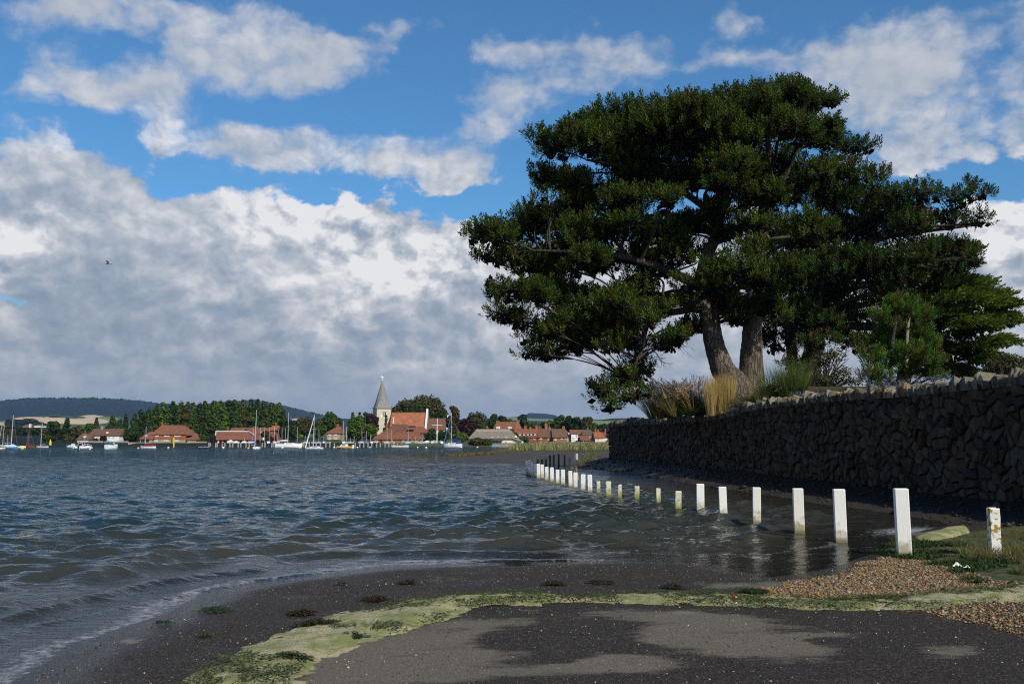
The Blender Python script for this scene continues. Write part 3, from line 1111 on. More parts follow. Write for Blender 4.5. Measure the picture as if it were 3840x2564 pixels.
def colored(o, col):
    a = o.data.attributes.new('tint', 'FLOAT_COLOR', 'POINT')
    a.data.foreach_set('color', np.tile(np.array([*col, 1], np.float32), len(o.data.vertices)))


SB = MB()
sb_cols = []
for k, (y, s, t, poly) in enumerate(stones):
    v_, f_ = stone_geo(poly, s, t)
    if k < 290:
        o = MB().add(v_, f_).build('stone', M_stone, wall)
        colored(o, stone_tint())
    else:
        SB.add(v_, f_)
        sb_cols += [stone_tint()] * len(v_)
o = SB.build('far_stones', M_stone, wall, kind='stuff')
a = o.data.attributes.new('tint', 'FLOAT_COLOR', 'POINT')
cc_ = np.ones((len(sb_cols), 4), np.float32)
cc_[:, :3] = np.array(sb_cols)
a.data.foreach_set('color', cc_.ravel())

# upright coping stones along the top, jagged; the 290 nearest in view are pieces of their own
s = 0.0
cop = []
while s < WL - .1:
    w_c = random.choice((.07, .09, .12, .15, .20, .27)) * random.uniform(.8, 1.2)
    cop.append((s, w_c))
    s += w_c + random.uniform(.0, .02)
CB = MB()
cb_cols = []
nc_ = 0
for s, w_c in cop:
    y = Y0 + s * wdir[1]
    zt = float(wall_top(y)) - .16
    hh = random.uniform(.05, .20) + (random.random() < .3) * random.uniform(0, .16)
    d0_, d1_ = random.uniform(.05, .16), -th - random.uniform(-.03, .06)
    ln_ = random.uniform(-.10, .10)
    tw = random.uniform(-.06, .06)
    lo = [on_wall(s, zt - .12, d0_ - .03), on_wall(s + w_c, zt - .12, d0_ - .03), on_wall(s + w_c, zt - .1, d1_), on_wall(s, zt - .1, d1_)]
    j = lambda q: random.uniform(-q, q)
    mi = [on_wall(s + ln_ * .4 + j(.01), zt + hh * .55 + j(.03), d0_ + j(.03)), on_wall(s + w_c + ln_ * .4, zt + hh * .55 + j(.03), d0_ + tw + j(.03)), on_wall(s + w_c + ln_ * .4, zt + hh * .5 + j(.03), d1_), on_wall(s + ln_ * .4, zt + hh * .5 + j(.03), d1_)]
    hi = [on_wall(s + ln_ + w_c * .3 + j(.04), zt + hh + j(.06), d0_ - .08 + j(.05)), on_wall(s + w_c * .75 + ln_ + j(.03), zt + hh + j(.08), d0_ - .07 + tw), on_wall(s + w_c * .7 + ln_, zt + hh * .62 + j(.06), d1_ + .12 + j(.08)), on_wall(s + w_c * .3 + ln_, zt + hh * .62 + j(.06), d1_ + .12 + j(.08))]
    F_ = [(0, 4, 5, 1), (1, 5, 6, 2), (2, 6, 7, 3), (3, 7, 4, 0), (4, 8, 9, 5), (5, 9, 10, 6), (6, 10, 11, 7), (7, 11, 8, 4), (8, 11, 10, 9)]
    if 20 < y < 62 and nc_ < 290:
        o = MB().add(lo + mi + hi, F_).build('coping_stone', M_cope, wall)
        tc_ = stone_tint()
        if random.random() < .05:
            tc_ = (1.2, .85, .45)
        colored(o, tc_)
        nc_ += 1
    else:
        CB.add(lo + mi + hi, F_)
        cb_cols += [stone_tint()] * 12
o = CB.build('far_coping_stones', M_cope, wall, kind='stuff')
a = o.data.attributes.new('tint', 'FLOAT_COLOR', 'POINT')
cc_ = np.ones((len(cb_cols), 4), np.float32)
cc_[:, :3] = np.array(cb_cols)
a.data.foreach_set('color', cc_.ravel())

# ---------------------------------------------------------------- posts
def post_mat(name, col, dirt, dz, dscale=7, lichen=None, rough=.6, low=.5):
    m = bpy.data.materials.new(name)
    m.use_nodes = True
    nt = m.node_tree
    b = nt.nodes['Principled BSDF']
    b.inputs['Roughness'].default_value = rough
    b.inputs['Specular IOR Level'].default_value = .3
    g = nd(nt, 'ShaderNodeNewGeometry').outputs['Position']
    sp = nd(nt, 'ShaderNodeSeparateXYZ')
    link(nt, g, sp.inputs[0])
    mp_ = nd(nt, 'ShaderNodeMapping')
    mp_.inputs['Scale'].default_value = (1, 1, .25)
    link(nt, g, mp_.inputs[0])
    grain = noise(nt, 60, 4, .6, mp_.outputs[0])
    st = noise(nt, dscale, 5, .7, g)
    c_ = mixc(nt, mrange(nt, grain, .35, .7, 0, .35), col, tuple(q * .8 for q in col))
    f_ = mth(nt, 'ADD', mrange(nt, sp.outputs[2], 0.0, dz, low, -.35), mth(nt, 'MULTIPLY_ADD', st, 1.6, -.8))
    c_ = mixc(nt, mrange(nt, f_, .1, .5, 0, .9), c_, dirt)
    c_ = mixc(nt, mrange(nt, mth(nt, 'ADD', sp.outputs[2], mth(nt, 'MULTIPLY_ADD', st, .12, -.06)), .03, .10, .75, 0), c_, (0.07, 0.075, 0.03))
    if lichen:
        l_ = noise(nt, 13, 3, .6, g)
        c_ = mixc(nt, mrange(nt, l_, .52, .56), c_, lichen)
    link(nt, c_, b.inputs['Base Color'])
    bp_ = nd(nt, 'ShaderNodeBump')
    bp_.inputs['Distance'].default_value = .004
    link(nt, grain, bp_.inputs['Height'])
    link(nt, bp_.outputs[0], b.inputs['Normal'])
    return m


M_pw = post_mat('white_painted_wood', (0.78, 0.77, 0.73), (0.36, 0.32, 0.20), .55, low=.60)
M_pw2 = post_mat('scuffed_white_paint', (0.72, 0.70, 0.63), (0.30, 0.24, 0.13), .55, 9, low=.65)
M_po = post_mat('algae_covered_wood', (0.62, 0.60, 0.46), (0.24, 0.24, 0.05), .55, 9, rough=.85, low=.7)
M_pl = post_mat('lichened_concrete', (0.72, 0.71, 0.66), (0.30, 0.28, 0.20), .3, 12, (0.34, 0.21, 0.02), .9, .2)
M_pd = post_mat('shade_toned_wood', (0.085, 0.095, 0.105), (0.03, 0.035, 0.03), .5, 7, rough=.8)  # dark blue-grey stands for the tree's shade on these posts
M_pg = post_mat('pale_bare_wood', (0.55, 0.52, 0.44), (0.25, 0.22, 0.16), .4, 8, rough=.85)


def post(name, label, px0, px1, ytop, ywl, mat, group, wmul=1.0, turn=-12, tilt=0.0, rough_edge=.0, zb=0.0, deep=.6, part=None):
    g_ = gnd((px0 + px1) / 2, ywl, zb)
    Y = g_[1]
    top = at((px0 + px1) / 2, ytop, Y)
    wpx = (px1 - px0)
    w = wpx / F * Y * .86 * wmul
    x, y = g_[0], Y + w / 2
    h = top[2]
    # posts lean a little as the real ones do
    R = Matrix.Translation((x, y, 0)) @ Matrix.Rotation(rad(turn), 4, 'Z') @ Matrix.Rotation(rad(tilt), 4, 'Y')
    o_ = MB(R)
    hw = w / 2
    c = min(.012, hw * .12)
    rings = []
    nz = 9
    rr_ = random.Random(px0)
    for k in range(nz + 1):
        z = zb - deep + (h - zb + deep) * k / nz
        sh_ = 0 if k < nz else .010
        e_ = rough_edge
        q = hw - sh_
        ring = [(-q + c, -q), (q - c, -q), (q, -q + c), (q, q - c), (q - c, q), (-q + c, q), (-q, q - c), (-q, -q + c)]
        rings.append([(a + rr_.uniform(-e_, e_), b + rr_.uniform(-e_, e_), z + (rr_.uniform(-e_, e_) * 1.5 if k == nz else 0)) for a, b in ring])
    rings.insert(-1, [(a * (hw / (hw - .010)), b * (hw / (hw - .010)), z - .010) for a, b, z in rings[-1]])
    vs_ = [p for r in rings for p in r]
    fs_ = []
    for k in range(len(rings) - 1):
        for i in range(8):
            fs_.append((k * 8 + i, k * 8 + (i + 1) % 8, (k + 1) * 8 + (i + 1) % 8, (k + 1) * 8 + i))
    fs_.append(tuple((len(rings) - 1) * 8 + i for i in range(8)))
    fs_.append(tuple(range(8))[::-1])
    o_.add(vs_, fs_)
    return o_.build(name, mat, None, label, 'post', group, loc=(x, y, zb))


GW = 'white posts marking the flooded shore road'
W = lambda a, b, c, d: (a, b, c, d)
white = [  # near to far
    ((3372, 3430, 1832, 2073), 'tallest nearest white post, its foot in seaweed at the edge of the shingle'),
    ((3137, 3186, 1834, 2035), 'white post in shallow water, next along from the one standing in seaweed'),
    ((2981, 3025, 1831, 2001), 'white post in the water with dark scratches by its foot, second beyond the seaweed one'),
    ((2825, 2859, 1827, 1968), 'white post with a knotty brown stain just above the waterline'),
    ((2700, 2733, 1825, 1949), 'slim white post between the stained one and the last before the old stumps'),
    ((2613, 2646, 1814, 1921), 'white post standing straight after the row of short greenish posts'),
]
for k, ((a, b, c, d), lb) in enumerate(white):
    post('white_post', lb, a, b, c, d, M_pw2 if k in (2, 3) else M_pw, GW, turn=-14 + k, tilt=random.uniform(-1.2, 1.2), zb=0.06 if k == 0 else 0.0)
GO = 'short old posts green with weed in the water'
olds = [((2532, 2558, 1842, 1916), 'widest old stump-like post, chipped along its side, nearest of the green ones'),
        ((2462, 2480, 1831, 1896), 'old pale post stained orange and green low down, second of the green ones'),
        ((2380, 2399, 1823, 1874), 'short leaning post with a dark left side and yellow-green foot'),
        ((2317, 2332, 1817, 1872), 'thin mottled post, roughest of the old green ones'),
        ((2274, 2294, 1805, 1863), 'square-topped old post with an algae band over its lower half'),
        ((2238, 2253, 1805, 1853), 'small greenish post directly after the bright white row')]
for k, ((a, b, c, d), lb) in enumerate(olds):
    post('old_post', lb, a, b, c, d, M_po, GO, turn=-10, tilt=random.uniform(-2, 2), rough_edge=.009)
far_px = [(893, 948, 352, 552), (814, 870, 346, 533), (735, 784, 327, 508), (682, 729, 310, 495), (598, 645, 294, 470), (540, 583, 295, 457), (478, 522, 270, 436), (420, 462, 265, 420), (372, 412, 238, 398),
          (332, 370, 230, 400), (300, 332, 230, 378), (262, 294, 211, 372), (236, 268, 186, 362), (210, 240, 200, 357)]
far_lb = ['white post touching the water reflection, first of the far bright row beside the green posts', 'white post leaning left, second in the far bright row', 'broad white post hiding part of the concrete block, on its near side',
          'white post standing before the left edge of the concrete block', 'white post left of the concrete block with grey streaks', 'white post paired with the grey-streaked one', 'white post in mid row with open water either side',
          'white post just taller-topped than the pair beside it', 'white post whose top meets a dark post behind', 'white post reaching lowest into the waves in the clustered end of the row', 'narrow white post squeezed between two wider ones near the row end',
          'white post third from the far left end of the row', 'white post with the highest top at the far end of the row', 'leftmost and farthest of the white posts']
for (a, b, c, d), lb in zip(far_px, far_lb):
    post('white_post', lb, 1900 + a * .3406, 1900 + b * .3406, 1660 + c * .3406, 1660 + d * .3406, M_pw, GW, turn=-10, tilt=random.uniform(-1.6, 1.6))
dark_px = [(290, 320, 178, 236), (328, 355, 168, 240), (375, 405, 180, 246), (421, 444, 178, 262), (467, 492, 135, 268), (507, 532, 132, 268), (560, 586, 124, 268), (625, 650, 133, 248), (682, 704, 152, 244), (735, 760, 120, 236)]
dark_lb = ['dark short post at the left end behind the white row', 'dark post second from left, rising over the white posts', 'dark stubby post third from the left behind the white row', 'slim dark post standing just clear of the white row',
           'tall dark post, left one of a tall pair in the water', 'tall dark post, right one of a tall pair in the water', 'tallest dark blue-grey post in mid row', 'dark post standing alone between tallest and the shore pair',
           'thin dark post near the shore, shorter than its neighbours', 'dark post at the shore end beside the pale stub']
for (a, b, c, d), lb in zip(dark_px, dark_lb):
    post('dark_post', lb, 1900 + a * .3406, 1900 + b * .3406, 1660 + c * .3406, 1660 + d * .3406 + 3, M_pd, 'posts coloured dark for tree shade beyond the white row', turn=-6, tilt=random.uniform(-1, 1))
post('pale_post', 'short pale weathered stub beside the last dark post', 2159, 2168, 1700, 1722, M_pg, None, zb=.25)
# lichened concrete marker
mk = post('lichened_marker_post', 'short white marker post spotted with orange lichen, standing in grass at the right', 3719, 3762, 1905, 2072, M_pl, None, turn=-8, rough_edge=.004, zb=.10)

# concrete block behind the white posts
g_ = gnd(2146, 1800, 0)
Yb = g_[1]
px2m = Yb / F
blk = MB()
w0, w1 = 56 * px2m / 2, 34 * px2m / 2
zt_ = at(2146, 1745, Yb)[2]
ring = lambda w, z: [(g_[0] + w * math.cos(rad(22.5 + 45 * i)), Yb + w + w * math.sin(rad(22.5 + 45 * i)), z) for i in range(8)]
vs_ = ring(w0 * 1.25, -.7) + ring(w0 * 1.08, 0.0) + ring(w1 * 1.1, zt_ - .03) + ring(w1 * 1.02, zt_)
blk.add(vs_, [(k * 8 + i, k * 8 + (i + 1) % 8, (k + 1) * 8 + (i + 1) % 8, (k + 1) * 8 + i) for k in range(3) for i in range(8)] + [tuple(24 + i for i in range(8))])
M_conc = material('stained_concrete', (0.34, 0.31, 0.23), .9, .5, 4, (0.16, 0.15, 0.09), bump=.01)
blk.build('concrete_block', M_conc, None, 'tapered stained concrete block standing in the water behind white posts', 'block', loc=(g_[0], Yb, 0))

# stone ledge and slipway step by the bank, far end
led = MB()
a0, a1, a2, a3 = gnd(2222, 1719, .25), gnd(2290, 1712, .3), gnd(2330, 1716, .3), gnd(2240, 1735, .2)
led.prism([(*a0[:2], -.1), (*a1[:2], -.1), (*a2[:2], -.1), (*a3[:2], -.1)], (0, 0, 0), (0, 0, .42))
led.build('stone_ledge', material('ledge_stone', (0.20, 0.18, 0.14), .9, .4, 3, bump=.02), None, 'low flat stone ledge at the far foot of the garden wall', 'ledge')

# ---------------------------------------------------------------- strand: foam bank, weed, pebbles, litter
FOAM = [(690, 2590), (704, 2564), (760, 2503), (849, 2458), (890, 2426), (971, 2397), (1043, 2369), (1043, 2353), (1197, 2320), (1262, 2288), (1456, 2268), (1585, 2248), (1690, 2244), (1900, 2232), (2040, 2243), (2123, 2251), (2247, 2251), (2412, 2228), (2528, 2222), (2726, 2230), (2891, 2230), (3056, 2246), (3250, 2243), (3469, 2230), (3717, 2210), (3840, 2197), (4300, 2180),
        (4300, 2245), (3840, 2259), (3675, 2265), (3428, 2288), (3056, 2284), (2858, 2276), (2594, 2272), (2240, 2272), (1900, 2274), (1720, 2280), (1634, 2329), (1537, 2357), (1424, 2373), (1326, 2401), (1254, 2442), (1116, 2498), (1051, 2564), (1040, 2590)]
fp = np.array([gnd(a, b, .1)[:2] for a, b in FOAM])
fx0, fy0 = fp.min(0) - .1
fx1, fy1 = fp.max(0) + .1
nxf, nyf = int((fx1 - fx0) / .035), int((fy1 - fy0) / .035)
FX, FY = np.meshgrid(np.linspace(fx0, fx1, nxf), np.linspace(fy0, fy1, nyf))
fx_, fy_ = FX.ravel(), FY.ravel()
dd = sdf(fx_, fy_, fp)
dd = dd + (vnoise(fx_ * 3.2, fy_ * 3.2, 31, 6, .7) - .5) * .62 - .04
gzf, _ = land_height(fx_, fy_)
hf = sstep(-dd, 0, .30) * (.022 + .045 * vnoise(fx_ * 5, fy_ * 5, 33, 4)) + .008 * vnoise(fx_ * 22, fy_ * 22, 34, 2)
fz = gzf + np.where(dd < 0, hf, -.02)
idx = np.arange(nxf * nyf).reshape(nyf, nxf)
fq = np.stack([idx[:-1, :-1], idx[:-1, 1:], idx[1:, 1:], idx[1:, :-1]], -1).reshape(-1, 4)
fq = fq[(dd[fq] < .03).any(1)]
fm = bpy.data.materials.new('dried_sea_foam')
fm.use_nodes = True
nt = fm.node_tree
b_ = nt.nodes['Principled BSDF']
pos = nd(nt, 'ShaderNodeNewGeometry').outputs['Position']
na_, nb_, nc2 = noise(nt, 3.2, 5, .65), noise(nt, 11, 5, .65), noise(nt, 60, 3, .6)
c = mixc(nt, mrange(nt, na_, .40, .60), (0.36, 0.32, 0.19), (0.18, 0.17, 0.08))
c = mixc(nt, mrange(nt, nb_, .42, .62, 0, .55), c, (0.27, 0.25, 0.13))
gr_ = mrange(nt, mth(nt, 'ADD', mth(nt, 'MULTIPLY', na_, .45), mth(nt, 'MULTIPLY', nb_, .55)), .47, .55)
c = mixc(nt, mth(nt, 'MULTIPLY', gr_, .75), c, mixc(nt, nc2, (0.10, 0.14, 0.015), (0.22, 0.24, 0.06)))
c = mixc(nt, mrange(nt, nc2, .60, .68, 0, .6), c, (0.10, 0.085, 0.05))
link(nt, c, b_.inputs['Base Color'])
b_.inputs['Roughness'].default_value = .9
bp = nd(nt, 'ShaderNodeBump')
bp.inputs['Distance'].default_value = .02
link(nt, mth(nt, 'ADD', nc2, nb_), bp.inputs['Height'])
link(nt, bp.outputs[0], b_.inputs['Normal'])
# drop unused vertices
used = np.unique(fq)
remap = np.full(len(fx_), -1)
remap[used] = np.arange(len(used))
foam = tri_mesh('foam_bank', np.stack([fx_, fy_, fz], 1)[used], remap[fq], fm, smooth=True, kind='stuff', label='band of dried yellowish sea foam left across the road by the tide', cat='foam')


def scatter_blades(centers, n_per, length, width, lean, droop=0.3, seed=0, cols=((.1, .12, .03),), base_r=.05, flat=0.0, seg=3, zfun=None, jitter_l=.4, wind=(0, 0)):
    """curved ribbons standing in tufts: returns vertices, triangles, colours"""
    r = np.random.default_rng(seed)
    C = np.repeat(np.asarray(centers, float), n_per, 0)
    n = len(C)
    an = r.random(n) * 6.283
    rr_ = base_r * np.sqrt(r.random(n))
    B = C + np.stack([np.cos(an) * rr_, np.sin(an) * rr_, np.zeros(n)], 1)
    L = length * (1 - jitter_l + jitter_l * 1.4 * r.random(n))
    le = lean * (.3 + r.random(n))
    d = np.stack([np.cos(an) * np.sin(le) + wind[0], np.sin(an) * np.sin(le) + wind[1], np.cos(le) * (1 - flat)], 1)
    side = np.stack([-np.sin(an + r.normal(0, .8, n)), np.cos(an + r.normal(0, .8, n)), np.zeros(n)], 1)
    vs_, ts_ = [], []
    for k in range(seg + 1):
        f = k / seg
        c = B + d * (L * f)[:, None] + np.array([0, 0, -1.0]) * (L * droop * f * f)[:, None] + np.stack([np.cos(an), np.sin(an), 0 * an], 1) * (L * droop * .5 * f * f)[:, None]
        w = (width * (1 - f) ** .6)[:, None] if isinstance(width, np.ndarray) else width * (1 - f * .92)
        vs_.append(c - side * w / 2)
        if k < seg:
            vs_.append(c + side * w / 2)
    V_ = np.stack(vs_, 1)                      # n, (2*seg+1), 3
    m = 2 * seg + 1
    T_ = []
    for k in range(seg - 1):
        T_ += [(2 * k, 2 * k + 1, 2 * k + 3), (2 * k, 2 * k + 3, 2 * k + 2)]
    T_.append((2 * seg - 2, 2 * seg - 1, 2 * seg))
    T_ = np.array(T_)
    TT = (T_[None] + (np.arange(n) * m)[:, None, None]).reshape(-1, 3)
    cols = np.array(cols)
    cc = cols[r.integers(0, len(cols), n)] * (.7 + .6 * r.random(n))[:, None]
    CC = np.repeat(cc, m, 0)
    return V_.reshape(-1, 3), TT, CC


def leaf_cloud(centers, radii, n, size, cols, seed, flat=1.0, shell=.55, horiz=.4):
    """small leaf-clump faces spread through lumpy volumes"""
    r = np.random.default_rng(seed)
    C = np.asarray(centers, float)
    R_ = np.asarray(radii, float)
    if R_.ndim == 1:
        R_ = np.stack([R_, R_, R_ * flat], 1)
    wgt = (R_[:, 0] * R_[:, 2]) ** 1.0
    pick = r.choice(len(C), n, p=wgt / wgt.sum())
    u = r.normal(0, 1, (n, 3))
    u /= np.linalg.norm(u, axis=1, keepdims=True)
    rad_ = shell + (1.05 - shell) * r.random((n, 1)) ** .6
    P_ = C[pick] + u * rad_ * R_[pick]
    nrm = u + r.normal(0, .55, (n, 3)) + np.array([0, 0, horiz])
    nrm /= np.linalg.norm(nrm, axis=1, keepdims=True)
    a = np.cross(nrm, r.normal(0, 1, (n, 3)))
    a /= np.linalg.norm(a, axis=1, keepdims=True) + 1e-9
    b = np.cross(nrm, a)
    s = (size * (.6 + .8 * r.random(n)))[:, None]
    V_ = np.stack([P_ - a * s, P_ - b * s * .6, P_ + a * s, P_ + b * s * .6], 1).reshape(-1, 3)
    Q = np.arange(4 * n).reshape(-1, 4)
    cols = np.array(cols)
    c = cols[r.integers(0, len(cols), n)] * (.65 + .7 * r.random(n))[:, None]
    return V_, Q, np.repeat(c, 4, 0)


def merge(parts):
    V_, T_, C_, n = [], [], [], 0
    for v, t, c in parts:
        V_.append(v)
        T_.append(t + n)
        C_.append(c)
        n += len(v)
    return np.concatenate(V_), np.concatenate(T_), np.concatenate(C_)


M_leaf = material('leaf', (1, 1, 1), .7, .15, 20, spec=.2, tint=True, glow=.3)
M_weed = material('wet_weed', (1, 1, 1), .6, .2, 20, spec=.25, tint=True, glow=.2)
M_needle = material('needles', (1, 1, 1), .7, .1, 5, spec=.15, tint=True, glow=.25)


def ztop(x, y):
    z, _ = land_height(np.asarray(x, float), np.asarray(y, float), False)
    return z


# green weed strewn over the foam bank
r = np.random.default_rng(5)
n_ = 60000
cx_, cy_ = fx0 + r.random(n_) * (fx1 - fx0), fy0 + r.random(n_) * (fy1 - fy0)
cl = vnoise(cx_ * 1.5, cy_ * 2.4, 41, 4, .6)
dd_ = sdf(cx_, cy_, fp)
kp = (dd_ < .05) & (cl > np.where(cx_ > -.3, .44, .50) + .06 * r.random(n_)) & (cy_ < 24)
kp &= ~((cx_ < -1.0) & (cl < .56))
cx_, cy_ = cx_[kp][:15000], cy_[kp][:15000]
P3 = np.stack([cx_, cy_, ztop(cx_, cy_) + .055], 1)
v, t, c = scatter_blades(P3, 2, .055, .014, 1.45, .3, 6, cols=((.07, .12, .014), (.11, .16, .02), (.035, .06, .012), (.09, .07, .02), (.03, .02, .01)), base_r=.04, seg=2, flat=.75)
tri_mesh('green_weed', v, t, M_weed, colors=c, kind='stuff', label='bright green seaweed shreds strewn along the foam band', cat='seaweed')


def weed_heap(px, py, wpx, hpx, label, cols, n=260, z=.06, L=.06, name='seaweed_clump'):
    g = gnd(px, py, z)
    sx_ = wpx / F * g[1] / 2
    sy_ = sx_ * .75
    r = np.random.default_rng(int(px + py))
    n *= 2
    a, q = r.random(n) * 6.283, np.sqrt(r.random(n)) * (.6 + .5 * r.random(n))
    x, y = g[0] + np.cos(a) * q * sx_, g[1] + np.sin(a) * q * sy_
    kq = vnoise(x * 7 + px, y * 5, 77, 3) > .42
    x, y, q = x[kq], y[kq], q[kq]
    n = len(x)
    zz = ztop(x, y) + .02 + (.035 + hpx * .0006) * (1 - q) * r.random(n)
    v, t, c = scatter_blades(np.stack([x, y, np.maximum(zz, .0)], 1), 2, L, .015, 1.5, .25, int(px), cols=cols, base_r=.03, seg=3, flat=.8)
    return tri_mesh(name, v, t, M_weed, loc=(g[0], g[1], float(ztop([g[0]], [g[1]])[0])), colors=c, label=label, cat='seaweed', group='seaweed heaps on the strand')


BRN = ((.045, .030, .010), (.09, .055, .012), (.02, .015, .008))
GRN = ((.03, .065, .010), (.045, .09, .012), (.02, .035, .008))
MIX = BRN + GRN[:1]
for px, py, w, h, lb, cs_, n in [
        (1130, 2300, 90, 30, 'yellow-brown seaweed clump left of the foam band', BRN, 200), (1195, 2350, 190, 46, 'largest dark seaweed heap lying on top of the foam band', MIX, 480),
        (1400, 2253, 110, 26, 'brown seaweed clump on wet road just above the foam', BRN, 260), (1285, 2187, 30, 12, 'tiny yellowish weed clump on wet road', BRN, 60), (1537, 2188, 70, 18, 'small brown weed clump by the lapping water', BRN, 140),
        (460, 2457, 110, 18, 'flat black weed clump near the left water edge', ((.012, .010, .006), (.03, .02, .01)), 200), (800, 2274, 140, 10, 'thin bright green weed streak on the wet road', GRN, 170),
        (600, 2322, 60, 8, 'short green weed streak nearer the left water', GRN, 90), (200, 2505, 60, 16, 'green weed clump at the far left water edge', GRN, 90), (760, 2375, 40, 8, 'lone small green weed shred below the streaks', GRN, 40),
        (2250, 2195, 105, 20, 'dark bushy weed clump on wet road in the middle', BRN, 260), (2080, 2207, 80, 10, 'flat green-brown weed clump left of the bushy one', MIX, 140), (2530, 2206, 100, 22, 'dark weed clump riding on the foam crest', BRN, 240),
        (1950, 2101, 130, 8, 'long dark weed strip floating at the water edge', ((.02, .02, .01), (.035, .03, .012)), 220), (2830, 2222, 110, 12, 'green weed clump right of the red litter', GRN, 200), (3300, 2258, 160, 18, 'dark tangled weed on the right foam band', MIX, 340),
        (1330, 2400, 150, 30, 'green weed mat halfway down the foam band', GRN + BRN[:1], 320), (1080, 2480, 160, 40, 'green and brown weed mat near the bottom of the foam band', GRN + BRN[:1], 380), (920, 2540, 150, 40, 'green weed mat at the bottom edge of the picture', GRN + BRN[:1], 300),
        (1100, 2362, 110, 30, 'bright green weed beside the largest dark heap', GRN, 240), (3160, 2266, 120, 12, 'green-black weed left of the dark tangle', GRN, 180)]:
    weed_heap(px, py, w, h, lb, cs_, n)

# weed and grass round the right-hand posts
r = np.random.default_rng(8)


def area_points(poly, n, z=.08, seed=0):
    r = np.random.default_rng(seed)
    pw = np.array([gnd(a, b, z)[:2] for a, b in poly])
    lo, hi = pw.min(0), pw.max(0)
    x, y = lo[0] + r.random(n) * (hi[0] - lo[0]), lo[1] + r.random(n) * (hi[1] - lo[1])
    d = sdf(x, y, pw) + (vnoise(x * 2, y * 2, seed + 50, 3) - .5) * .5
    k = d < 0
    return x[k], y[k]


x, y = area_points([(3270, 2040), (3420, 2012), (3600, 2030), (3760, 2080), (3840, 2100), (3840, 2170), (3720, 2175), (3640, 2185), (3560, 2130), (3450, 2085), (3300, 2078)], 9000, .08, 3)
cl = vnoise(x * 1.8, y * 1.8, 61, 4)
k = cl > .44
v, t, c = scatter_blades(np.stack([x[k], y[k], ztop(x[k], y[k]) + .01], 1), 3, .11, .016, 1.2, .4, 9, cols=((.03, .055, .010), (.05, .10, .012), (.02, .028, .008)), base_r=.05, seg=2)
tri_mesh('shore_weed', v, t, M_weed, colors=c, kind='stuff', label='dark green weed and moss matted round the nearest posts', cat='seaweed')
x, y = area_points([(3560, 2010), (3840, 1985), (4400, 1980), (4400, 2180), (3840, 2160), (3740, 2110), (3640, 2060)], 5000, .08, 4)
k = vnoise(x * 1.3, y * 1.3, 71, 4) > .45
v, t, c = scatter_blades(np.stack([x[k], y[k], ztop(x[k], y[k])], 1), 5, .15, .007, .8, .35, 10, cols=((.16, .14, .05), (.10, .12, .03), (.20, .15, .07), (.06, .08, .02)), base_r=.06, seg=3)
tri_mesh('shore_grass', v, t, M_leaf, colors=c, kind='stuff', label='short yellowing grass on the shore round the lichened post', cat='grass')
# taller dry tufts beside the marker
g = gnd(3790, 2080, .1)
tp = [(g[0] + r.normal(0, .25), g[1] + r.normal(0, .25)) for _ in range(26)]
v, t, c = scatter_blades(np.array([(a, b, height_at(a, b)) for a, b in tp]), 26, .30, .008, .6, .35, 11, cols=((.22, .17, .08), (.15, .13, .05), (.10, .12, .03)), base_r=.06, seg=3)
tri_mesh('dry_grass_tuft', v, t, M_leaf, colors=c, loc=(g[0], g[1], .08), label='dry yellow grass tuft beside the lichened marker post', cat='grass')
# tongue of pale dried foam by the shadow edge
fm2 = MB()
pts_ = [(3430, 2000), (3500, 1988), (3560, 1968), (3625, 1962), (3640, 1985), (3580, 2002), (3520, 2012), (3450, 2012)]
gp = [gnd(a, b, .08) for a, b in pts_]
cen = np.mean(gp, 0)
rings_ = [[(p[0], p[1], .02) for p in gp], [(cen[0] + (p[0] - cen[0]) * .85, cen[1] + (p[1] - cen[1]) * .85, .07) for p in gp], [(cen[0] + (p[0] - cen[0]) * .4, cen[1] + (p[1] - cen[1]) * .4, .10) for p in gp]]
n8 = len(gp)
fm2.add([p for rg_ in rings_ for p in rg_], [(k * n8 + i, k * n8 + (i + 1) % n8, (k + 1) * n8 + (i + 1) % n8, (k + 1) * n8 + i) for k in range(2) for i in range(n8)] + [tuple(2 * n8 + i for i in range(n8))])
fm2.build('foam_mound', fm, None, 'pale heap of dried foam lit by the sun at the shadow edge', 'foam', smooth=True)

# pebbles
def pebbles(name, pts, size, seed, label, palette):
    r = np.random.default_rng(seed)
    n = len(pts)
    base = np.array([(1, 0, 0), (0, 1, 0), (-1, 0, 0), (0, -1, 0), (0, 0, 1), (0, 0, -1)], float)
    T_ = np.array([(0, 1, 4), (1, 2, 4), (2, 3, 4), (3, 0, 4), (1, 0, 5), (2, 1, 5), (3, 2, 5), (0, 3, 5)])
    S = size * np.exp(r.normal(0, .38, n))
    V_ = base[None] * np.stack([S, S * (.6 + .4 * r.random(n)), S * .55], 1)[:, None, :]
    V_ = V_ + r.normal(0, .13, V_.shape) * S[:, None, None]
    a = r.random(n) * 6.283
    R_ = np.stack([np.cos(a), -np.sin(a), np.sin(a), np.cos(a)], 1).reshape(n, 2, 2)
    V_[:, :, :2] = np.einsum('nij,nkj->nki', R_, V_[:, :, :2])
    V_ += pts[:, None, :] + np.array([0, 0, 1.0])[None, None] * (S * .25)[:, None, None]
    pal = np.array(palette)
    C_ = np.repeat(pal[r.integers(0, len(pal), n)] * (.6 + .7 * r.random(n))[:, None], 6, 0)
    tri_mesh(name, V_.reshape(-1, 3), (T_[None] + (np.arange(n) * 6)[:, None, None]).reshape(-1, 3), M_peb, colors=C_, kind='stuff', label=label, cat='pebbles')


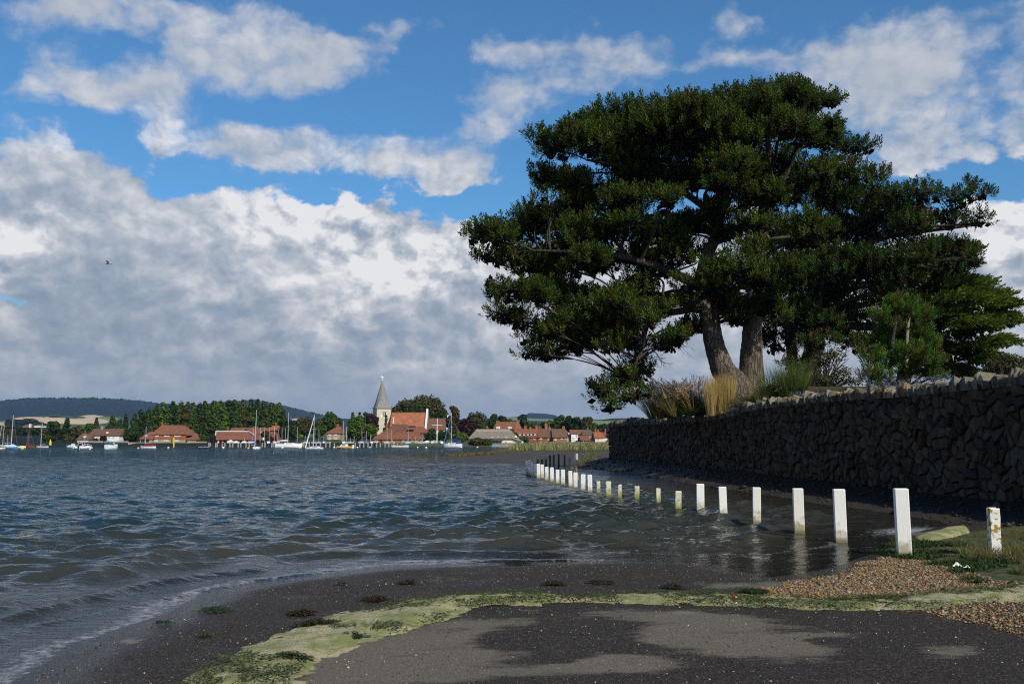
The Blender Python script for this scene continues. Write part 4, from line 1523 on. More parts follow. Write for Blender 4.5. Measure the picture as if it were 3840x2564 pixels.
M_peb = material('pebble', (1, 1, 1), .55, .1, 20, spec=.4, tint=True)
PAL = [(.24, .125, .040), (.29, .165, .06), (.24, .19, .11), (.14, .085, .04), (.34, .28, .18), (.20, .090, .025), (.07, .055, .035), (.14, .13, .06)]
x1, y1 = area_points(SHINGLE_A, 90000, .08, 21)
x2, y2 = area_points(SHINGLE_B, 30000, .08, 22)
x, y = np.concatenate([x1, x2]), np.concatenate([y1, y2])
k = np.hypot(x, y) < 17
q_ = r.permutation(int(k.sum()))[:21000]
x, y = x[k][q_], y[k][q_]
pebbles('shingle_pebbles', np.stack([x, y, ztop(x, y)], 1), .0115, 23, 'brown and orange flint pebbles banked beside the road', PAL)
x = r.uniform(-5, 6.5, 15000)
y = r.uniform(5.2, 14, 15000)
k = (sdf(x, y, WATER_POLY) > .1) & (r.random(15000) < .85)
x, y = x[k], y[k]
pebbles('scattered_pebbles', np.stack([x, y, ztop(x, y)], 1), .0048, 24, 'small loose pebbles scattered over the wet road', PAL + [(.05, .045, .04)] * 5 + [(.45, .40, .33)] * 2)

# litter
def rag(name, px, py, s, cols_, label, z=.1):
    g = gnd(px, py, z)
    r = random.Random(int(px))
    o_ = MB()
    n = 7
    hs = [[(g[0] + s * ((i / (n - 1)) - .5) * 2 + r.uniform(-.1, .1) * s, g[1] + s * ((j / (n - 1)) - .5) + r.uniform(-.1, .1) * s,
            z - .01 + s * r.uniform(.1, 1.1) * (1 - abs(i / (n - 1) - .5) * 1.6)) for i in range(n)] for j in range(n)]
    vs_ = [p for rw in hs for p in rw]
    o_.add(vs_, [(j * n + i, j * n + i + 1, (j + 1) * n + i + 1, (j + 1) * n + i) for j in range(n - 1) for i in range(n - 1)])
    return o_.build(name, cols_, None, label, 'litter')


M_red = material('red_plastic', (0.75, 0.02, 0.02), .35, .2, 9, spec=.5)
M_wht = material('white_plastic', (0.75, 0.75, 0.75), .4, .2, 9, spec=.5)
rag('red_litter', 2754, 2238, .032, M_red, 'scrap of bright red plastic litter on the foam band', .16)
rag('white_litter', 2772, 2256, .035, M_wht, 'clear white plastic scrap just below the red litter', .12)
rag('white_litter', 3590, 2120, .050, M_wht, 'crumpled white litter in dark weed by the marker post', .12)
rag('white_litter', 3626, 2125, .036, M_wht, 'smaller pale litter scrap right of the crumpled white one', .12)
# short twig on the road
tw_ = MB()
p0, p1 = gnd(3195, 2388, .1), gnd(3258, 2392, .1)
tw_.tube([p0 + [0, 0, .0], (p0 + p1) / 2 + [0, 0, .012], p1], .006, 5)
tw_.build('white_stick', M_wht, None, 'short pale stick lying on the dark road at right', 'stick')

# rubble and clods on the shaded bank
x = r.uniform(3, 11.5, 3000)
y = r.uniform(17, 66, 3000)
w__ = wall_x(y) - x
k = (w__ > .05) & (w__ < 2.3)
x, y = x[k], y[k]
pebbles('bank_rubble', np.stack([x, y, ztop(x, y)], 1), .055, 27, 'dark stones and clods lying on the bank below the wall', [(.016, .013, .009), (.010, .008, .006), (.04, .033, .024)])

# ---------------------------------------------------------------- pines
def bark(name, c1, c2):
    m = bpy.data.materials.new(name)
    m.use_nodes = True
    nt = m.node_tree
    b = nt.nodes['Principled BSDF']
    b.inputs['Roughness'].default_value = .95
    g = nd(nt, 'ShaderNodeNewGeometry').outputs['Position']
    mp_ = nd(nt, 'ShaderNodeMapping')
    mp_.inputs['Scale'].default_value = (1, 1, .22)
    link(nt, g, mp_.inputs[0])
    v_ = nd(nt, 'ShaderNodeTexVoronoi', i_Scale=7.0, feature='DISTANCE_TO_EDGE')
    dn = nd(nt, 'ShaderNodeTexNoise', i_Scale=5.0, i_Detail=4.0)
    link(nt, mp_.outputs[0], dn.inputs[0])
    ad = nd(nt, 'ShaderNodeVectorMath', op='MULTIPLY_ADD')
    link(nt, dn.outputs['Color'], ad.inputs[0])
    ad.inputs[1].default_value = (.25, .25, .25)
    link(nt, mp_.outputs[0], ad.inputs[2])
    link(nt, ad.outputs[0], v_.inputs[0])
    n_ = noise(nt, 30, 5, .6, mp_.outputs[0])
    f_ = mrange(nt, v_.outputs['Distance'], 0, .12)
    c_ = mixc(nt, f_, tuple(q * .35 for q in c1), mixc(nt, n_, c1, c2))
    link(nt, c_, b.inputs['Base Color'])
    bp_ = nd(nt, 'ShaderNodeBump')
    bp_.inputs['Distance'].default_value = .05
    link(nt, mth(nt, 'MULTIPLY_ADD', n_, .4, f_), bp_.inputs['Height'])
    link(nt, bp_.outputs[0], b.inputs['Normal'])
    return m


M_bark = bark('pine_bark', (0.165, 0.13, 0.095), (0.085, 0.068, 0.052))
M_limb = bark('dark_limb_bark', (0.075, 0.060, 0.045), (0.04, 0.033, 0.027))
M_twig = material('twig', (0.055, 0.042, 0.032), .9, .3, 8)


def smooth_path(P_, n):
    """Catmull-Rom through points (with radii in 4th column)"""
    P_ = np.array(P_, float)
    Q = np.vstack([2 * P_[0] - P_[1], P_, 2 * P_[-1] - P_[-2]])
    out_ = []
    for i in range(1, len(Q) - 2):
        for k in range(n):
            t = k / n
            out_.append(.5 * ((2 * Q[i]) + (-Q[i - 1] + Q[i + 1]) * t + (2 * Q[i - 1] - 5 * Q[i] + 4 * Q[i + 1] - Q[i + 2]) * t * t + (-Q[i - 1] + 3 * Q[i] - 3 * Q[i + 1] + Q[i + 2]) * t ** 3))
    out_.append(Q[-2])
    return np.array(out_)


def trunk_mesh(name, ctrl, parent, nseg=16, sides=26, mat=None, rough=.05):
    """ctrl: (px, py, Y, radius m)"""
    P_ = [(*at(a, b, Y), r_) for a, b, Y, r_ in ctrl]
    S = smooth_path(P_, nseg)
    mb_ = MB()
    vs_ = []
    for i, q in enumerate(S):
        t = S[min(i + 1, len(S) - 1), :3] - S[max(i - 1, 0), :3]
        t /= np.linalg.norm(t) + 1e-9
        a = np.cross(t, (0, 1, 0))
        a /= np.linalg.norm(a)
        b = np.cross(t, a)
        for k in range(sides):
            an = 6.2832 * k / sides
            rr_ = q[3] * .9 * (1 + rough * math.sin(k * 5.1 + math.sin(i * .35) * 1.2) + rough * 1.2 * (random.random() - .5) + .10 * math.sin(an * 2 + i * .1))
            vs_.append(q[:3] + (a * math.cos(an) + b * math.sin(an)) * rr_)
    fs_ = [(i * sides + k, i * sides + (k + 1) % sides, (i + 1) * sides + (k + 1) % sides, (i + 1) * sides + k) for i in range(len(S) - 1) for k in range(sides)]
    mb_.add(vs_, fs_)
    mb_.build(name, mat or M_bark, parent, smooth=True)
    return S


def puff_mesh(P_, D_, seed, size=.26, n_n=16, cols=None, wid=.030, spread=.95, ax_len=.75, rad_len=.52):
    """bottle-brush shoots: position, axis; returns arrays"""
    r = np.random.default_rng(seed)
    n = len(P_)
    D_ = D_ / (np.linalg.norm(D_, axis=1, keepdims=True) + 1e-9)
    ref = np.where(np.abs(D_[:, 2:3]) < .9, np.array([[0, 0, 1.0]]), np.array([[1.0, 0, 0]]))
    A = np.cross(D_, ref)
    A /= np.linalg.norm(A, axis=1, keepdims=True) + 1e-9
    B = np.cross(D_, A)
    S = size * (.7 + .6 * r.random(n))
    k = n_n
    an = (np.arange(k) * 2.39996)[None] + r.random((n, 1)) * 6.28
    h = ((np.arange(k) + .5) / k)[None] * np.ones((n, 1))
    rootp = P_[:, None] + D_[:, None] * (S[:, None] * h * ax_len)[..., None]
    rad_ = A[:, None] * np.cos(an)[..., None] + B[:, None] * np.sin(an)[..., None]
    up = (.30 + .85 * h)[..., None]
    dirn = rad_ * spread * (1.15 - h * .75)[..., None] + D_[:, None] * up
    dirn /= np.linalg.norm(dirn, axis=2, keepdims=True)
    L = (S * rad_len)[:, None, None] * (.8 + .4 * r.random((n, k, 1)))
    tan = np.cross(dirn, rad_)
    tan /= np.linalg.norm(tan, axis=2, keepdims=True) + 1e-9
    w = wid * (S / size)[:, None, None]
    tip = rootp + dirn * L
    v0 = tip - tan * w * .6
    v1 = tip + tan * w * .6
    v2 = rootp
    V_ = np.stack([v0, v1, v2], 2).reshape(-1, 3)
    T_ = np.arange(len(V_)).reshape(-1, 3)
    cols = np.array(cols)
    base = cols[r.integers(0, len(cols), n)] * (.75 + .5 * r.random(n))[:, None]
    C_ = np.repeat(np.repeat(base, k, 0).reshape(n, k, 3) * (.8 + .4 * r.random((n, k, 1))), 3, 1).reshape(-1, 3)
    return V_, T_, C_


def nearest_on(S, p):
    d = np.linalg.norm(S[:, :3] - p, axis=1)
    return int(np.argmin(d))


PINE_COLS = ((.042, .070, .008), (.058, .092, .009), (.030, .056, .007), (.070, .104, .010), (.040, .068, .008), (.034, .062, .008), (.048, .078, .008), (.075, .058, .012))


def grow_pine(root, trunks, pads, seed, dens=26.0, depth_of=None, cols=PINE_COLS, holes=(), size=.27, dense_cap=500, low=.45):
    r = np.random.default_rng(seed)
    TR = np.vstack(trunks)
    parts, br, tw = [], MB(), MB()
    FC, FR = [], []
    for (px, py, rx, ry, Y) in pads:
        rx, ry = rx * 1.10, ry * 1.22
        c = at(px, py, Y)
        m = Y / F
        RX, RZ = rx * m, ry * m
        RY = min(max(RX * .8, RZ), 3.2)
        # limb to the trunk: join lower down the stem and rise
        tgt = c - np.array([0, 0, RZ * .25])
        cost = np.linalg.norm(TR[:, :3] - tgt, axis=1) + np.maximum(0, TR[:, 2] - tgt[2] + .6) * 3.0
        j = int(np.argmin(cost))
        q = TR[j]
        ln_ = np.linalg.norm(q[:3] - tgt)
        r0 = min(.045 + .018 * ln_, q[3] * .6)
        mid1 = q[:3] * .66 + tgt * .34 + np.array([r.normal(0, .12), r.normal(0, .12), .05 * ln_])
        mid2 = q[:3] * .33 + tgt * .67 + np.array([r.normal(0, .15), r.normal(0, .15), .06 * ln_])
        lp = smooth_path([(*q[:3], r0), (*mid1, r0 * .8), (*mid2, r0 * .6), (*tgt, r0 * .35)], 4)
        br.tube(lp[:, :3], list(lp[:, 3]), 6, caps=False)
        nl = int(max(3, min(14, round(RX * RZ * 1.6 + RX * 1.3))))
        n_p = int(min(dense_cap, dens * (RX * RZ * 1.7 + RX * RY * .55)))
        lum = []
        for _ in range(nl):
            for _t in range(20):
                u = r.normal(0, 1, 3)
                u /= np.linalg.norm(u)
                u *= r.random() ** .33 * .80
                if u[2] > -.55:
                    break
            lc = c + u * np.array([RX, RY, RZ])
            lum.append((lc, .34 * min(RX, 2.2) * (.7 + .5 * r.random()) + .22))
            lp2 = np.array([lp[-4][:3], (lp[-1][:3] + lc) / 2 + r.normal(0, .08, 3), lc - [0, 0, .15]])
            br.tube(lp2, [.035, .025, .012], 4, caps=False)
        per = max(8, n_p // nl)
        FC.extend([q_[0] for q_ in lum])
        FR.extend([q_[1] * .80 for q_ in lum])
        for lc, lr in lum:
            u = r.normal(0, 1, (per, 3))
            u /= np.linalg.norm(u, axis=1, keepdims=True)
            u[:, 2] = np.where(u[:, 2] < -low, -u[:, 2] * .5, u[:, 2])
            q_ = lc + u * lr * (.70 + .38 * r.random((per, 1))) * np.array([1.15, 1.15, .72])
            dd_ = u * .55 + np.array([0, 0, 1.15]) + (q_ - c) / np.array([RX, RY, RZ]) * .35 + r.normal(0, .22, (per, 3))
            if holes:
                hx, hy = project(q_[:, 0], q_[:, 1], q_[:, 2])
                kk = np.ones(per, bool)
                for (ax, ay, aw, ah) in holes:
                    kk &= ((hx - ax) / aw) ** 2 + ((hy - ay) / ah) ** 2 > 1 - .6 * r.random(per)
                q_, dd_ = q_[kk], dd_[kk]
            if len(q_):
                parts.append((q_, dd_))
                for k in range(0, len(q_), 9):
                    tw.tube([lc - [0, 0, lr * .3], (lc + q_[k]) / 2 - [0, 0, .05], q_[k]], [.012, .009, .006], 3, caps=False)
    PP, DD = np.concatenate([p[0] for p in parts]), np.concatenate([p[1] for p in parts])
    v, t, c = puff_mesh(PP, DD, seed, size=size, cols=cols, wid=.046, n_n=17, spread=1.15, ax_len=.85, rad_len=.40)
    vq, qq, cq = leaf_cloud(FC, np.stack([FR, FR, np.array(FR) * .62], 1), len(FC) * 26, .17, ((.008, .011, .004), (.014, .011, .005)), seed + 5, shell=.15, horiz=1.0)  # near-black inner needles: shade inside the crown put into the colour
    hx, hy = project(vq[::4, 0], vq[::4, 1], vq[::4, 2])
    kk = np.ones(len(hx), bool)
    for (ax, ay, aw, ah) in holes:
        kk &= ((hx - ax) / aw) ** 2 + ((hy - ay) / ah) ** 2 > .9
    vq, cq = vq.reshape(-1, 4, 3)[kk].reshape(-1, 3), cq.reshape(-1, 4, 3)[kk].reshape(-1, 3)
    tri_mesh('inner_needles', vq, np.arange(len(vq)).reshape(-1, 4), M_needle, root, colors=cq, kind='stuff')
    tri_mesh('crown', v, t, M_needle, root, colors=c, kind='stuff')
    br.build('limbs', M_limb, root, smooth=True)
    tw.build('twigs', M_twig, root, kind='stuff')
    return len(PP)


def dep(px, py, base=44.0, seed=[0]):
    """depth of a foliage pad: lower and outer ones hang nearer"""
    seed[0] += 1
    q = random.Random(seed[0] * 7 + 3)
    return base + q.uniform(-3.0, 2.2) - .0016 * (py - 700) - 0.3


PADS_A = [(2330, 425, 150, 52), (2490, 378, 150, 52), (2210, 470, 110, 52), (2640, 410, 140, 62), (2780, 352, 120, 58), (2915, 345, 120, 58), (3030, 400, 70, 52), (3085, 350, 34, 36), (3105, 430, 28, 16),
          (2070, 552, 80, 44), (2200, 540, 140, 52), (2420, 495, 170, 60), (2600, 530, 150, 60), (2780, 480, 140, 60), (2930, 490, 140, 62), (3060, 520, 80, 50), (2430, 590, 120, 34), (2300, 610, 120, 30),
          (2040, 668, 52, 30), (2160, 690, 120, 42), (2330, 690, 150, 50), (2500, 680, 150, 52), (2680, 640, 130, 60), (2840, 640, 140, 56), (2990, 640, 130, 56), (2180, 785, 110, 36), (2330, 790, 120, 34), (2060, 772, 40, 34),
          (1800, 876, 48, 34), (1900, 895, 100, 48), (2040, 872, 110, 50), (2180, 880, 120, 52), (2330, 875, 120, 52), (2460, 885, 110, 52), (2570, 850, 90, 48), (2530, 762, 90, 38), (2680, 800, 70, 40), (2750, 722, 100, 46), (2880, 745, 120, 52), (2010, 830, 90, 30),
          (1840, 965, 54, 38), (1980, 990, 110, 52), (2130, 990, 120, 52), (2290, 1010, 120, 54), (2440, 1010, 100, 50), (2560, 960, 80, 44), (2640, 1055, 90, 50), (2760, 1065, 110, 58), (2860, 1110, 60, 50), (2960, 880, 120, 50),
          (1875, 1110, 52, 40), (1980, 1120, 100, 46), (2110, 1110, 110, 46), (2260, 1120, 110, 40), (2400, 1110, 90, 40), (2680, 1130, 70, 40), (2780, 1150, 90, 40),
          (1960, 1205, 60, 32), (2060, 1240, 74, 34), (2010, 1325, 44, 24), (2160, 1230, 90, 38), (2190, 1305, 52, 26), (2300, 1220, 80, 38), (2320, 1300, 54, 28), (2430, 1215, 70, 34), (2530, 1275, 60, 30), (2090, 1335, 34, 16), (2585, 1245, 34, 18), (2700, 1010, 80, 40), (2620, 1130, 80, 44), (2720, 920, 90, 44), (2780, 860, 90, 50), (2850, 960, 90, 50), (2870, 1030, 90, 50), (2610, 700, 100, 50), (2760, 560, 120, 60), (2640, 560, 120, 50), (2830, 1190, 80, 34), (2740, 1195, 60, 24), (2900, 1150, 60, 44), (2360, 1160, 90, 30), (2480, 1180, 70, 26), (2400, 950, 100, 40), (2230, 940, 110, 40), (2060, 1060, 100, 40), (2220, 1180, 80, 30),
          (2390, 1345, 42, 30), (2350, 1415, 58, 32), (2275, 1475, 44, 26), (2370, 1480, 48, 22), (2285, 1530, 28, 12)]
PADS_B = [(3170, 585, 70, 38), (3250, 570, 40, 26), (3130, 520, 26, 24), (3130, 660, 110, 50), (3290, 690, 70, 40), (3010, 740, 120, 52), (3180, 780, 120, 52), (3340, 780, 110, 48), (3460, 740, 80, 36), (3570, 750, 80, 30), (3650, 742, 56, 20), (3640, 700, 20, 12),
          (3090, 880, 120, 54), (3250, 890, 130, 54), (3410, 870, 120, 46), (3560, 848, 90, 28), (3670, 836, 60, 15), (3000, 985, 120, 56), (3160, 1000, 120, 56), (3320, 1000, 130, 54), (3470, 960, 100, 40), (3590, 930, 60, 24), (3640, 970, 40, 20),
          (2960, 1060, 90, 50), (3080, 1100, 110, 56), (3240, 1110, 120, 54), (3390, 1080, 110, 48), (2950, 1180, 90, 50), (3060, 1220, 100, 50), (3200, 1210, 100, 44), (2940, 1290, 70, 40), (3080, 1320, 80, 34), (3210, 1290, 70, 36), (2880, 1260, 60, 36), (3000, 1380, 60, 24),
          (3100, 960, 160, 80), (3000, 1150, 130, 90), (3250, 1050, 160, 80), (3350, 1180, 120, 70), (3120, 1240, 140, 60), (3450, 1080, 130, 60), (3550, 1010, 110, 40), (3420, 1240, 110, 60), (3530, 1150, 90, 50), (3300, 1290, 100, 40), (2900, 900, 120, 70), (2940, 1040, 120, 70), (3250, 800, 130, 60), (3420, 830, 120, 40), (3120, 720, 120, 60), (3500, 1290, 80, 40), (3440, 1370, 70, 26)]
random.seed(5)
HOLES = [(2672, 955, 34, 40), (2690, 965, 40, 16), (2860, 800, 40, 20), (2960, 808, 60, 16), (2270, 1062, 150, 9), (2530, 700, 40, 9), (2880, 445, 50, 9), (2050, 755, 30, 12), (2500, 1110, 60, 30), (2560, 1180, 60, 26), (2290, 1165, 90, 8), (2450, 1165, 60, 10), (2480, 1060, 50, 14)]
PADS_A = [(a, b + (38 if b < 480 else 0), c_, d) for a, b, c_, d in PADS_A]
pads = [(a, b, c_ * 1.0, d, dep(a, b, 44.2)) for a, b, c_, d in PADS_A]
# filler deeper in the crown so that it closes behind the front tiers
for a, b, c_, d in PADS_A[4:64]:
    if random.random() < .9:
        pads.append((a + random.uniform(-40, 60), b + random.uniform(-20, 30), c_ * .8, d * .8, 47.5 + random.uniform(-.5, 2.0)))
for a, b, c_, d in ((1920, 1180, 70, 34), (2000, 1270, 60, 30), (2120, 1285, 70, 30), (2240, 1280, 70, 34), (2380, 1265, 80, 36), (2470, 1300, 60, 28), (2560, 1225, 60, 30), (2420, 1390, 50, 28), (2320, 1440, 60, 30), (2280, 1500, 46, 24), (2200, 1200, 90, 34), (2340, 1190, 90, 34), (2470, 1150, 70, 34)):
    pads.append((a, b, c_, d, 44.5 + random.uniform(-1, 1.5)))
g0 = at(2790, 1470, 43.8)
pine1 = empty('pine_tree', g0, 'huge spreading pine with two leaning trunks, its dark crown reaching over the water', 'tree')
S1 = trunk_mesh('trunk', [(2800, 1530, 43.2, .62), (2770, 1455, 43.4, .60), (2715, 1390, 43.6, .56), (2682, 1300, 43.9, .53), (2662, 1190, 44.2, .48), (2640, 1060, 44.4, .40), (2655, 960, 44.6, .32), (2690, 860, 44.8, .26), (2700, 700, 45, .19), (2680, 520, 45, .10), (2640, 400, 45, .05)], pine1)
S2 = trunk_mesh('trunk', [(2830, 1520, 44.2, .64), (2822, 1440, 44.2, .56), (2818, 1340, 44.3, .53), (2822, 1230, 44.5, .50), (2836, 1090, 44.8, .44), (2850, 930, 45, .36), (2862, 800, 45.2, .28), (2880, 640, 45.4, .19), (2880, 420, 45.4, .08)], pine1)
S3 = trunk_mesh('trunk', [(2650, 1085, 44.4, .26), (2560, 1040, 43.8, .22), (2420, 985, 43.2, .17), (2250, 950, 42.6, .11), (2000, 940, 42.2, .05)], pine1, 8, 10, M_limb)
S4 = trunk_mesh('trunk', [(2656, 1150, 44.2, .20), (2560, 1165, 43.5, .16), (2440, 1200, 42.9, .12), (2400, 1330, 42.6, .08), (2350, 1420, 42.5, .045)], pine1, 8, 10, M_limb)
S5 = trunk_mesh('trunk', [(2700, 820, 44.8, .18), (2560, 720, 44.4, .15), (2400, 640, 44, .10), (2200, 600, 43.6, .05)], pine1, 8, 10, M_limb)
S6 = trunk_mesh('trunk', [(2860, 820, 45.2, .24), (2905, 720, 45.4, .20), (2970, 600, 45.6, .13), (3000, 450, 45.6, .06)], pine1, 8, 10, M_limb)
n1_ = grow_pine(pine1, [S1[60:], S2[64:], S3, S4, S5, S6], pads, 101, dens=92, holes=HOLES, size=.37)
# bare dead twigs under the crown
bt = MB()
rr0 = random.Random(4)


def twig_tree(mb_, p, d, L, r_, depth_):
    q = p + d * L
    mid = (p + q) / 2 + Vector((rr0.uniform(-1, 1), rr0.uniform(-1, 1), rr0.uniform(-1, 1))) * L * .1
    mb_.tube([p, mid, q], [r_, r_ * .8, r_ * .6], 4, caps=False)
    if depth_:
        for _ in range(rr0.choice((2, 3))):
            nd_ = (d + Vector((rr0.uniform(-1, 1), rr0.uniform(-1, 1), rr0.uniform(-.9, .6))) * .75).normalized()
            twig_tree(mb_, mid if rr0.random() < .4 else q, nd_, L * rr0.uniform(.5, .8), r_ * .6, depth_ - 1)


for px, py, Y, dx, dz in ((2420, 1330, 42.8, .9, -.35), (2440, 1300, 42.8, .7, -.9), (2400, 1390, 42.6, .8, -.5), (2640, 1250, 43.5, -1, .2), (2500, 1230, 43, .5, -.8), (2580, 1180, 43.5, -.6, -.5), (2300, 1180, 43, -.4, -.7)):
    twig_tree(bt, Vector(at(px, py, Y)), Vector((dx, rr0.uniform(-.3, .3), dz)).normalized(), rr0.uniform(.5, .9), .025, 4)
bt.build('dead_twigs', M_twig, pine1, kind='stuff')

padsb = [(a, b, c_, d, dep(a, b, 49.0)) for a, b, c_, d in PADS_B[:35]] + [(a, b, c_, d, 52.5 + random.uniform(-1, 1.5)) for a, b, c_, d in PADS_B[35:]]
g1 = at(3020, 1440, 49.5)
pine2 = empty('pine_tree', g1, 'darker pine behind, its flat boughs reaching far out to the right', 'tree')
T1 = trunk_mesh('trunk', [(3040, 1500, 49.5, .50), (3040, 1400, 49.5, .42), (3052, 1300, 49.6, .38), (3065, 1150, 49.8, .32), (3080, 980, 50, .25), (3070, 800, 50, .17), (3060, 640, 50, .08)], pine2)
T2 = trunk_mesh('trunk', [(3075, 1020, 50, .20), (3250, 900, 49.8, .16), (3450, 870, 49.5, .10), (3660, 845, 49.2, .04)], pine2, 8, 10, M_limb)
T3 = trunk_mesh('trunk', [(2985, 1490, 50.5, .34), (2975, 1380, 50.5, .30), (2960, 1200, 50.5, .26), (2980, 1050, 50.5, .18), (3000, 900, 50.4, .1)], pine2, 8, 14)
n2_ = grow_pine(pine2, [T1[40:], T2, T3[20:]], padsb, 202, dens=70, dense_cap=420, cols=((.028, .062, .011), (.040, .080, .013), (.022, .050, .010), (.07, .055, .016)), size=.38)
print('puffs', n1_, n2_)


# cypress on the right: sprays of pale green flame-like tips
cyp = empty('cypress_tree', at(3420, 1430, 53), 'bright yellow-green cypress at the right edge behind the dark pine', 'tree')
CT = trunk_mesh('trunk', [(3380, 1500, 53, .45), (3400, 1350, 53, .38), (3430, 1200, 53, .28), (3460, 1080, 53, .12)], cyp, 10, 14)
r = np.random.default_rng(77)
CYP = [(3560, 1010, 90, 40), (3640, 1080, 70, 40), (3700, 1120, 70, 36), (3600, 1130, 100, 46), (3740, 1150, 60, 26), (3700, 1200, 90, 36), (3760, 1210, 50, 20), (3620, 1220, 100, 44), (3710, 1280, 80, 34), (3500, 1180, 100, 60), (3600, 1300, 100, 40), (3680, 1340, 70, 24), (3540, 1370, 80, 26), (3480, 1300, 90, 50), (3560, 1080, 90, 50), (3420, 1150, 90, 60), (3400, 1260, 90, 60), (3600, 1390, 60, 14), (3500, 950, 70, 30), (3610, 955, 50, 20)]
P_, D_, K_ = [], [], []
brc = MB()
for a, b, rx, ry in CYP:
    Y = 52 + r.uniform(-2.2, 1.2)
    c = at(a, b, Y)
    m = Y / F
    n = int(rx * ry * m * m * 110) + 60
    u = r.normal(0, 1, (n, 3))
    u /= np.linalg.norm(u, axis=1, keepdims=True)
    u[:, 2] = np.abs(u[:, 2]) * .9 - .25
    q = c + u * np.array([rx * m, min(rx * m, 1.8), ry * m]) * (.55 + .5 * r.random((n, 1)))
    out_ = q - CT[25, :3]
    out_ /= np.linalg.norm(out_, axis=1, keepdims=True)
    P_.append(q)
    D_.append(out_ * 1.0 + np.array([.45, -.05, .42]) + r.normal(0, .18, (n, 3)))
    K_ += [a] * n
    j = nearest_on(CT, c - [0, 0, 1.5])
    brc.tube([CT[j, :3], (CT[j, :3] + c) / 2 + [0, 0, .2], c], [.09, .06, .02], 5, caps=False)
P_, D_, K_ = np.concatenate(P_), np.concatenate(D_), np.array(K_)
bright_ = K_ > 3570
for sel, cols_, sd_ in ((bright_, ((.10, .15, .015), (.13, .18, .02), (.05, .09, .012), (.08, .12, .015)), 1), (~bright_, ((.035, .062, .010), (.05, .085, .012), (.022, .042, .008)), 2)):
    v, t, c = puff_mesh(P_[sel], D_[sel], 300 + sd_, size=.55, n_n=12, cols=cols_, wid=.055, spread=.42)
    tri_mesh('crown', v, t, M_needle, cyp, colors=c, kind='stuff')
_c = [at(a, b + ry * .3, 53.2) for a, b, rx, ry in CYP]
_r = [(rx * .8 * 53 / F, 1.3, ry * .95 * 53 / F) for a, b, rx, ry in CYP]
v, q, c = leaf_cloud(_c, _r, 5200, .16, ((.016, .028, .008), (.028, .042, .010), (.02, .022, .008)), 303, shell=.1, horiz=.8)
tri_mesh('inner_foliage', v, q, M_needle, cyp, colors=c, kind='stuff')
brc.build('limbs', M_bark, cyp, smooth=True)

# young pine before it, two thin pale stems
yp = empty('young_pine_tree', at(3400, 1450, 36), 'slim young pine with two pale stems rising behind the wall', 'tree')
for ctrl in ([(3352, 1480, 36, .075), (3340, 1400, 36, .07), (3346, 1300, 36, .06), (3360, 1200, 36, .045), (3362, 1130, 36, .02)], [(3408, 1480, 36.4, .085), (3400, 1380, 36.4, .08), (3402, 1260, 36.4, .065), (3410, 1180, 36.4, .05), (3420, 1130, 36.4, .02)]):
    trunk_mesh('stem', ctrl, yp, 6, 10, material('young_bark', (0.26, 0.23, 0.17), .9, .3, 9, bump=.01), .03)
P_, D_ = [], []
ybr = MB()
for a, b, rx, ry, n in ((a_, b_, c_ * .80, d_ * .85, int(e_ * 1.2)) for a_, b_, c_, d_, e_ in ((3360, 1150, 50, 40, 60), (3420, 1160, 60, 36, 70), (3460, 1190, 50, 30, 50), (3300, 1190, 46, 30, 40), (3330, 1230, 60, 36, 60), (3440, 1250, 70, 40, 80), (3490, 1290, 50, 34, 60), (3290, 1290, 60, 40, 70), (3420, 1320, 80, 34, 80), (3270, 1340, 60, 34, 60), (3480, 1360, 70, 34, 80), (3330, 1360, 70, 40, 80), (3420, 1400, 90, 36, 90), (3280, 1410, 70, 40, 90), (3500, 1420, 60, 24, 50), (3320, 1460, 80, 24, 70))):
    c = at(a, b, 36 + r.uniform(-1, 1))
    m = 36 / F
    u = r.normal(0, 1, (n, 3))
    u /= np.linalg.norm(u, axis=1, keepdims=True)
    q = c + u * np.array([rx * m, rx * m, ry * m]) * (.3 + .7 * r.random((n, 1)))
    P_.append(q)
    D_.append(u * .7 + np.array([0, 0, 1.0]) + r.normal(0, .2, (n, 3)))
    s_ = at(3350 if a < 3380 else 3404, min(b + 45, 1440), 36.2)
    ybr.tube([s_, (s_ + c) / 2, c], [.03, .02, .01], 4, caps=False)
    for k in range(0, n, 7):
        ybr.tube([c, q[k]], [.010, .006], 3, caps=False)
v, t, c = puff_mesh(np.concatenate(P_), np.concatenate(D_), 401, size=.26, n_n=22, cols=((.055, .13, .015), (.075, .16, .018), (.040, .095, .012), (.12, .085, .02)), wid=.022, spread=1.0)
tri_mesh('crown', v, t, M_needle, yp, colors=c, kind='stuff')
ybr.build('limbs', M_twig, yp)


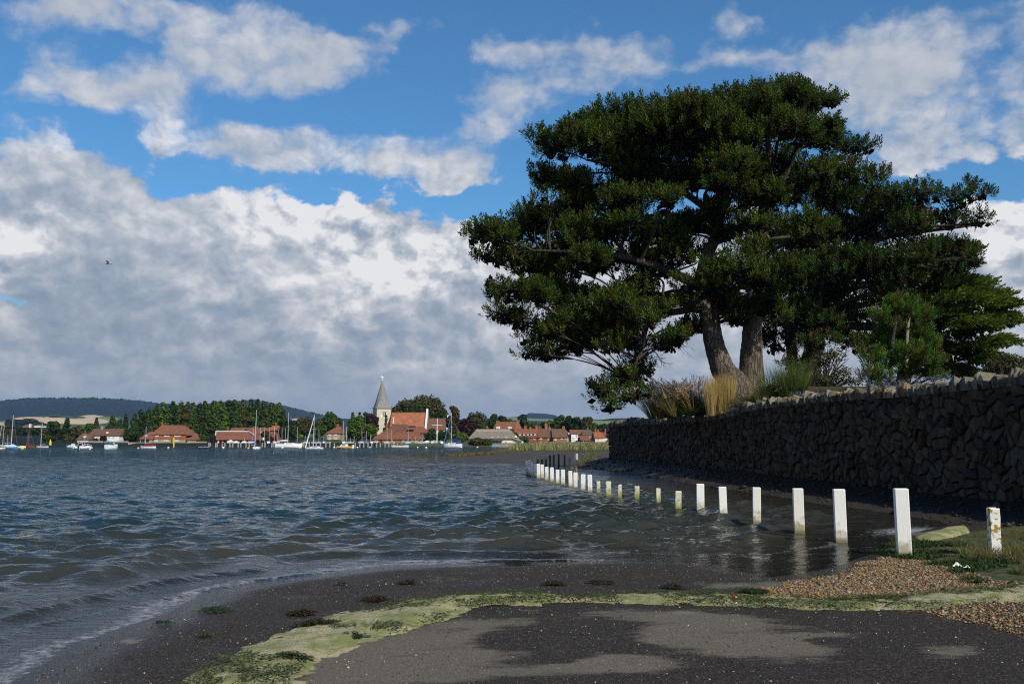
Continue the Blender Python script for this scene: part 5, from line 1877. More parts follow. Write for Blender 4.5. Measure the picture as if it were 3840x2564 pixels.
def shrub(name, label, blobs, Y, cols, n, size, stems, cat='shrub', seed=1, shell=.3):
    b0 = blobs[0]
    root = empty(name, at(b0[0], max(b[1] + b[3] for b in blobs), Y), label, cat)
    cs_ = [at(a, b, Y + random.uniform(-.5, .5)) for a, b, rx, ry in blobs]
    rs_ = [(rx * Y / F, rx * Y / F * .8, ry * Y / F) for a, b, rx, ry in blobs]
    v, q, c = leaf_cloud(cs_, rs_, n, size, cols, seed, shell=shell)
    tri_mesh('foliage', v, q, M_leaf, root, colors=c, kind='stuff')
    st = MB()
    o_ = ORIGIN[root.name]
    rr_ = random.Random(seed)
    for k in range(stems):
        i = rr_.randrange(len(cs_))
        p = cs_[i] + np.array([rr_.uniform(-1, 1) * rs_[i][0], rr_.uniform(-1, 1) * rs_[i][1], rr_.uniform(-.5, 1) * rs_[i][2]])
        a = o_ + [rr_.uniform(-.3, .3), rr_.uniform(-.3, .3), -.2]
        m1_ = (a * .5 + p * .5) + np.array([rr_.uniform(-.2, .2), 0, .1])
        st.tube([a, m1_, p], [.03, .018, .007], 4, caps=False)
    st.build('stems', M_twig if 'pale' not in name else M_twig, root)
    return root


shrub('leafy_shrub', 'loose twiggy shrub with yellowing leaves behind the wall top', [(3085, 1350, 50, 50), (3130, 1330, 50, 36), (3160, 1400, 50, 36), (3100, 1420, 60, 30), (3200, 1430, 50, 20)], 44, ((.09, .09, .02), (.05, .06, .015), (.12, .09, .03), (.03, .04, .012)), 1500, .055, 70, seed=3, shell=.1)
shrub('rounded_shrub', 'brown-green rounded shrub above the wall at the far right', [(3730, 1375, 50, 40), (3790, 1370, 60, 44), (3840, 1380, 50, 40), (3890, 1370, 60, 50)], 40, ((.06, .065, .02), (.09, .08, .03), (.035, .04, .014)), 4200, .055, 90, seed=4, shell=.3)
shrub('lavender_bush', 'grey-purple flowering bush over the far end of the wall', [(2320, 1600, 34, 24), (2296, 1625, 24, 30), (2350, 1592, 30, 16)], 67.5, ((.16, .14, .20), (.10, .11, .09), (.22, .19, .26), (.05, .06, .04)), 2600, .06, 60, seed=5, shell=.3)

# ---------------------------------------------------------------- planting along the wall top
def gpt(px, py, Y):
    p = at(px, py, Y)
    return p


def plant(name, label, cat, px0, px1, py0, py1, Y, tufts, n, length, width, lean, droop, cols, wind=(0, 0), plume=None, seed=1, spread_y=.5, seg=4, jl=.35):
    r = np.random.default_rng(seed)
    root = empty(name, at((px0 + px1) / 2, max(py0, py1), Y), label, cat)
    f = np.linspace(0, 1, tufts)
    cen_ = []
    for q in f:
        p = at(px0 + (px1 - px0) * q, py0 + (py1 - py0) * q, Y)
        cen_.append(p + np.array([r.normal(0, .06), r.normal(0, spread_y), -.1]))
    v, t, c = scatter_blades(cen_, n, length, width, lean, droop, seed, cols=cols, base_r=.16, seg=seg, jitter_l=jl, wind=wind)
    tri_mesh('blades', v, t, M_leaf, root, colors=c, kind='stuff')
    if plume:
        m = 2 * seg + 1
        V_ = v.reshape(-1, m, 3)
        k = r.random(len(V_)) < plume[0]
        tip, pre = V_[k, -1], V_[k, -3]
        D_ = tip - pre
        v2, t2, c2 = puff_mesh(tip - D_ * .5, D_, seed + 1, size=plume[1] * 1.2, n_n=18, cols=plume[2], wid=.016, spread=.5, ax_len=1.1, rad_len=.20)
        tri_mesh('plumes', v2, t2, M_leaf, root, colors=c2, kind='stuff')
    return root


plant('feathery_grass', 'reddish-brown feathery grass arching left over the wall', 'grass', 2455, 2640, 1562, 1538, 45.5, 15, 190, 1.75, .016, .34, .30, ((.26, .19, .08), (.18, .17, .05), (.34, .25, .12), (.11, .13, .03)), wind=(-.35, 0), plume=(.26, .34, ((.60, .45, .28), (.48, .34, .19)), .04), seed=11)
plant('green_grass_clump', 'dark green grass under the feathery brown plumes', 'grass', 2520, 2700, 1558, 1540, 44.5, 9, 130, .85, .016, .5, .5, ((.03, .06, .012), (.05, .08, .02), (.02, .035, .01)), seed=12)
plant('golden_grass', 'upright sheaf of straw-golden grass before the pine trunks', 'grass', 2642, 2742, 1552, 1535, 42.0, 7, 420, 1.65, .013, .15, .03, ((.48, .34, .13), (.40, .27, .09), (.56, .42, .19)), seed=13, spread_y=.25)
plant('olive_grass', 'low olive-brown grass mound right of the golden sheaf', 'grass', 2755, 2860, 1530, 1505, 41.0, 8, 300, 1.1, .012, .55, .5, ((.15, .14, .04), (.10, .12, .03), (.20, .15, .06)), seed=14)
plant('pale_plumed_grass', 'soft grass with pale arching plumes right of the olive mound', 'grass', 2850, 2925, 1508, 1495, 39.5, 5, 130, 1.05, .011, .45, .30, ((.11, .12, .03), (.16, .15, .05)), wind=(.15, 0), plume=(.16, .30, ((.36, .30, .16), (.28, .24, .13)), .03), seed=15)
plant('tall_reed_grass', 'tall upright green reed grass on the wall top', 'grass', 2895, 3010, 1500, 1485, 39.0, 8, 210, 1.75, .016, .30, .16, ((.10, .16, .03), (.15, .19, .04), (.07, .10, .025)), seed=16)
plant('fine_grass', 'fine mid-green grass among blue flowers', 'grass', 3010, 3180, 1488, 1470, 38.0, 9, 120, .62, .010, .6, .4, ((.09, .12, .03), (.06, .09, .025)), seed=17)
plant('wall_tuft', 'dry straw-coloured tuft growing out of the wall face', 'grass', 3432, 3440, 1590, 1560, 25.3, 3, 60, .38, .006, .9, .3, ((.28, .23, .13), (.20, .17, .09)), wind=(-.8, -.3), seed=18, spread_y=.1)
plant('bank_tuft', 'bleached grass tuft on the bank at the foot of the wall', 'grass', 2472, 2505, 1800, 1792, 44, 3, 60, .5, .012, .7, .4, ((.30, .24, .14), (.22, .17, .10)), seed=19, spread_y=.1)


def flowers(name, label, spots, Y, cols, seed, n=90, s=.022):
    r = np.random.default_rng(seed)
    root = empty(name, at(spots[0][0], spots[0][1] + 10, Y), label, 'flowers')
    cen_ = np.array([at(a, b + 26, Y) + [0, r.normal(0, .15), 0] for a, b in spots])
    v, t, c = scatter_blades(cen_, 50, .34, .007, .8, .25, seed, cols=((.08, .10, .05), (.12, .14, .08)), base_r=.12, seg=3)
    tri_mesh('stems', v, t, M_leaf, root, colors=c, kind='stuff')
    V_ = v.reshape(-1, 7, 3)[:, -1]
    v2, q2, c2 = leaf_cloud(V_, np.full(len(V_), .035), len(V_) * 4, s, cols, seed + 1)
    tri_mesh('blossom', v2, q2, M_leaf, root, colors=c2, kind='stuff')


BLUE = ((.17, .17, .30), (.22, .22, .36), (.08, .10, .08))
flowers('blue_flowers', 'lilac-blue flowers spilling over the wall right of the reed grass', [(2990, 1470), (3020, 1465), (3050, 1470), (3085, 1462), (3115, 1466)], 37.5, BLUE, 31)
flowers('blue_flowers', 'small lilac-blue flower patch on the wall below the olive mound', [(2765, 1510), (2785, 1506)], 40.3, BLUE, 32)
flowers('blue_flowers', 'lilac-blue flowers under the young pine', [(3300, 1440), (3350, 1436), (3420, 1430), (3470, 1424), (3520, 1416)], 27.5, BLUE, 33)

# ---------------------------------------------------------------- the village across the water
M_tile = material('clay_tiles', (0.259, 0.099, 0.048), .85, .45, 1.1, (0.133, 0.053, 0.034), bump=.03, bscale=5)
M_tile2 = material('brown_clay_tiles', (0.171, 0.086, 0.050), .85, .4, 1.1, (0.094, 0.055, 0.038), bump=.03, bscale=5)
M_tile3 = material('church_tiles', (0.394, 0.138, 0.061), .85, .4, .7, (0.225, 0.084, 0.046), bump=.03, bscale=5)
M_tile4 = material('grey_brown_tiles', (0.13, 0.095, 0.06), .85, .4, 1.1, (0.08, 0.065, 0.045))
M_thatch = material('thatch', (0.24, 0.205, 0.16), .95, .35, 1.4, (0.15, 0.13, 0.105), bump=.05, bscale=4)
M_thatch2 = material('thatch_ridge', (0.30, 0.26, 0.20), .95, .3, 2)
M_brick = material('village_brick', (0.343, 0.156, 0.083), .9, .35, 1.5, (0.208, 0.099, 0.058))
M_brickr = material('red_brick', (0.309, 0.099, 0.049), .9, .35, 1.5, (0.188, 0.066, 0.039))
M_hung = material('hung_tiles', (0.374, 0.118, 0.044), .85, .3, 1.3, (0.255, 0.081, 0.035))
M_flint = material('flint', (0.432, 0.372, 0.264), .9, .4, 1.2, (0.264, 0.228, 0.168))
M_cream = material('cream_render', (0.74, 0.70, 0.58), .85, .1, 1)
M_white = material('white_render', (0.80, 0.79, 0.76), .8, .08, 1)
M_churchw = material('church_stone', (0.624, 0.564, 0.444), .9, .3, .9, (0.456, 0.408, 0.324), bump=.03, bscale=4)
M_shingle = material('spire_shingles', (0.27, 0.27, 0.25), .8, .35, 1.6, (0.15, 0.155, 0.15), stretch=(1, 1, 3), bump=.04, bscale=5)
M_blackw = material('tarred_boards', (0.012, 0.012, 0.014), .7, .3, 3, stretch=(3, 1, .3))
M_glass = material('window_glass', (0.03, 0.04, 0.05), .08, .2, 2, spec=.6)
M_frame = material('white_joinery', (0.80, 0.80, 0.78), .5, .05, 2)
M_lead = material('white_lead_flashing', (0.68, 0.69, 0.70), .6, .15, 2)
M_quay = material('quay_stone', (0.34, 0.30, 0.22), .9, .4, 1.3, (0.17, 0.15, 0.12), bump=.05, bscale=3)
M_quayd = material('quay_concrete', (0.22, 0.20, 0.17), .9, .4, 1.5, (0.11, 0.10, 0.085))
M_timber = material('grey_timber', (0.34, 0.32, 0.28), .85, .35, 2, (0.20, 0.19, 0.17), stretch=(1, 1, .2))
M_dtimber = material('dark_timber', (0.10, 0.085, 0.07), .85, .35, 2, stretch=(2, 1, .3))
M_gel = material('white_gelcoat', (0.80, 0.81, 0.82), .3, .05, 1, spec=.5)
M_alloy = material('mast_alloy', (0.62, 0.62, 0.60), .4, .1, 1, metal=.3)
M_navy = material('navy_canvas', (0.010, 0.015, 0.055), .7, .2, 3)
M_royal = material('royal_blue_canvas', (0.015, 0.035, 0.25), .7, .2, 3)
M_sky = material('sky_blue_paint', (0.03, 0.20, 0.48), .4, .15, 3)
M_azure = material('azure_canvas', (0.04, 0.15, 0.42), .7, .2, 3)
M_teal = material('teal_canvas', (0.02, 0.13, 0.16), .7, .2, 3)
M_maroon = material('maroon_canvas', (0.17, 0.012, 0.02), .7, .2, 3)
M_ochre = material('mustard_gelcoat', (0.52, 0.27, 0.015), .35, .1, 2, spec=.5)
M_yel = material('yellow_plastic', (0.75, 0.52, 0.01), .5, .15, 2)
M_rust = material('rust_canvas', (0.20, 0.055, 0.022), .8, .3, 2)
M_varn = material('varnished_wood', (0.20, 0.065, 0.025), .4, .3, 2)
M_dark = material('dark_hull', (0.012, 0.014, 0.02), .4, .2, 2)
M_gry = material('grey_rubber', (0.30, 0.31, 0.33), .6, .15, 2)
M_ltc = material('pale_canvas', (0.55, 0.62, 0.72), .8, .1, 2)
M_flag = material('red_flag', (0.60, 0.02, 0.02), .8, .2, 2)
M_rope = material('rigging', (0.10, 0.10, 0.11), .6, .1, 2)
M_door = material('dark_green_door', (0.015, 0.05, 0.035), .5, .1, 2)


def Xp(px, Y):
    return (px - 1920) / F * Y * (CP - math.tan(0) * 0) if False else ray(px, 1620)[0] * Y


def Zp(py, Y):
    return at(1920, py, Y)[2]


def gable_roof(mb_, x0, x1, y0, y1, ze, zr, hl, hr, ov=.35, m=0, th=.18):
    """pitched roof, ridge along x; hl/hr: how far the ridge ends stand in from the gables (hips)"""
    ym = (y0 + y1) / 2
    X0, X1, Y0_, Y1_ = x0 - ov, x1 + ov, y0 - ov, y1 + ov
    rl, rr_ = x0 + hl - (ov if hl == 0 else 0), x1 - hr + (ov if hr == 0 else 0)
    v = [(X0, Y0_, ze), (X1, Y0_, ze), (X1, Y1_, ze), (X0, Y1_, ze), (rl, ym, zr), (rr_, ym, zr)]
    v += [(a, b, c - th) for a, b, c in v[:4]]
    mb_.add(v, [(0, 1, 5, 4), (2, 3, 4, 5), (1, 2, 5), (3, 0, 4), (0, 6, 7, 1), (1, 7, 8, 2), (2, 8, 9, 3), (3, 9, 6, 0), (6, 9, 8, 7)], m)


def win(root, px, py, wpx, hpx, Y, y0, frame=M_frame, bars=1, name='window'):
    """frame proud of the wall, dark glass set in it"""
    x0, x1 = Xp(px - wpx / 2, Y), Xp(px + wpx / 2, Y)
    z0, z1 = Zp(py + hpx / 2, Y), Zp(py - hpx / 2, Y)
    b = min(.12, (x1 - x0) * .12)
    f = MB()
    ya, yb = y0 - .07, y0 + .03
    f.box(x0, x0 + b, ya, yb, z0, z1).box(x1 - b, x1, ya, yb, z0, z1).box(x0 + b, x1 - b, ya, yb, z0, z0 + b).box(x0 + b, x1 - b, ya, yb, z1 - b, z1)
    f.box(x0 - .08, x1 + .08, ya - .06, yb, z0 - .09, z0 - .003)
    for k in range(bars):
        xc = x0 + (x1 - x0) * (k + 1) / (bars + 1)
        f.box(xc - b / 2, xc + b / 2, ya + .012, yb, z0 + b, z1 - b)
    w = f.build(name, frame, root)
    MB().box(x0 + b, x1 - b, y0 - .025, y0 + .02, z0 + b, z1 - b).build('pane', M_glass, w)
    return w


def chimney(root, px, ptop, wpx, pbase, Y, mat=M_brickr, pots=2, cap=True):
    x0, x1 = Xp(px - wpx / 2, Y), Xp(px + wpx / 2, Y)
    z0, z1 = Zp(pbase, Y) - 1.2, Zp(ptop, Y)
    w = x1 - x0
    ph = min(.55, (z1 - z0) * .18)
    b = MB().box(x0, x1, Y - w * .4, Y + w * .4, z0, z1 - ph)
    b.box(x0 - .09, x1 + .09, Y - w * .4 - .09, Y + w * .4 + .09, z1 - ph - .35, z1 - ph - .12)
    c = b.build('chimney', mat, root)
    for k in range(pots):
        xc = x0 + w * (k + .5) / pots
        MB().tube([(xc, Y, z1 - ph), (xc, Y, z1)], [.15, .12], 8).build('chimney_pot', M_hung, c)
    return c


def house(label, px0, px1, pb, pe, pr, Y, depth, wm_, rm, hl=0, hr=0, wins=(), chims=(), cat='house', name='house', doors=(), ov=.3, ridge=None, root=None, gable_w=None, bars=1, lower=None):
    """pixel columns px0..px1 at distance Y; pb base, pe eaves, pr ridge rows"""
    x0, x1 = Xp(px0, Y), Xp(px1, Y)
    z0, ze = Zp(pb, Y) - .6, Zp(pe, Y)
    zr = Zp(pr, Y + depth / 2)
    new = root is None
    if new:
        root = empty(name, ((x0 + x1) / 2, Y + depth / 2, z0), label, cat)
    m_ = Y / F
    b = MB()
    if lower:
        zl = Zp(lower[0], Y)
        MB().box(x0 + .03, x1 - .03, Y + .15, Y + depth - .03, z0, zl - .002).build('lower_wall', lower[1], root)
        b.box(x0, x1, Y, Y + depth, zl, ze)
    else:
        b.box(x0, x1, Y, Y + depth, z0, ze)
    for h_, xx, s_ in ((hl, x0, 1), (hr, x1, -1)):
        if h_ == 0:
            ym = Y + depth / 2
            b.prism([(xx, Y, ze), (xx, Y + depth, ze), (xx, ym, zr - .12)], (0, 0, 0), (.3 * s_, 0, 0))
    b.build('wall', wm_, root)
    rb = MB()
    gable_roof(rb, x0, x1, Y, Y + depth, ze + .05, zr, hl * m_, hr * m_, ov)
    rf = rb.build('roof', rm, root)
    ym = Y + depth / 2
    MB().tube([(x0 + hl * m_ - (ov if not hl else 0), ym, zr + .02), (x1 - hr * m_ + (ov if not hr else 0), ym, zr + .02)], .13, 6).build('ridge', ridge or rm, rf)
    for w in wins:
        win(root, w[0], w[1], w[2], w[3], Y, Y, bars=w[4] if len(w) > 4 else bars)
    for c_ in chims:
        chimney(root, c_[0], c_[1], c_[2], c_[3], ym, mat=c_[4] if len(c_) > 4 else M_brickr, pots=c_[5] if len(c_) > 5 else 2)
    for d in doors:
        a0, a1 = Xp(d[0] - d[2] / 2, Y), Xp(d[0] + d[2] / 2, Y)
        MB().box(a0, a1, Y - .05, Y + .03, Zp(d[3], Y), Zp(d[1], Y)).build('door', d[4] if len(d) > 4 else M_door, root)
    return root


# --- white cottage, far left
ct = house('long white cottage with brown tiled roof behind the timber sea wall', 334, 448, 1660, 1632, 1608, 335, 9, M_white, M_tile2,
           wins=[(350, 1637, 6, 5), (369, 1637, 6, 5), (386, 1637, 6, 5), (427, 1637, 7, 5), (410, 1638, 6, 5), (408, 1652, 8, 6)], chims=[(383, 1592, 8, 1612, M_timber, 1)], hl=0, hr=0)
house(None, 291, 333, 1664, 1648, 1626, 331, 8, M_white, M_tile2, wins=[(300, 1656, 6, 5), (318, 1656, 6, 5)], root=ct)
dm = MB()
dm.box(Xp(392, 335), Xp(400, 335), 336.2, 339, Zp(1624, 335), Zp(1619, 335))
dm.build('dormer', M_white, ct)
dm = MB()
dm.box(Xp(309, 331), Xp(316, 331), 332, 334.5, Zp(1641, 331), Zp(1634, 331))
dm.build('dormer', M_white, ct)
# --- hung-tile house
rh = house('large red tile-hung house with tall chimney and low hipped wings', 572, 700, 1658, 1628, 1595, 326, 10, M_hung, M_tile, hl=12, hr=26,
           wins=[(586, 1632, 18, 8, 3), (626, 1632, 18, 8, 3), (666, 1632, 22, 8, 4), (586, 1652, 12, 7, 2), (624, 1652, 16, 6, 3), (664, 1652, 14, 6, 3)], chims=[(607, 1578, 6, 1598, M_brickr, 1)], lower=(1647, M_flint), doors=[(645, 1649, 4, 1658)])
house(None, 526, 570, 1660, 1645, 1619, 324, 8, M_flint, M_tile, hl=18, hr=0, root=rh, wins=[(549, 1633, 7, 5)])
house(None, 702, 736, 1660, 1648, 1625, 325, 8, M_flint, M_tile, hl=0, hr=12, root=rh, wins=[(712, 1653, 5, 6)])
g_ = MB()
for a in (536, 553):
    g_.box(Xp(a - 6, 324), Xp(a + 7, 324), 323.93, 324.04, Zp(1661, 324), Zp(1648, 324))
g_.build('carport_opening', M_dark, rh)
MB().box(Xp(700, 326), Xp(718, 326), 325.3, 335, Zp(1632, 326), Zp(1626, 326), taper=.3).build('lean_to_roof', M_tile, rh)

# --- black boathouse
bh = empty('boathouse', (Xp(862, 305), 310, 1.0), 'black timber boathouse with long half-hipped tiled roof edged in white', 'boathouse')
Yb = 304
x0, x1 = Xp(808, Yb), Xp(950, Yb)
ze, z0 = Zp(1649, Yb), .9
zr = Zp(1618, Yb + 5.5)
MB().box(x0, x1, Yb, Yb + 11, z0, ze).build('wall', M_blackw, bh)
xl0 = Xp(784, Yb)
# left end wall turned towards the viewer
MB().prism([(xl0, Yb + 1.5, z0), (x0, Yb + .02, z0), (x0, Yb + .02, ze), (x0 - .3, Yb + .6, Zp(1632, Yb)), ((xl0 + x0) / 2, Yb + 4, Zp(1631, Yb)), (xl0, Yb + 1.5, Zp(1640, Yb))], (0, 0, 0), (0, 7, 0)).build('end_wall', M_blackw, bh)
MB().box(Xp(774, Yb), xl0, Yb + 1, Yb + 5, Zp(1649, Yb), Zp(1639, Yb)).build('hoist_housing', M_blackw, bh)
MB().tube([(Xp(775, Yb), Yb + 1.2, z0), (Xp(775, Yb), Yb + 1.2, Zp(1645, Yb))], .12, 6).build('prop', M_blackw, bh)
rb = MB()
A = (Xp(804, Yb), Yb - .4, Zp(1631, Yb))
a_, b_, c_, d_, e_, f_, g2 = [np.array(p, float) for p in ((Xp(813, Yb), Yb - .5, ze), (x1 + .6, Yb - .5, ze), (Xp(946, Yb), Yb + 2, Zp(1630, Yb)), (Xp(930, Yb + 5), Yb + 5.5, zr), (Xp(808, Yb + 5), Yb + 5.5, zr), (Xp(803, Yb), Yb + 1.6, Zp(1631, Yb)), (Xp(791, Yb), Yb + 5, Zp(1631, Yb + 4)))]
back = np.array([0, 0, 0])
h_, i_, j_ = np.array((x1 + .6, Yb + 11.5, ze)), np.array((Xp(791, Yb), Yb + 11.5, ze)), np.array((Xp(946, Yb), Yb + 9, Zp(1630, Yb)))
rb.add([a_, b_, c_, d_, e_, f_, g2, h_, i_, j_], [(0, 1, 2, 3, 4, 5), (5, 4, 6), (2, 9, 3), (1, 7, 9, 2), (3, 9, 7, 8, 6, 4), (0, 8, 7, 1), (0, 5, 6, 8)])
rf = rb.build('roof', M_tile, bh)
tr_ = MB()
for p, q in ((e_, d_), (d_, c_), (e_, f_), (e_, g2)):
    tr_.tube([p + [0, -.05, .1], q + [0, -.1, .08]], .17, 5)
tr_.build('ridge', M_lead, rf)
for px_ in (820, 945):
    MB().box(Xp(px_ - 3, Yb), Xp(px_ + 3, Yb), Yb - .09, Yb - .02, Zp(1660, Yb), Zp(1650, Yb)).build('notice', M_frame, bh)
MB().box(Xp(796, Yb), Xp(801, Yb), Yb + .7, Yb + .85, Zp(1637, Yb), Zp(1633, Yb)).build('window', M_glass, bh)

# --- manor behind the boathouse
mn = house('long red brick manor range behind the boathouse, half hidden by trees', 858, 1013, 1655, 1626, 1604, 350, 9, M_brickr, M_tile, wins=[(983, 1622, 8, 6), (960, 1640, 6, 7), (1000, 1640, 6, 7)], chims=[(855, 1598, 7, 1612, M_brickr, 1)])
house(None, 1013, 1034, 1655, 1612, 1596, 348, 8, M_brickr, M_hung, root=mn, chims=[(1034, 1584, 6, 1600, M_brickr, 2)])

# --- small cottage with hedge
cg = house('small flint and brick cottage with hipped red roof above a green hedge', 1226, 1277, 1650, 1623, 1600, 322, 8, M_flint, M_tile, hl=28, hr=8,
           wins=[(1237, 1627, 9, 8), (1259, 1627, 9, 8), (1237, 1644, 8, 6), (1259, 1643, 8, 6)], chims=[(1266, 1589, 9, 1604, M_brickr, 2)])
for a in (1226, 1246, 1276):
    MB().box(Xp(a - 1.2, 322), Xp(a + 1.2, 322), 321.93, 322.02, 1.4, Zp(1624, 322)).build('brick_quoin', M_brick, cg)
MB().box(Xp(1217, 324), Xp(1224, 324), 324, 327, 1.2, Zp(1639, 324)).build('porch', M_white, cg)

# --- church
ch = empty('church', (*at(1428, 1650, 372)[:2], 2.0), 'flint church with white tower and tall grey shingled broach spire', 'church')
Yc = 372
mc = Yc / F
tc0 = at(1428, 1600, Yc)
wt_, ang = 5.35, rad(24)
Rt = Matrix.Translation((tc0[0] - .1, Yc + 3.2, 0)) @ Matrix.Rotation(ang, 4, 'Z')
zt_ = Zp(1530, Yc)
hwt = wt_ / 2 * 1.02
MB(Rt).box(-hwt, hwt, -hwt, hwt, 1.5, zt_).build('tower', M_churchw, ch)
prof = [(1530, 39), (1523, 33), (1512, 27.5), (1500, 22.5), (1486, 18.0), (1459, 10.8), (1436, 4.2), (1426, 1.2)]
sp = MB(Rt)
vs_, n8 = [], 16
for k, (py, hpx) in enumerate(prof):
    z = Zp(py, Yc)
    sq = max(0, 1 - k / 3.5)
    R0 = hpx * mc
    for i in range(n8):
        an = 2 * math.pi * i / n8
        ca, sa = math.cos(an), math.sin(an)
        d_sq = 1 / max(abs(ca), abs(sa))
        # octagon radius
        a8 = (an + math.pi / 8) % (math.pi / 4) - math.pi / 8
        d_oc = math.cos(0) / math.cos(a8) * .96
        rr_ = R0 * ((d_sq * .80) * sq + d_oc * (1 - sq))
        vs_.append((rr_ * ca, rr_ * sa, z))
sp.add(vs_, [(k * n8 + i, k * n8 + (i + 1) % n8, (k + 1) * n8 + (i + 1) % n8, (k + 1) * n8 + i) for k in range(len(prof) - 1) for i in range(n8)] + [tuple(range(n8))[::-1]])
spire = sp.build('spire', M_shingle, ch)
fin = MB()
px_, Yf = tc0[0] - .1, Yc + 3.2
fin.tube([(px_, Yf, Zp(1428, Yc)), (px_, Yf, Zp(1412, Yc))], .06, 5)
fin.ball((px_, Yf, Zp(1424, Yc)), .28, 8, 6)
fin.build('finial', M_lead, spire)
ck = MB()
zc = Zp(1413, Yc)
ck.prism([(px_ - .45, Yf, zc + .1), (px_ - .2, Yf, zc - .3), (px_ + .3, Yf, zc - .3), (px_ + .75, Yf, zc + .5), (px_ + .3, Yf, zc + .25), (px_ + .0, Yf, zc + .3), (px_ - .3, Yf, zc + .75), (px_ - .5, Yf, zc + .5)], (0, -.04, 0), (0, .04, 0))
ck.build('weathercock', M_frame, spire)
# belfry lights: paired slots on the two seen faces
for (fx_c, face) in ((0.15, 0), (-0.1, 1)):
    for dx_ in (-.32, .32):
        b = MB(Rt)
        if face == 0:
            b.box(fx_c * 2 + dx_ - .17, fx_c * 2 + dx_ + .17, -hwt - .04, -hwt + .05, zt_ - 3.0, zt_ - 1.3)
        else:
            b.box(-hwt - .04, -hwt + .05, fx_c + dx_ - .17, fx_c + dx_ + .17, zt_ - 3.0, zt_ - 1.3)
        b.build('belfry_opening', M_dark, ch)
MB(Rt).box(-1.3, -.6, -hwt - .04, -hwt + .03, zt_ - 3.2, zt_ - 2.5).build('clock_face', M_white, ch)
# nave, chancel
house(None, 1462, 1590, 1640, 1617, 1547, 366, 14, M_churchw, M_tile3, hl=0, hr=0, root=ch, ov=.2)
zr = Zp(1546, 373)
x_ = Xp(1592, 366)
MB().prism([(x_, 365.5, Zp(1618, 366)), (x_, 373, zr + .6), (x_, 380.5, Zp(1618, 366)), (x_, 380.5, Zp(1618, 366) + .7), (x_, 373, zr + 1.4), (x_, 365.5, Zp(1618, 366) + .7)], (0, 0, 0), (.7, 0, 0)).build('gable_coping', M_lead, ch)
MB().prism([(x_ + .03, 366, Zp(1640, 366)), (x_ + .03, 380, Zp(1640, 366)), (x_ + .03, 380, Zp(1617, 366)), (x_ + .03, 373, zr + .5), (x_ + .03, 366, Zp(1617, 366))], (0, 0, 0), (.55, 0, 0)).build('gable_wall', M_churchw, ch)
house(None, 1598, 1672, 1640, 1611, 1569, 368, 10, M_churchw, M_tile2, hl=0, hr=0, root=ch, ov=.2, wins=[(1612, 1622, 6, 10), (1650, 1622, 6, 10)])
x_ = Xp(1674, 368)
MB().prism([(x_, 367.5, Zp(1612, 368)), (x_, 373, Zp(1568, 373) + .4), (x_, 378.5, Zp(1612, 368)), (x_, 378.5, Zp(1612, 368) + .6), (x_, 373, Zp(1568, 373) + 1.2), (x_, 367.5, Zp(1612, 368) + .6)], (0, 0, 0), (.5, 0, 0)).build('gable_coping', M_lead, ch)
chimney(ch, 1475, 1558, 3, 1585, 362, mat=M_frame, pots=1)

# --- sailing club complex in front of the church
sc = house('low brick quay building under a long sweep of red tiled roofs before the church', 1400, 1590, 1672, 1646, 1622, 306, 9, M_brick, M_tile, hl=22, hr=12,
           wins=[(1411, 1654, 11, 6, 0), (1530, 1655, 6, 8), (1470, 1652, 6, 5)], doors=[(1430, 1648, 7, 1668)])
house(None, 1438, 1510, 1640, 1622, 1601, 316, 9, M_brick, M_tile2, hl=16, hr=2, root=sc, chims=[(1451, 1588, 9, 1612, M_brickr, 2), (1474, 1583, 8, 1600, M_brickr, 0)])
house(None, 1462, 1530, 1632, 1604, 1592, 323, 9, M_brick, M_tile2, hl=12, hr=8, root=sc, chims=[(1513, 1584, 10, 1598, M_brickr, 0), (1524, 1590, 7, 1600, M_timber, 0)])
house(None, 1512, 1597, 1640, 1623, 1601, 315.5, 9, M_blackw, M_tile, hl=8, hr=10, root=sc)
MB().box(Xp(1577, 309), Xp(1597, 309), 309, 314, 1.3, Zp(1623, 309)).build('gable_wall', M_blackw, sc)
win(sc, 1585, 1633, 5, 10, 309, 309)
MB().box(Xp(1528, 312), Xp(1553, 312), 314.8, 317, Zp(1601, 312), Zp(1596, 312)).build('roof_light', M_dark, sc)
MB().box(Xp(1478, 311), Xp(1503, 311), 311, 315, Zp(1622, 311), Zp(1610, 311)).build('dormer', M_tile, sc)
for a in range(5):
    MB().box(Xp(1508 + 17 * a, 306), Xp(1518 + 17 * a, 306), 305.9, 306.02, 1.1, Zp(1650, 306)).build('flint_panel', M_flint, sc)

# --- thatched house
th_ = empty('thatched_house', (Xp(1850, 305), 310, 1.2), 'cream house under a sweeping grey thatched roof beside the sea wall', 'house')
Yt = 304
x0, x1, z0, ze = Xp(1760, Yt), Xp(1928, Yt), 1.0, Zp(1640, Yt)
MB().box(x0, x1, Yt, Yt + 9, z0, ze).build('wall', M_cream, th_)
MB().prism([(x1 + .002, Yt, z0), (Xp(1963, Yt), Yt, z0), (Xp(1963, Yt), Yt, Zp(1655, Yt)), (x1 + .002, Yt, ze - .2)], (0, 0, 0), (0, 6, 0)).build('outshut_wall', M_cream, th_)
zr = Zp(1610, Yt + 4.5)
v = [(Xp(1755, Yt), Yt - .6, ze - .3), (Xp(1922, Yt), Yt - .6, ze - .3), (Xp(1945, Yt), Yt - .6, Zp(1654, Yt)), (Xp(1958, Yt), Yt - .6, Zp(1654, Yt)), (Xp(1912, Yt + 4), Yt + 4.5, zr), (Xp(1786, Yt + 4), Yt + 4.5, zr), (Xp(1755, Yt), Yt + 9.6, ze - .3), (Xp(1940, Yt), Yt + 9.6, ze - .3), (Xp(1937, Yt), Yt + 1.0, Zp(1636, Yt))]
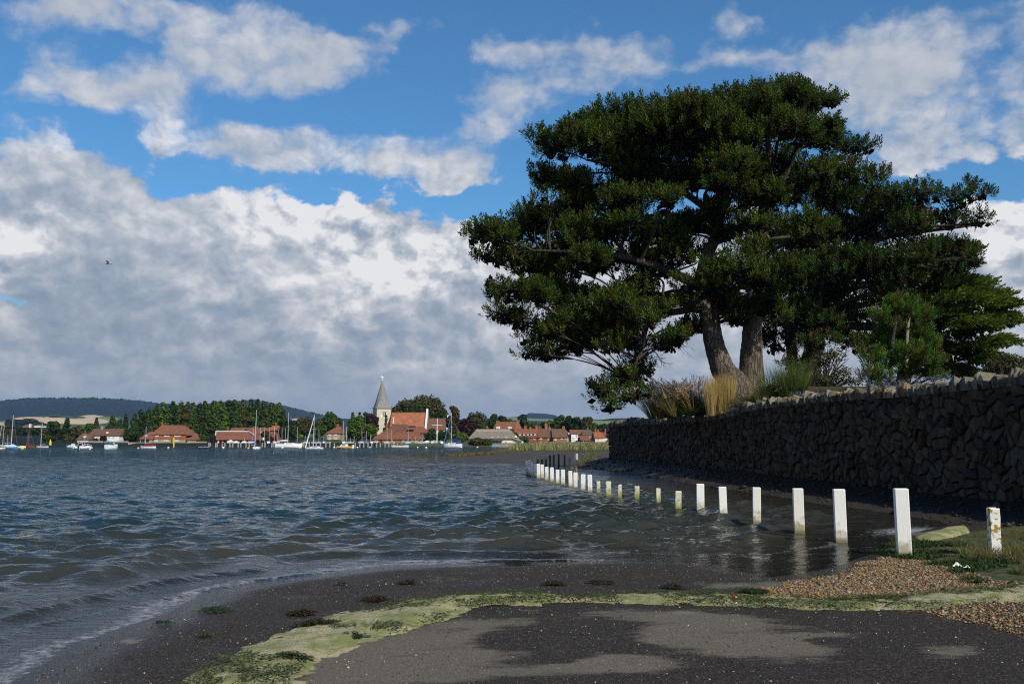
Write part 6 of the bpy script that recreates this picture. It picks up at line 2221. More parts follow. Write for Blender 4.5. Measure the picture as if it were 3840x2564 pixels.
rf = MB().add(v, [(0, 1, 4, 5), (1, 2, 8, 4), (2, 3, 8), (3, 7, 4, 8), (7, 6, 5, 4), (6, 0, 5), (0, 6, 7, 3, 2, 1)]).build('roof', M_thatch, th_)
rdg = MB()
n_ = 9
pts = []
for k in range(n_ + 1):
    xx = Xp(1786 + (1912 - 1786) * k / n_, Yt + 4.5)
    pts.append(xx)
for k in range(n_):
    a, b = pts[k], pts[k + 1]
    mid = (a + b) / 2
    zz = zr + .12
    rdg.add([(a, Yt + 4.4, zz), (b, Yt + 4.4, zz), (b, Yt + 3.3, zz - .75), (mid, Yt + 2.9, zz - 1.1), (a, Yt + 3.3, zz - .75), (a, Yt + 5.6, zz - .5), (b, Yt + 5.6, zz - .5)], [(0, 1, 2, 3, 4), (1, 0, 5, 6)])
rdg.build('thatch_ridge', M_thatch2, rf)
for w in ((1846, 1641, 7, 6), (1868, 1641, 7, 6), (1898, 1641, 8, 6), (1898, 1656, 8, 6), (1953, 1657, 8, 6), (1853, 1656, 9, 8, 0), (1864, 1656, 9, 8, 0), (1876, 1656, 8, 7)):
    win(th_, w[0], w[1], w[2], w[3], Yt, Yt, bars=w[4] if len(w) > 4 else 1)
MB().box(Xp(1847, Yt), Xp(1886, Yt), Yt - 1.6, Yt - .01, Zp(1651, Yt), Zp(1648.5, Yt)).build('porch_roof', M_tile4, th_)
chimney(th_, 1827, 1595, 9, 1610, Yt + 4.5, mat=M_brickr, pots=1)
MB().prism([(Xp(1928, Yt), Yt - .3, Zp(1640, Yt)), (Xp(1940, Yt), Yt - .3, Zp(1640, Yt)), (Xp(1935, Yt), Yt - .3, Zp(1631, Yt))], (0, 0, 0), (0, 2, 0)).build('gablet', M_white, th_)

# --- terraces to the right
r1 = house('red roofed house with two big brick chimneys and dormers behind the thatch', 1853, 1940, 1640, 1608, 1582, 345, 9, M_brickr, M_tile, hl=8, hr=4, chims=[(1867, 1572, 12, 1590, M_brick, 0), (1942, 1569, 12, 1600, M_brick, 0)])
for a in (1868, 1911):
    d_ = MB().box(Xp(a - 7, 343), Xp(a + 7, 343), 343.5, 348, Zp(1607, 343), Zp(1599, 343)).build('dormer', M_white, r1)
    win(r1, a, 1603, 11, 6, 343, 343.5, bars=2)
MB().prism([(Xp(1926, 344), 344, Zp(1610, 344)), (Xp(1960, 344), 344, Zp(1610, 344)), (Xp(1948, 344), 344, Zp(1589, 344)), (Xp(1938, 344), 344, Zp(1589, 344))], (0, 0, 0), (0, 2.5, 0)).build('chimney_breast', M_brick, r1)
r2 = house('low red roofed terrace with a row of white dormer windows', 1925, 2018, 1655, 1640, 1609, 325, 9, M_brickr, M_tile, hl=2, hr=0, chims=[(1970, 1594, 9, 1610, M_brick, 2), (1989, 1598, 8, 1608, M_brick, 1), (2012, 1592, 8, 1608, M_brick, 1), (2024, 1596, 8, 1610, M_brick, 1)], wins=[(1982, 1644, 5, 6), (2004, 1644, 7, 7)])
for a in (1949, 1965, 1979, 1992, 2006):
    MB().box(Xp(a - 4, 324), Xp(a + 4, 324), 325.5, 329, Zp(1632, 324), Zp(1624, 324)).build('dormer', M_tile, r2)
    win(r2, a, 1628, 6, 6, 324, 325.5)
r3 = house('dark brick cottage with tall paired chimneys in the middle of the terrace', 2018, 2074, 1668, 1638, 1608, 314, 9, M_brickr, M_tile2, hl=6, hr=0, chims=[(2048, 1583, 10, 1606, M_brick, 2), (2061, 1596, 9, 1612, M_brick, 1)],
           wins=[(2028, 1643, 7, 6), (2057, 1645, 6, 8), (2029, 1659, 8, 8, 2), (2052, 1659, 6, 8), (2063, 1659, 10, 8, 2)], doors=[(2038, 1657, 5, 1664, M_dark)])
r4 = house('orange brick house with sweeping brown roof and white end tower', 2074, 2146, 1670, 1639, 1608, 312, 9, M_brick, M_tile2, hl=0, hr=24, chims=[(2113, 1596, 9, 1614, M_brick, 2)],
           wins=[(2083, 1645, 7, 9), (2106, 1643, 6, 6), (2120, 1644, 6, 6), (2088, 1660, 8, 7), (2104, 1659, 8, 8), (2115, 1660, 9, 8), (2126, 1661, 5, 6)])
MB().box(Xp(2128.5, 311), Xp(2131, 311), 311.8, 311.9, .8, Zp(1638, 311)).build('drainpipe', M_frame, r4)
MB().box(Xp(2132, 311), Xp(2144, 311), 312.6, 316, Zp(1630, 311), Zp(1622, 311)).build('dormer', M_white, r4)
win(r4, 2138, 1626, 9, 5, 311, 312.6, bars=2)
r5 = house('tall narrow white house with glazed balcony between brick house and alley', 2142, 2166, 1668, 1624, 1612, 311, 10, M_white, M_tile, hl=0, hr=0, wins=[(2150, 1643, 9, 7, 2), (2150, 1661, 9, 7, 2), (2161, 1632, 3, 14, 0)])
MB().box(Xp(2159, 311), Xp(2166, 311), 310.2, 310.95, 1.0, Zp(1651, 311)).build('glazed_porch', M_glass, r5)
r6 = house('brick house with orange roof set back behind the alley trees', 2146, 2188, 1660, 1629, 1612, 330, 9, M_brickr, M_tile, chims=[(2204, 1600, 5, 1616, M_brick, 1)], wins=[(2169, 1636, 4, 7), (2178, 1634, 4, 7)])
r7 = house('low brick boat shed house with white double doors', 2181, 2210, 1668, 1650, 1634, 309, 7, M_brickr, M_tile, wins=[(2194, 1656, 13, 12, 1)])
r8 = house('timber framed house with brown roof and white panels', 2186, 2232, 1668, 1630, 1612, 318, 9, M_brickr, M_tile4, hl=2, hr=12, wins=[(2218, 1656, 14, 12, 3), (2211, 1655, 4, 8)])
for a in (2212, 2219, 2226, 2233):
    MB().box(Xp(a - 1.7, 318), Xp(a + 1.0, 318), 317.9, 317.98, Zp(1645, 318), Zp(1632, 318)).build('white_panel', M_white, r8)
r9 = house('white cottage with orange roof, climbing plants on its wall', 2232, 2262, 1668, 1640, 1621, 314, 8, M_cream, M_hung, hl=0, hr=4, wins=[(2243, 1646, 4, 5), (2243, 1658, 4, 5)], chims=[(2233, 1604, 6, 1624, M_brick, 1), (2243, 1608, 6, 1624, M_brick, 1)])
r10 = house('long white house with red roof nearest the garden wall', 2258, 2312, 1668, 1638, 1622, 316, 8, M_cream, M_tile, hl=0, hr=0, wins=[(2272, 1654, 4, 5), (2288, 1658, 10, 5, 2), (2290, 1644, 12, 7, 3)], chims=[(2270, 1606, 5, 1622, M_brick, 1), (2281, 1606, 5, 1622, M_brick, 1)])
r11 = house('white cottage end, mostly behind the garden wall', 2300, 2345, 1668, 1640, 1622, 308, 8, M_cream, M_tile2)
# farm below the downs
fa = house('pale farm barns on the plain far behind the moored boats', 128, 150, 1601, 1596, 1592, 1900, 25, M_white, M_tile2, name='farm', cat='farm')
house(None, 84, 112, 1601, 1597, 1592, 1920, 25, M_brick, M_tile, root=fa)
MB().box(Xp(112, 1910), Xp(117, 1910), 1905, 1910, Zp(1603, 1905), Zp(1589, 1905)).build('silo', M_white, fa)

# --- quays and walls on the shore
def shore_wall(name, label, px0, px1, ptop, Y0_, Y1_, mat, cat='wall', thick=1.0, zb=-1.5, cap=None):
    xa, xb = Xp(px0, Y0_), Xp(px1, Y1_)
    zt0, zt1 = Zp(ptop, Y0_), Zp(ptop, Y1_)
    b = MB()
    b.add([(xa, Y0_, zb), (xb, Y1_, zb), (xb, Y1_ + thick, zb), (xa, Y0_ + thick, zb), (xa, Y0_, zt0), (xb, Y1_, zt1), (xb, Y1_ + thick, zt1), (xa, Y0_ + thick, zt0)],
          [(0, 3, 2, 1), (4, 5, 6, 7), (0, 1, 5, 4), (1, 2, 6, 5), (2, 3, 7, 6), (3, 0, 4, 7)])
    return b.build(name, mat, None, label, cat)


tw0 = empty('timber_sea_wall', (Xp(410, 312), 312, .5), 'grey timber boarded sea wall before the white cottage', 'wall')
k = 0
a = 346.0
while a < 480:
    if not (387 < a < 389):
        top = 1653 + (1.5 if 385 < a < 440 else 0)
        o = MB().box(Xp(a, 311), Xp(a + 3.5, 311) - .03, 311 + .03 * (k % 2), 311.3, .25, Zp(top, 311)).build('board', M_timber, tw0)
    a += 3.5
    k += 1
MB().box(Xp(346, 311), Xp(478, 311), 311.35, 312.6, -.5, Zp(1656, 311)).build('backing', M_dtimber, tw0)
shore_wall('stone_sea_wall', 'pale stone sea wall below the red tile-hung house', 482, 742, 1658, 306, 306, M_flint)
shore_wall('stone_sea_wall', 'short lower stone wall between tile-hung house and boathouse', 738, 776, 1655, 309, 309, M_flint)
shore_wall('shingle_bank_wall', 'low pale bank left of the timber sea wall', 192, 345, 1668, 330, 318, M_flint, thick=3)
shore_wall('quay_wall', 'long low quay edge below the moored yachts and boathouse', 776, 1630, 1673, 299, 299, M_quayd, cat='quay', thick=3)
shore_wall('quay_wall', 'quay edge below the large sloop, left of the thatched house bushes', 1632, 1790, 1674, 299.5, 299.5, M_quayd, cat='quay', thick=3)
shore_wall('stone_sea_wall', 'long mottled stone sea wall running from the thatched house to the right', 1846, 2200, 1664, 298, 298, M_quay)
shore_wall('brick_garden_wall', 'low red brick garden wall before the white cottages', 2196, 2345, 1664, 301, 301, M_brick)
rl = empty('iron_railing', (Xp(590, 305), 305.4, .5), 'rusty low railing along the stone wall of the tile-hung house', 'railing')
for a in range(514, 690, 12):
    MB().box(Xp(a, 305), Xp(a + .9, 305), 305.3, 305.4, .2, Zp(1665, 305)).build('stanchion', M_rust, rl)
MB().box(Xp(514, 305), Xp(690, 305), 305.28, 305.42, Zp(1666, 305), Zp(1665, 305)).build('rail', M_rust, rl)
wf = empty('white_picket_fence', (Xp(2250, 300), 300, 1), 'white picket fence in front of the white cottages', 'fence')
for k in range(26):
    a = 2206 + k * 5
    MB().box(Xp(a, 300), Xp(a + 2.0, 300), 300, 300.06, .9, Zp(1658 + (k % 2) * .6, 300)).build('picket', M_frame, wf)
MB().box(Xp(2206, 300), Xp(2336, 300), 300.07, 300.12, Zp(1662, 300), Zp(1661, 300)).build('rail', M_frame, wf)

# mooring piles along the quay
pile_px = [785, 790, 811, 816.5, 835.5, 844.5, 864, 874, 895, 904.5, 924, 936, 985, 995, 1021, 1028, 1048, 1058, 1076, 1085, 1103, 1112, 1132, 1140, 1161, 1187, 1203, 1223, 1238, 1255, 1300, 1333, 1350, 1365, 1381, 1395, 1413, 1427, 1445, 1459, 1477, 1491, 1507]
proto = None
for k, a in enumerate(pile_px):
    side = 'before the boathouse' if a < 945 else 'before the yachts and hedge' if a < 1300 else 'before the brick quay building'
    grp = [q for q in pile_px if (q < 945) == (a < 945) and (945 <= q < 1300) == (945 <= a < 1300)]
    n_from = grp.index(a)
    ordn = ['leftmost', 'second from left', 'third from left', 'fourth from left', 'fifth from left', 'sixth from left', 'seventh from left', 'eighth from left', 'ninth from left', 'tenth from left', 'eleventh from left', 'twelfth from left', 'thirteenth from left', 'fourteenth from left', 'fifteenth from left', 'sixteenth from left', 'seventeenth from left', 'eighteenth from left'][n_from]
    Yq = 296.5
    if proto is None:
        b = MB().box(-.17, .17, -.17, .17, -1.5, 1.22).box(-.19, .19, -.19, .19, 1.22, 1.34, taper=.05)
        proto = b.build('mooring_pile', M_timber, None, None, 'pile', 'mooring piles along the quay', loc=(0, 0, 0))
        o = proto
    else:
        o = proto.copy()
        COL.objects.link(o)
    o.location = (Xp(a, Yq), Yq, random.uniform(-.12, .08))
    o['label'] = f'{ordn} of the grey timber mooring piles {side}'


# ---------------------------------------------------------------- boats
def hull_mesh(L, B, H, Rm, bow=.9, trans=.8, draft=.25, sheer=.25):
    st = [0, .12, .3, .5, .7, .86, .96, 1.0]
    wd = [trans, .92, 1.0, 1.0, .84, .52, .2, .02]
    mb_ = MB(Rm)
    vs_ = []
    for s, w in zip(st, wd):
        x = (s - .5) * L
        hz_ = H * (1 + sheer * (s - .4) ** 2 * 3)
        rake = bow * H * .6 * (s ** 6)
        for q in (-1, 1):
            pass
        vs_ += [(x - rake * .9, 0, -draft * (1 - s ** 4 * .5)), (x - rake * .6, w * B * .36, -draft * .4), (x - rake * .3, w * B * .47, H * .35), (x, w * B * .5, hz_),
                (x, -w * B * .5, hz_), (x - rake * .3, -w * B * .47, H * .35), (x - rake * .6, -w * B * .36, -draft * .4)]
    n = 7
    fs_ = []
    for k in range(len(st) - 1):
        for i in (0, 1, 2, 3, 4, 5, 6):
            j = (i + 1) % n
            fs_.append((k * n + i, k * n + j, (k + 1) * n + j, (k + 1) * n + i))
    fs_.append(tuple(range(n))[::-1])
    fs_.append(tuple((len(st) - 1) * n + i for i in range(n)))
    mb_.add(vs_, fs_)
    return mb_


BW = {2: 40, 12: 44, 30: 34, 50: 46, 84: 34, 116: 38, 122: 44, 160: 46, 268: 40, 298: 26, 317: 32, 338: 30, 320: 44, 423: 43, 558: 66, 768: 52, 966: 30, 1085: 102, 1178: 70, 1207: 15, 1292: 67, 1500: 66, 1697: 74, 1855: 29, 2118: 42, 2163: 28}


def boat(label, px, pw, L, B, H, heading=0, hull=M_gel, cat='boat', name='boat', z=0.0, Y=None, cabin=None, mast=None, cover=None, canopy=None, stripe=None, boom=True, lean=0, furl=None, motor=False, rails=False, stays=True, tent=None, extra=None):
    """px: centre column, pw: waterline row (gives the distance) unless Y is set; mast = (column offset px, top row)"""
    g = gnd(px, pw, 0) if Y is None else np.array([Xp(px, Y), Y, 0])
    Yb_ = g[1]
    hc, hs_ = abs(math.cos(rad(heading))), abs(math.sin(rad(heading)))
    k_ = BW.get(px, 26) * Yb_ / F / (L * hc + B * hs_)
    L, B, H = L * k_, B * k_, H * k_ * 1.1
    sc4 = lambda t: (t[0] * k_, t[1] * k_, t[2] * k_, t[3]) if t else None
    cabin, canopy = sc4(cabin), sc4(canopy)
    tent = (tent[0] * k_, tent[1]) if tent else None
    root = empty(name, (Xp(px, Yb_), Yb_, z), label, cat)
    Rm = Matrix.Translation((Xp(px, Yb_), Yb_, z)) @ Matrix.Rotation(rad(heading), 4, 'Z')
    hull_mesh(L, B, H, Rm).build('hull', hull, root, smooth=False)
    if stripe:
        MB(Rm).box(-L * .42, L * .40, -B * .505, B * .505, H * .62, H * .74).build('stripe', stripe, root)
    if cabin:
        cx, cl, chh, mat_ = cabin
        b = MB(Rm)
        w2 = B * .33
        b.add([(cx - cl / 2, -w2, H * .9), (cx + cl / 2, -w2 * .8, H * .9), (cx + cl / 2, w2 * .8, H * .9), (cx - cl / 2, w2, H * .9), (cx - cl / 2 + .1, -w2 * .85, H + chh), (cx + cl / 2 - chh * 1.2, -w2 * .7, H + chh * .9), (cx + cl / 2 - chh * 1.2, w2 * .7, H + chh * .9), (cx - cl / 2 + .1, w2 * .85, H + chh)],
              [(0, 3, 2, 1), (4, 5, 6, 7), (0, 1, 5, 4), (1, 2, 6, 5), (2, 3, 7, 6), (3, 0, 4, 7)])
        cb_ = b.build('cabin', mat_, root)
        MB(Rm).box(cx - cl * .3, cx + cl * .15, -w2 * .98, w2 * .98, H + chh * .35, H + chh * .62).build('window', M_glass, cb_)
    if canopy:
        cx, cl, chh, mat_ = canopy
        b = MB(Rm)
        w2 = B * .42
        b.add([(cx - cl / 2, -w2, H), (cx + cl / 2, -w2, H), (cx + cl / 2, w2, H), (cx - cl / 2, w2, H), (cx - cl * .42, -w2 * .8, H + chh), (cx + cl * .25, -w2 * .8, H + chh), (cx + cl * .25, w2 * .8, H + chh), (cx - cl * .42, w2 * .8, H + chh)],
              [(4, 5, 6, 7), (0, 1, 5, 4), (1, 2, 6, 5), (2, 3, 7, 6), (3, 0, 4, 7)])
        b.build('canopy', mat_, root)
    if tent:
        hh, mat_ = tent
        b = MB(Rm)
        b.add([(-L * .46, -B * .5, H), (L * .42, -B * .5, H), (L * .42, B * .5, H), (-L * .46, B * .5, H), (-L * .36, 0, H + hh * .6), (L * .02, 0, H + hh), (L * .36, 0, H + hh * .4)],
              [(0, 1, 6, 5, 4), (2, 3, 4, 5, 6), (1, 2, 6), (3, 0, 4)])
        b.build('cover', mat_, root)
    if mast:
        off, ptop = mast
        zt2 = Zp(ptop, Yb_)
        zt2 = zt2 - z
        mx = off * Yb_ / F
        r0 = .085 if zt2 > 6 else .05
        xm_ = Xp(px, Yb_)
        mb_ = MB()
        bx = xm_ + mx
        tx = bx + lean * Yb_ / F
        m_o = mb_.tube([(bx, Yb_, z + H * .8), (tx, Yb_, z + zt2)], [r0, r0 * .7], 6).build('mast', M_alloy if hull is not M_rust else M_varn, root)
        if stays:
            s_ = MB()
            c, sn = math.cos(rad(heading)), math.sin(rad(heading))
            e1, e2 = (xm_ + L * .48 * c, Yb_ + L * .48 * sn, z + H), (xm_ - L * .48 * c, Yb_ - L * .48 * sn, z + H)
            s_.tube([e1, (tx, Yb_, z + zt2)], .022, 3).tube([e2, (tx, Yb_, z + zt2)], .018, 3)
            for q in (-1, 1):
                s_.tube([(xm_ + mx - sn * q * B * .5, Yb_ + c * q * B * .5, z + H), (tx, Yb_, z + H + (zt2 - H) * .72)], .018, 3)
            s_.build('rigging', M_rope, root)
            sp_ = MB()
            zz = z + H + (zt2 - H) * .55
            sp_.tube([(bx + lean * .5 * Yb_ / F - .55, Yb_, zz), (bx + lean * .5 * Yb_ / F + .55, Yb_, zz)], .03, 4)
            sp_.build('spreader', M_alloy, m_o)
        if furl:
            side, mat_ = furl
            e = (xm_ + side * L * .47 * math.cos(rad(heading)), Yb_ + side * L * .47 * math.sin(rad(heading)), z + H)
            MB().tube([e, (tx, Yb_, z + zt2 * .96)], [.14, .05], 6).build('furled_sail', mat_, root)
        if boom:
            bl = -L * .38 if math.cos(rad(heading)) >= 0 else L * .38
            bz_ = z + H + 1.0 * min(1, k_ * 1.2)
            MB().tube([(bx, Yb_, bz_), (bx + bl, Yb_, bz_ + .05)], .06, 5).build('boom', M_alloy, root)
            if cover:
                MB().tube([(bx + bl * .02, Yb_, bz_ + .22), (bx + bl * .5, Yb_, bz_ + .20), (bx + bl * .98, Yb_, bz_ + .12)], [.26 * k_, .22 * k_, .12 * k_], 7).build('sail_cover', cover, root)
    if motor:
        MB(Rm).box(-L * .5 - .5 * k_, -L * .5 + .02, -.2 * k_, .2 * k_, H * .2, H + .45 * k_, taper=.04).build('outboard_motor', M_dark if motor == 1 else M_gel, root)
    if rails:
        b = MB(Rm)
        for k in range(7):
            xq = -L * .45 + L * .9 * k / 6
            for q in (-1, 1):
                b.tube([(xq, q * B * .42, H), (xq, q * B * .42, H + .6 * k_)], .02, 3)
        for q in (-1, 1):
            b.tube([(-L * .45, q * B * .42, H + .6 * k_), (L * .45, q * B * .42, H + .6 * k_)], .015, 3)
        b.build('guard_rail', M_alloy, root)
    if extra:
        extra(root, Rm @ Matrix.Scale(k_, 4))
    return root


def rib(root, Rm):
    b = MB(Rm)
    for q in (-1, 1):
        b.tube([(-3, q * .95, .55), (1.4, q * .95, .6), (2.6, q * .45, .75), (3.0, 0, .85)], [.24, .26, .24, .2], 8)
    b.build('inflated_tube', M_gel, root, smooth=True)
    MB(Rm).box(-.6, .3, -.35, .35, .5, 1.5, taper=.08).build('console', M_gry, root)
    MB(Rm).tube([(-1.8, -.8, .6), (-1.9, -.7, 1.9), (-1.9, .7, 1.9), (-1.8, .8, .6)], .05, 5).build('roll_bar', M_gel, root)


boat('white yacht with leaning mast, cut by the left edge of the picture', 2, 1683, 7, 2.3, .9, 25, mast=(-6, 1590), lean=10, name='yacht', cat='yacht')
boat('white sloop with bare mast, next to the left picture edge', 12, 1674, 7, 2.3, .8, 160, mast=(0, 1590), lean=3, name='yacht', cat='yacht')
boat('small sloop with the shortest bare mast at far left', 30, 1672, 5.5, 2, .7, 150, mast=(0, 1630), name='yacht', cat='yacht')
boat('bright blue dinghy under a pale tent cover with a tall mast', 50, 1684, 4.8, 2.0, .85, -12, hull=M_sky, mast=(-6, 1557), tent=(1.25, M_ltc), boom=False, lean=3, name='dinghy', cat='dinghy')
boat('white open boat just behind the big yellow buoy', 84, 1678, 4.6, 1.9, .65, 10, cabin=(.2, 1.6, .3, M_gel))
boat('old brown boat with rust-red cover and reddish mast', 116, 1680, 7.2, 2.5, 1.0, 170, hull=M_rust, mast=(-6, 1606), canopy=(-.2, 5.4, .7, M_rust), boom=False, furl=(1, M_rust), name='sailing_boat', cat='sailing boat')
boat('dark motorboat with navy hood behind the brown boat', 122, 1677, 6.5, 2.4, 1.1, 20, hull=M_dark, canopy=(0, 4, .9, M_navy), name='motorboat', cat='motorboat')
boat('white sloop with navy boom cover, left of the yellow channel mark', 160, 1677, 8.5, 2.6, .7, 175, mast=(-5, 1588), cover=M_navy, lean=2, rails=True, name='yacht', cat='yacht')
boat('white speedboat with windscreen hoop off the bank', 268, 1677, 6.8, 2.4, .95, 168, cabin=(.5, 2.6, .6, M_gel), canopy=(-1.5, 2.2, 1.5, M_ltc), name='motorboat', cat='motorboat')
boat('grey-tubed inflatable boat, left of the moored white pair', 298, 1683, 5, 1.7, .5, 65, hull=M_gry, motor=1, extra=rib, name='inflatable_boat', cat='inflatable boat')
boat('white inflatable boat with black engine, middle of the moored group', 317, 1685, 5, 1.7, .5, 80, hull=M_gel, motor=1, extra=rib, name='inflatable_boat', cat='inflatable boat')
boat('white inflatable boat with hoop, right of the moored group', 338, 1684, 5, 1.7, .5, 110, hull=M_gel, motor=2, extra=rib, name='inflatable_boat', cat='inflatable boat')
boat('white sloop moored behind the inflatables, thin mast before the cottage wing', 320, 1677, 8, 2.5, 1.0, 170, mast=(-1, 1612), name='yacht', cat='yacht')
boat('white cabin cruiser with teal wheelhouse seen stern on', 423, 1683, 6.5, 2.7, 1.35, 72, cabin=(.4, 2.6, .9, M_gel), canopy=(-1.6, 2.6, 1.25, M_teal), name='motorboat', cat='motorboat')
boat('white sailing boat with maroon sprayhood before the stone wall', 558, 1681, 5.9, 2.1, .65, 172, mast=(-11, 1599), canopy=(-.3, 3.4, .95, M_maroon), lean=1, motor=1, name='yacht', cat='yacht')
boat('dark-hulled launch with navy cover by the boathouse', 768, 1682, 6.9, 2.4, .95, 8, hull=M_dark, stripe=M_gel, canopy=(-.5, 3.6, .8, M_navy), motor=1, name='motorboat', cat='motorboat')
boat('white sloop seen stern on with the tallest thin mast', 966, 1683, 5.6, 2.3, .85, 66, mast=(-9, 1537), cabin=(.6, 2.4, .35, M_gel), lean=3, motor=2, name='yacht', cat='yacht')
boat('large white yacht with rolled white sail at the quay piles', 1085, 1677, 11.5, 3.2, 1.3, 4, mast=(-5, 1545), cabin=(.4, 5, .45, M_gel), cover=M_gel, rails=True, lean=1, name='yacht', cat='yacht')
boat('white sloop with white-wrapped jib, moored off the hedge', 1178, 1683, 8.2, 2.6, .62, 175, mast=(-3, 1554), cabin=(-.4, 4.4, .55, M_ltc), furl=(1, M_gel), lean=3, boom=False, name='yacht', cat='yacht')
boat('white rubber tender tied behind the sloop off the hedge', 1207, 1682, 2.3, 1.2, .45, 10, name='dinghy', cat='dinghy')
boat('motor cruiser with mustard yellow hull and white top', 1292, 1682, 5.4, 2.2, .72, 172, hull=M_ochre, cabin=(.2, 2.6, .65, M_gel), stripe=M_gel, motor=2, name='motorboat', cat='motorboat')
boat('cream wooden day boat with varnished cabin at the quay', 1500, 1678, 9.6, 2.4, .9, 178, hull=M_cream, Y=293, cabin=(-.5, 6, .55, M_varn), canopy=(-3.2, 2.2, .8, M_azure), name='motorboat', cat='motorboat')
boat('big white sloop with royal blue cockpit canopy, its mast the highest on the right', 1697, 1677, 6.1, 2.6, .95, 174, Y=290, mast=(-4, 1548), cabin=(.1, 3.2, .35, M_gel), canopy=(-2.0, 1.9, .9, M_royal), cover=M_royal, furl=(1, M_azure), rails=True, name='yacht', cat='yacht')
boat('small blue and white rowing boat by the stone sea wall', 1855, 1677, 2.6, 1.1, .42, 5, hull=M_sky, Y=292, stripe=M_gel, name='rowing_boat', cat='rowing boat')
boat('dark clinker boat drawn up among the reeds', 2118, 1668, 3.2, 1.2, .5, 172, hull=M_dark, Y=285, z=1.0, stripe=M_gel, name='rowing_boat', cat='rowing boat')
boat('dinghy under a royal blue cover beyond the reeds', 2163, 1668, 2.6, 1.3, .5, 160, hull=M_gel, Y=284, z=1.0, tent=(.7, M_royal), name='dinghy', cat='dinghy')

# covered dinghies laid up on the hard, each with its mast
hard = [(948, 1666, M_royal, 1604, 3, 'dinghy with blue trim by the boathouse corner, mast leaning right'), (1006, 1664, M_azure, None, 0, 'dinghy under a bright azure cover at the quay, right of the boathouse'), (1150, 1664, M_azure, None, 0, 'azure covered dinghy just left of the leaning jib'),
        (1181, 1662, M_royal, 1602, 0, 'dinghy with rounded royal blue cover below the hedge'), (1196, 1664, M_azure, 1606, 0, 'azure covered dinghy below the hedge, thin mast above it'), (1213, 1664, M_navy, 1637, 0, 'white dinghy with blue gunwale below the hedge end'), (1229, 1663, M_royal, None, 0, 'small dark blue dinghy at the right end of the hedge'),
        (1286, 1659, M_navy, 1577, 2, 'dinghy with long navy cover behind the mustard cruiser'), (1299, 1660, M_dark, 1602, 0, 'dark covered dinghy right of the navy one'), (1315, 1663, M_royal, 1640, 0, 'dinghy with blue band among the parked boats'), (1358, 1662, M_azure, 1601, -1, 'white hulled dinghy under a light azure cover near the piles'),
        (1374, 1662, M_royal, 1617, 0, 'dinghy under a violet-blue cover near the piles'), (1391, 1664, M_maroon, 1630, 0, 'maroon dinghy by the brick quay building corner'), (1452, 1664, M_gry, 1604, 0, 'grey dinghy with mast before the green door'), (1468, 1661, M_navy, 1608, 0, 'dinghy with peaked navy cover before the brick wall'),
        (1533, 1663, M_azure, 1608, -3, 'dinghy with bright azure peaked cover before the brick wall'), (1558, 1666, M_gry, 1638, 0, 'white dinghy with dark cover right of the azure peak'), (1571, 1666, M_navy, 1642, 0, 'navy covered dinghy in the right-hand row'), (1584, 1666, M_royal, 1640, 0, 'blue covered dinghy at the building corner'), (1602, 1664, M_gel, None, 0, 'upturned white dinghy right of the building corner'),
        (1628, 1664, M_gry, None, 0, 'grey covered dinghy left of the flagpole foot'), (1652, 1667, M_gry, None, 0, 'pale dinghy right of the flagpole foot'), (1040, 1663, M_maroon, 1600, 6, 'dinghy with maroon cover behind the large white yacht'), (868, 1671, M_gel, None, 0, 'white dinghy on the ground by the boathouse wall'), (888, 1668, M_gel, None, 0, 'white dinghy right of the first by the boathouse wall'), (918, 1670, M_gel, 1640, 0, 'white dinghy with stub mast at the boathouse right end')]
for k, (px, py, cv, mt, ln_, lb) in enumerate(hard):
    Yh = 301.8 + (k % 3) * .9
    boat(lb, px, None, 4.2 if cv is not M_gel else 3.6, 1.5, .5, random.choice((60, 75, 20, 110, 160)), hull=M_gel, Y=Yh, z=1.25, tent=(.55, cv), mast=(0, mt) if mt else None, boom=False, stays=False, lean=ln_, name='dinghy', cat='dinghy')['group'] = 'dinghies laid up on the quay'
# bare masts of small craft standing in the yard
for px, pt, lb in ((976, 1602, 'bare dinghy mast left of the tall sloop mast pair in the yard'), (992, 1604, 'bare yard mast between manor window and azure dinghy'), (1010, 1601, 'thickest pale yard mast before the manor roof'), (1029, 1600, 'yard mast below the manor end chimney'), (1058, 1606, 'dark green tinted yard mast left of the large yacht'),
                   (1070, 1604, 'yard mast nearest left of the large yacht mast'), (1115, 1600, 'yard mast above the small lime green tree'), (1300, 1600, 'pale yard mast right of the tall one behind the mustard cruiser'), (1144, 1634, 'short brown yard mast before the hedge left end'), (1373, 1616, 'slender yard mast near the building left end'), (1328, 1636, 'short yard mast before the low trees'), (1389, 1630, 'last short yard mast beside the brick building')):
    MB().tube([(Xp(px, 304), 304, 1.2), (Xp(px + random.uniform(-1, 1.5), 304), 304, Zp(pt, 304))], [.06, .045], 5).build('bare_mast', M_alloy, None, lb, 'mast', 'bare masts in the boat yard')

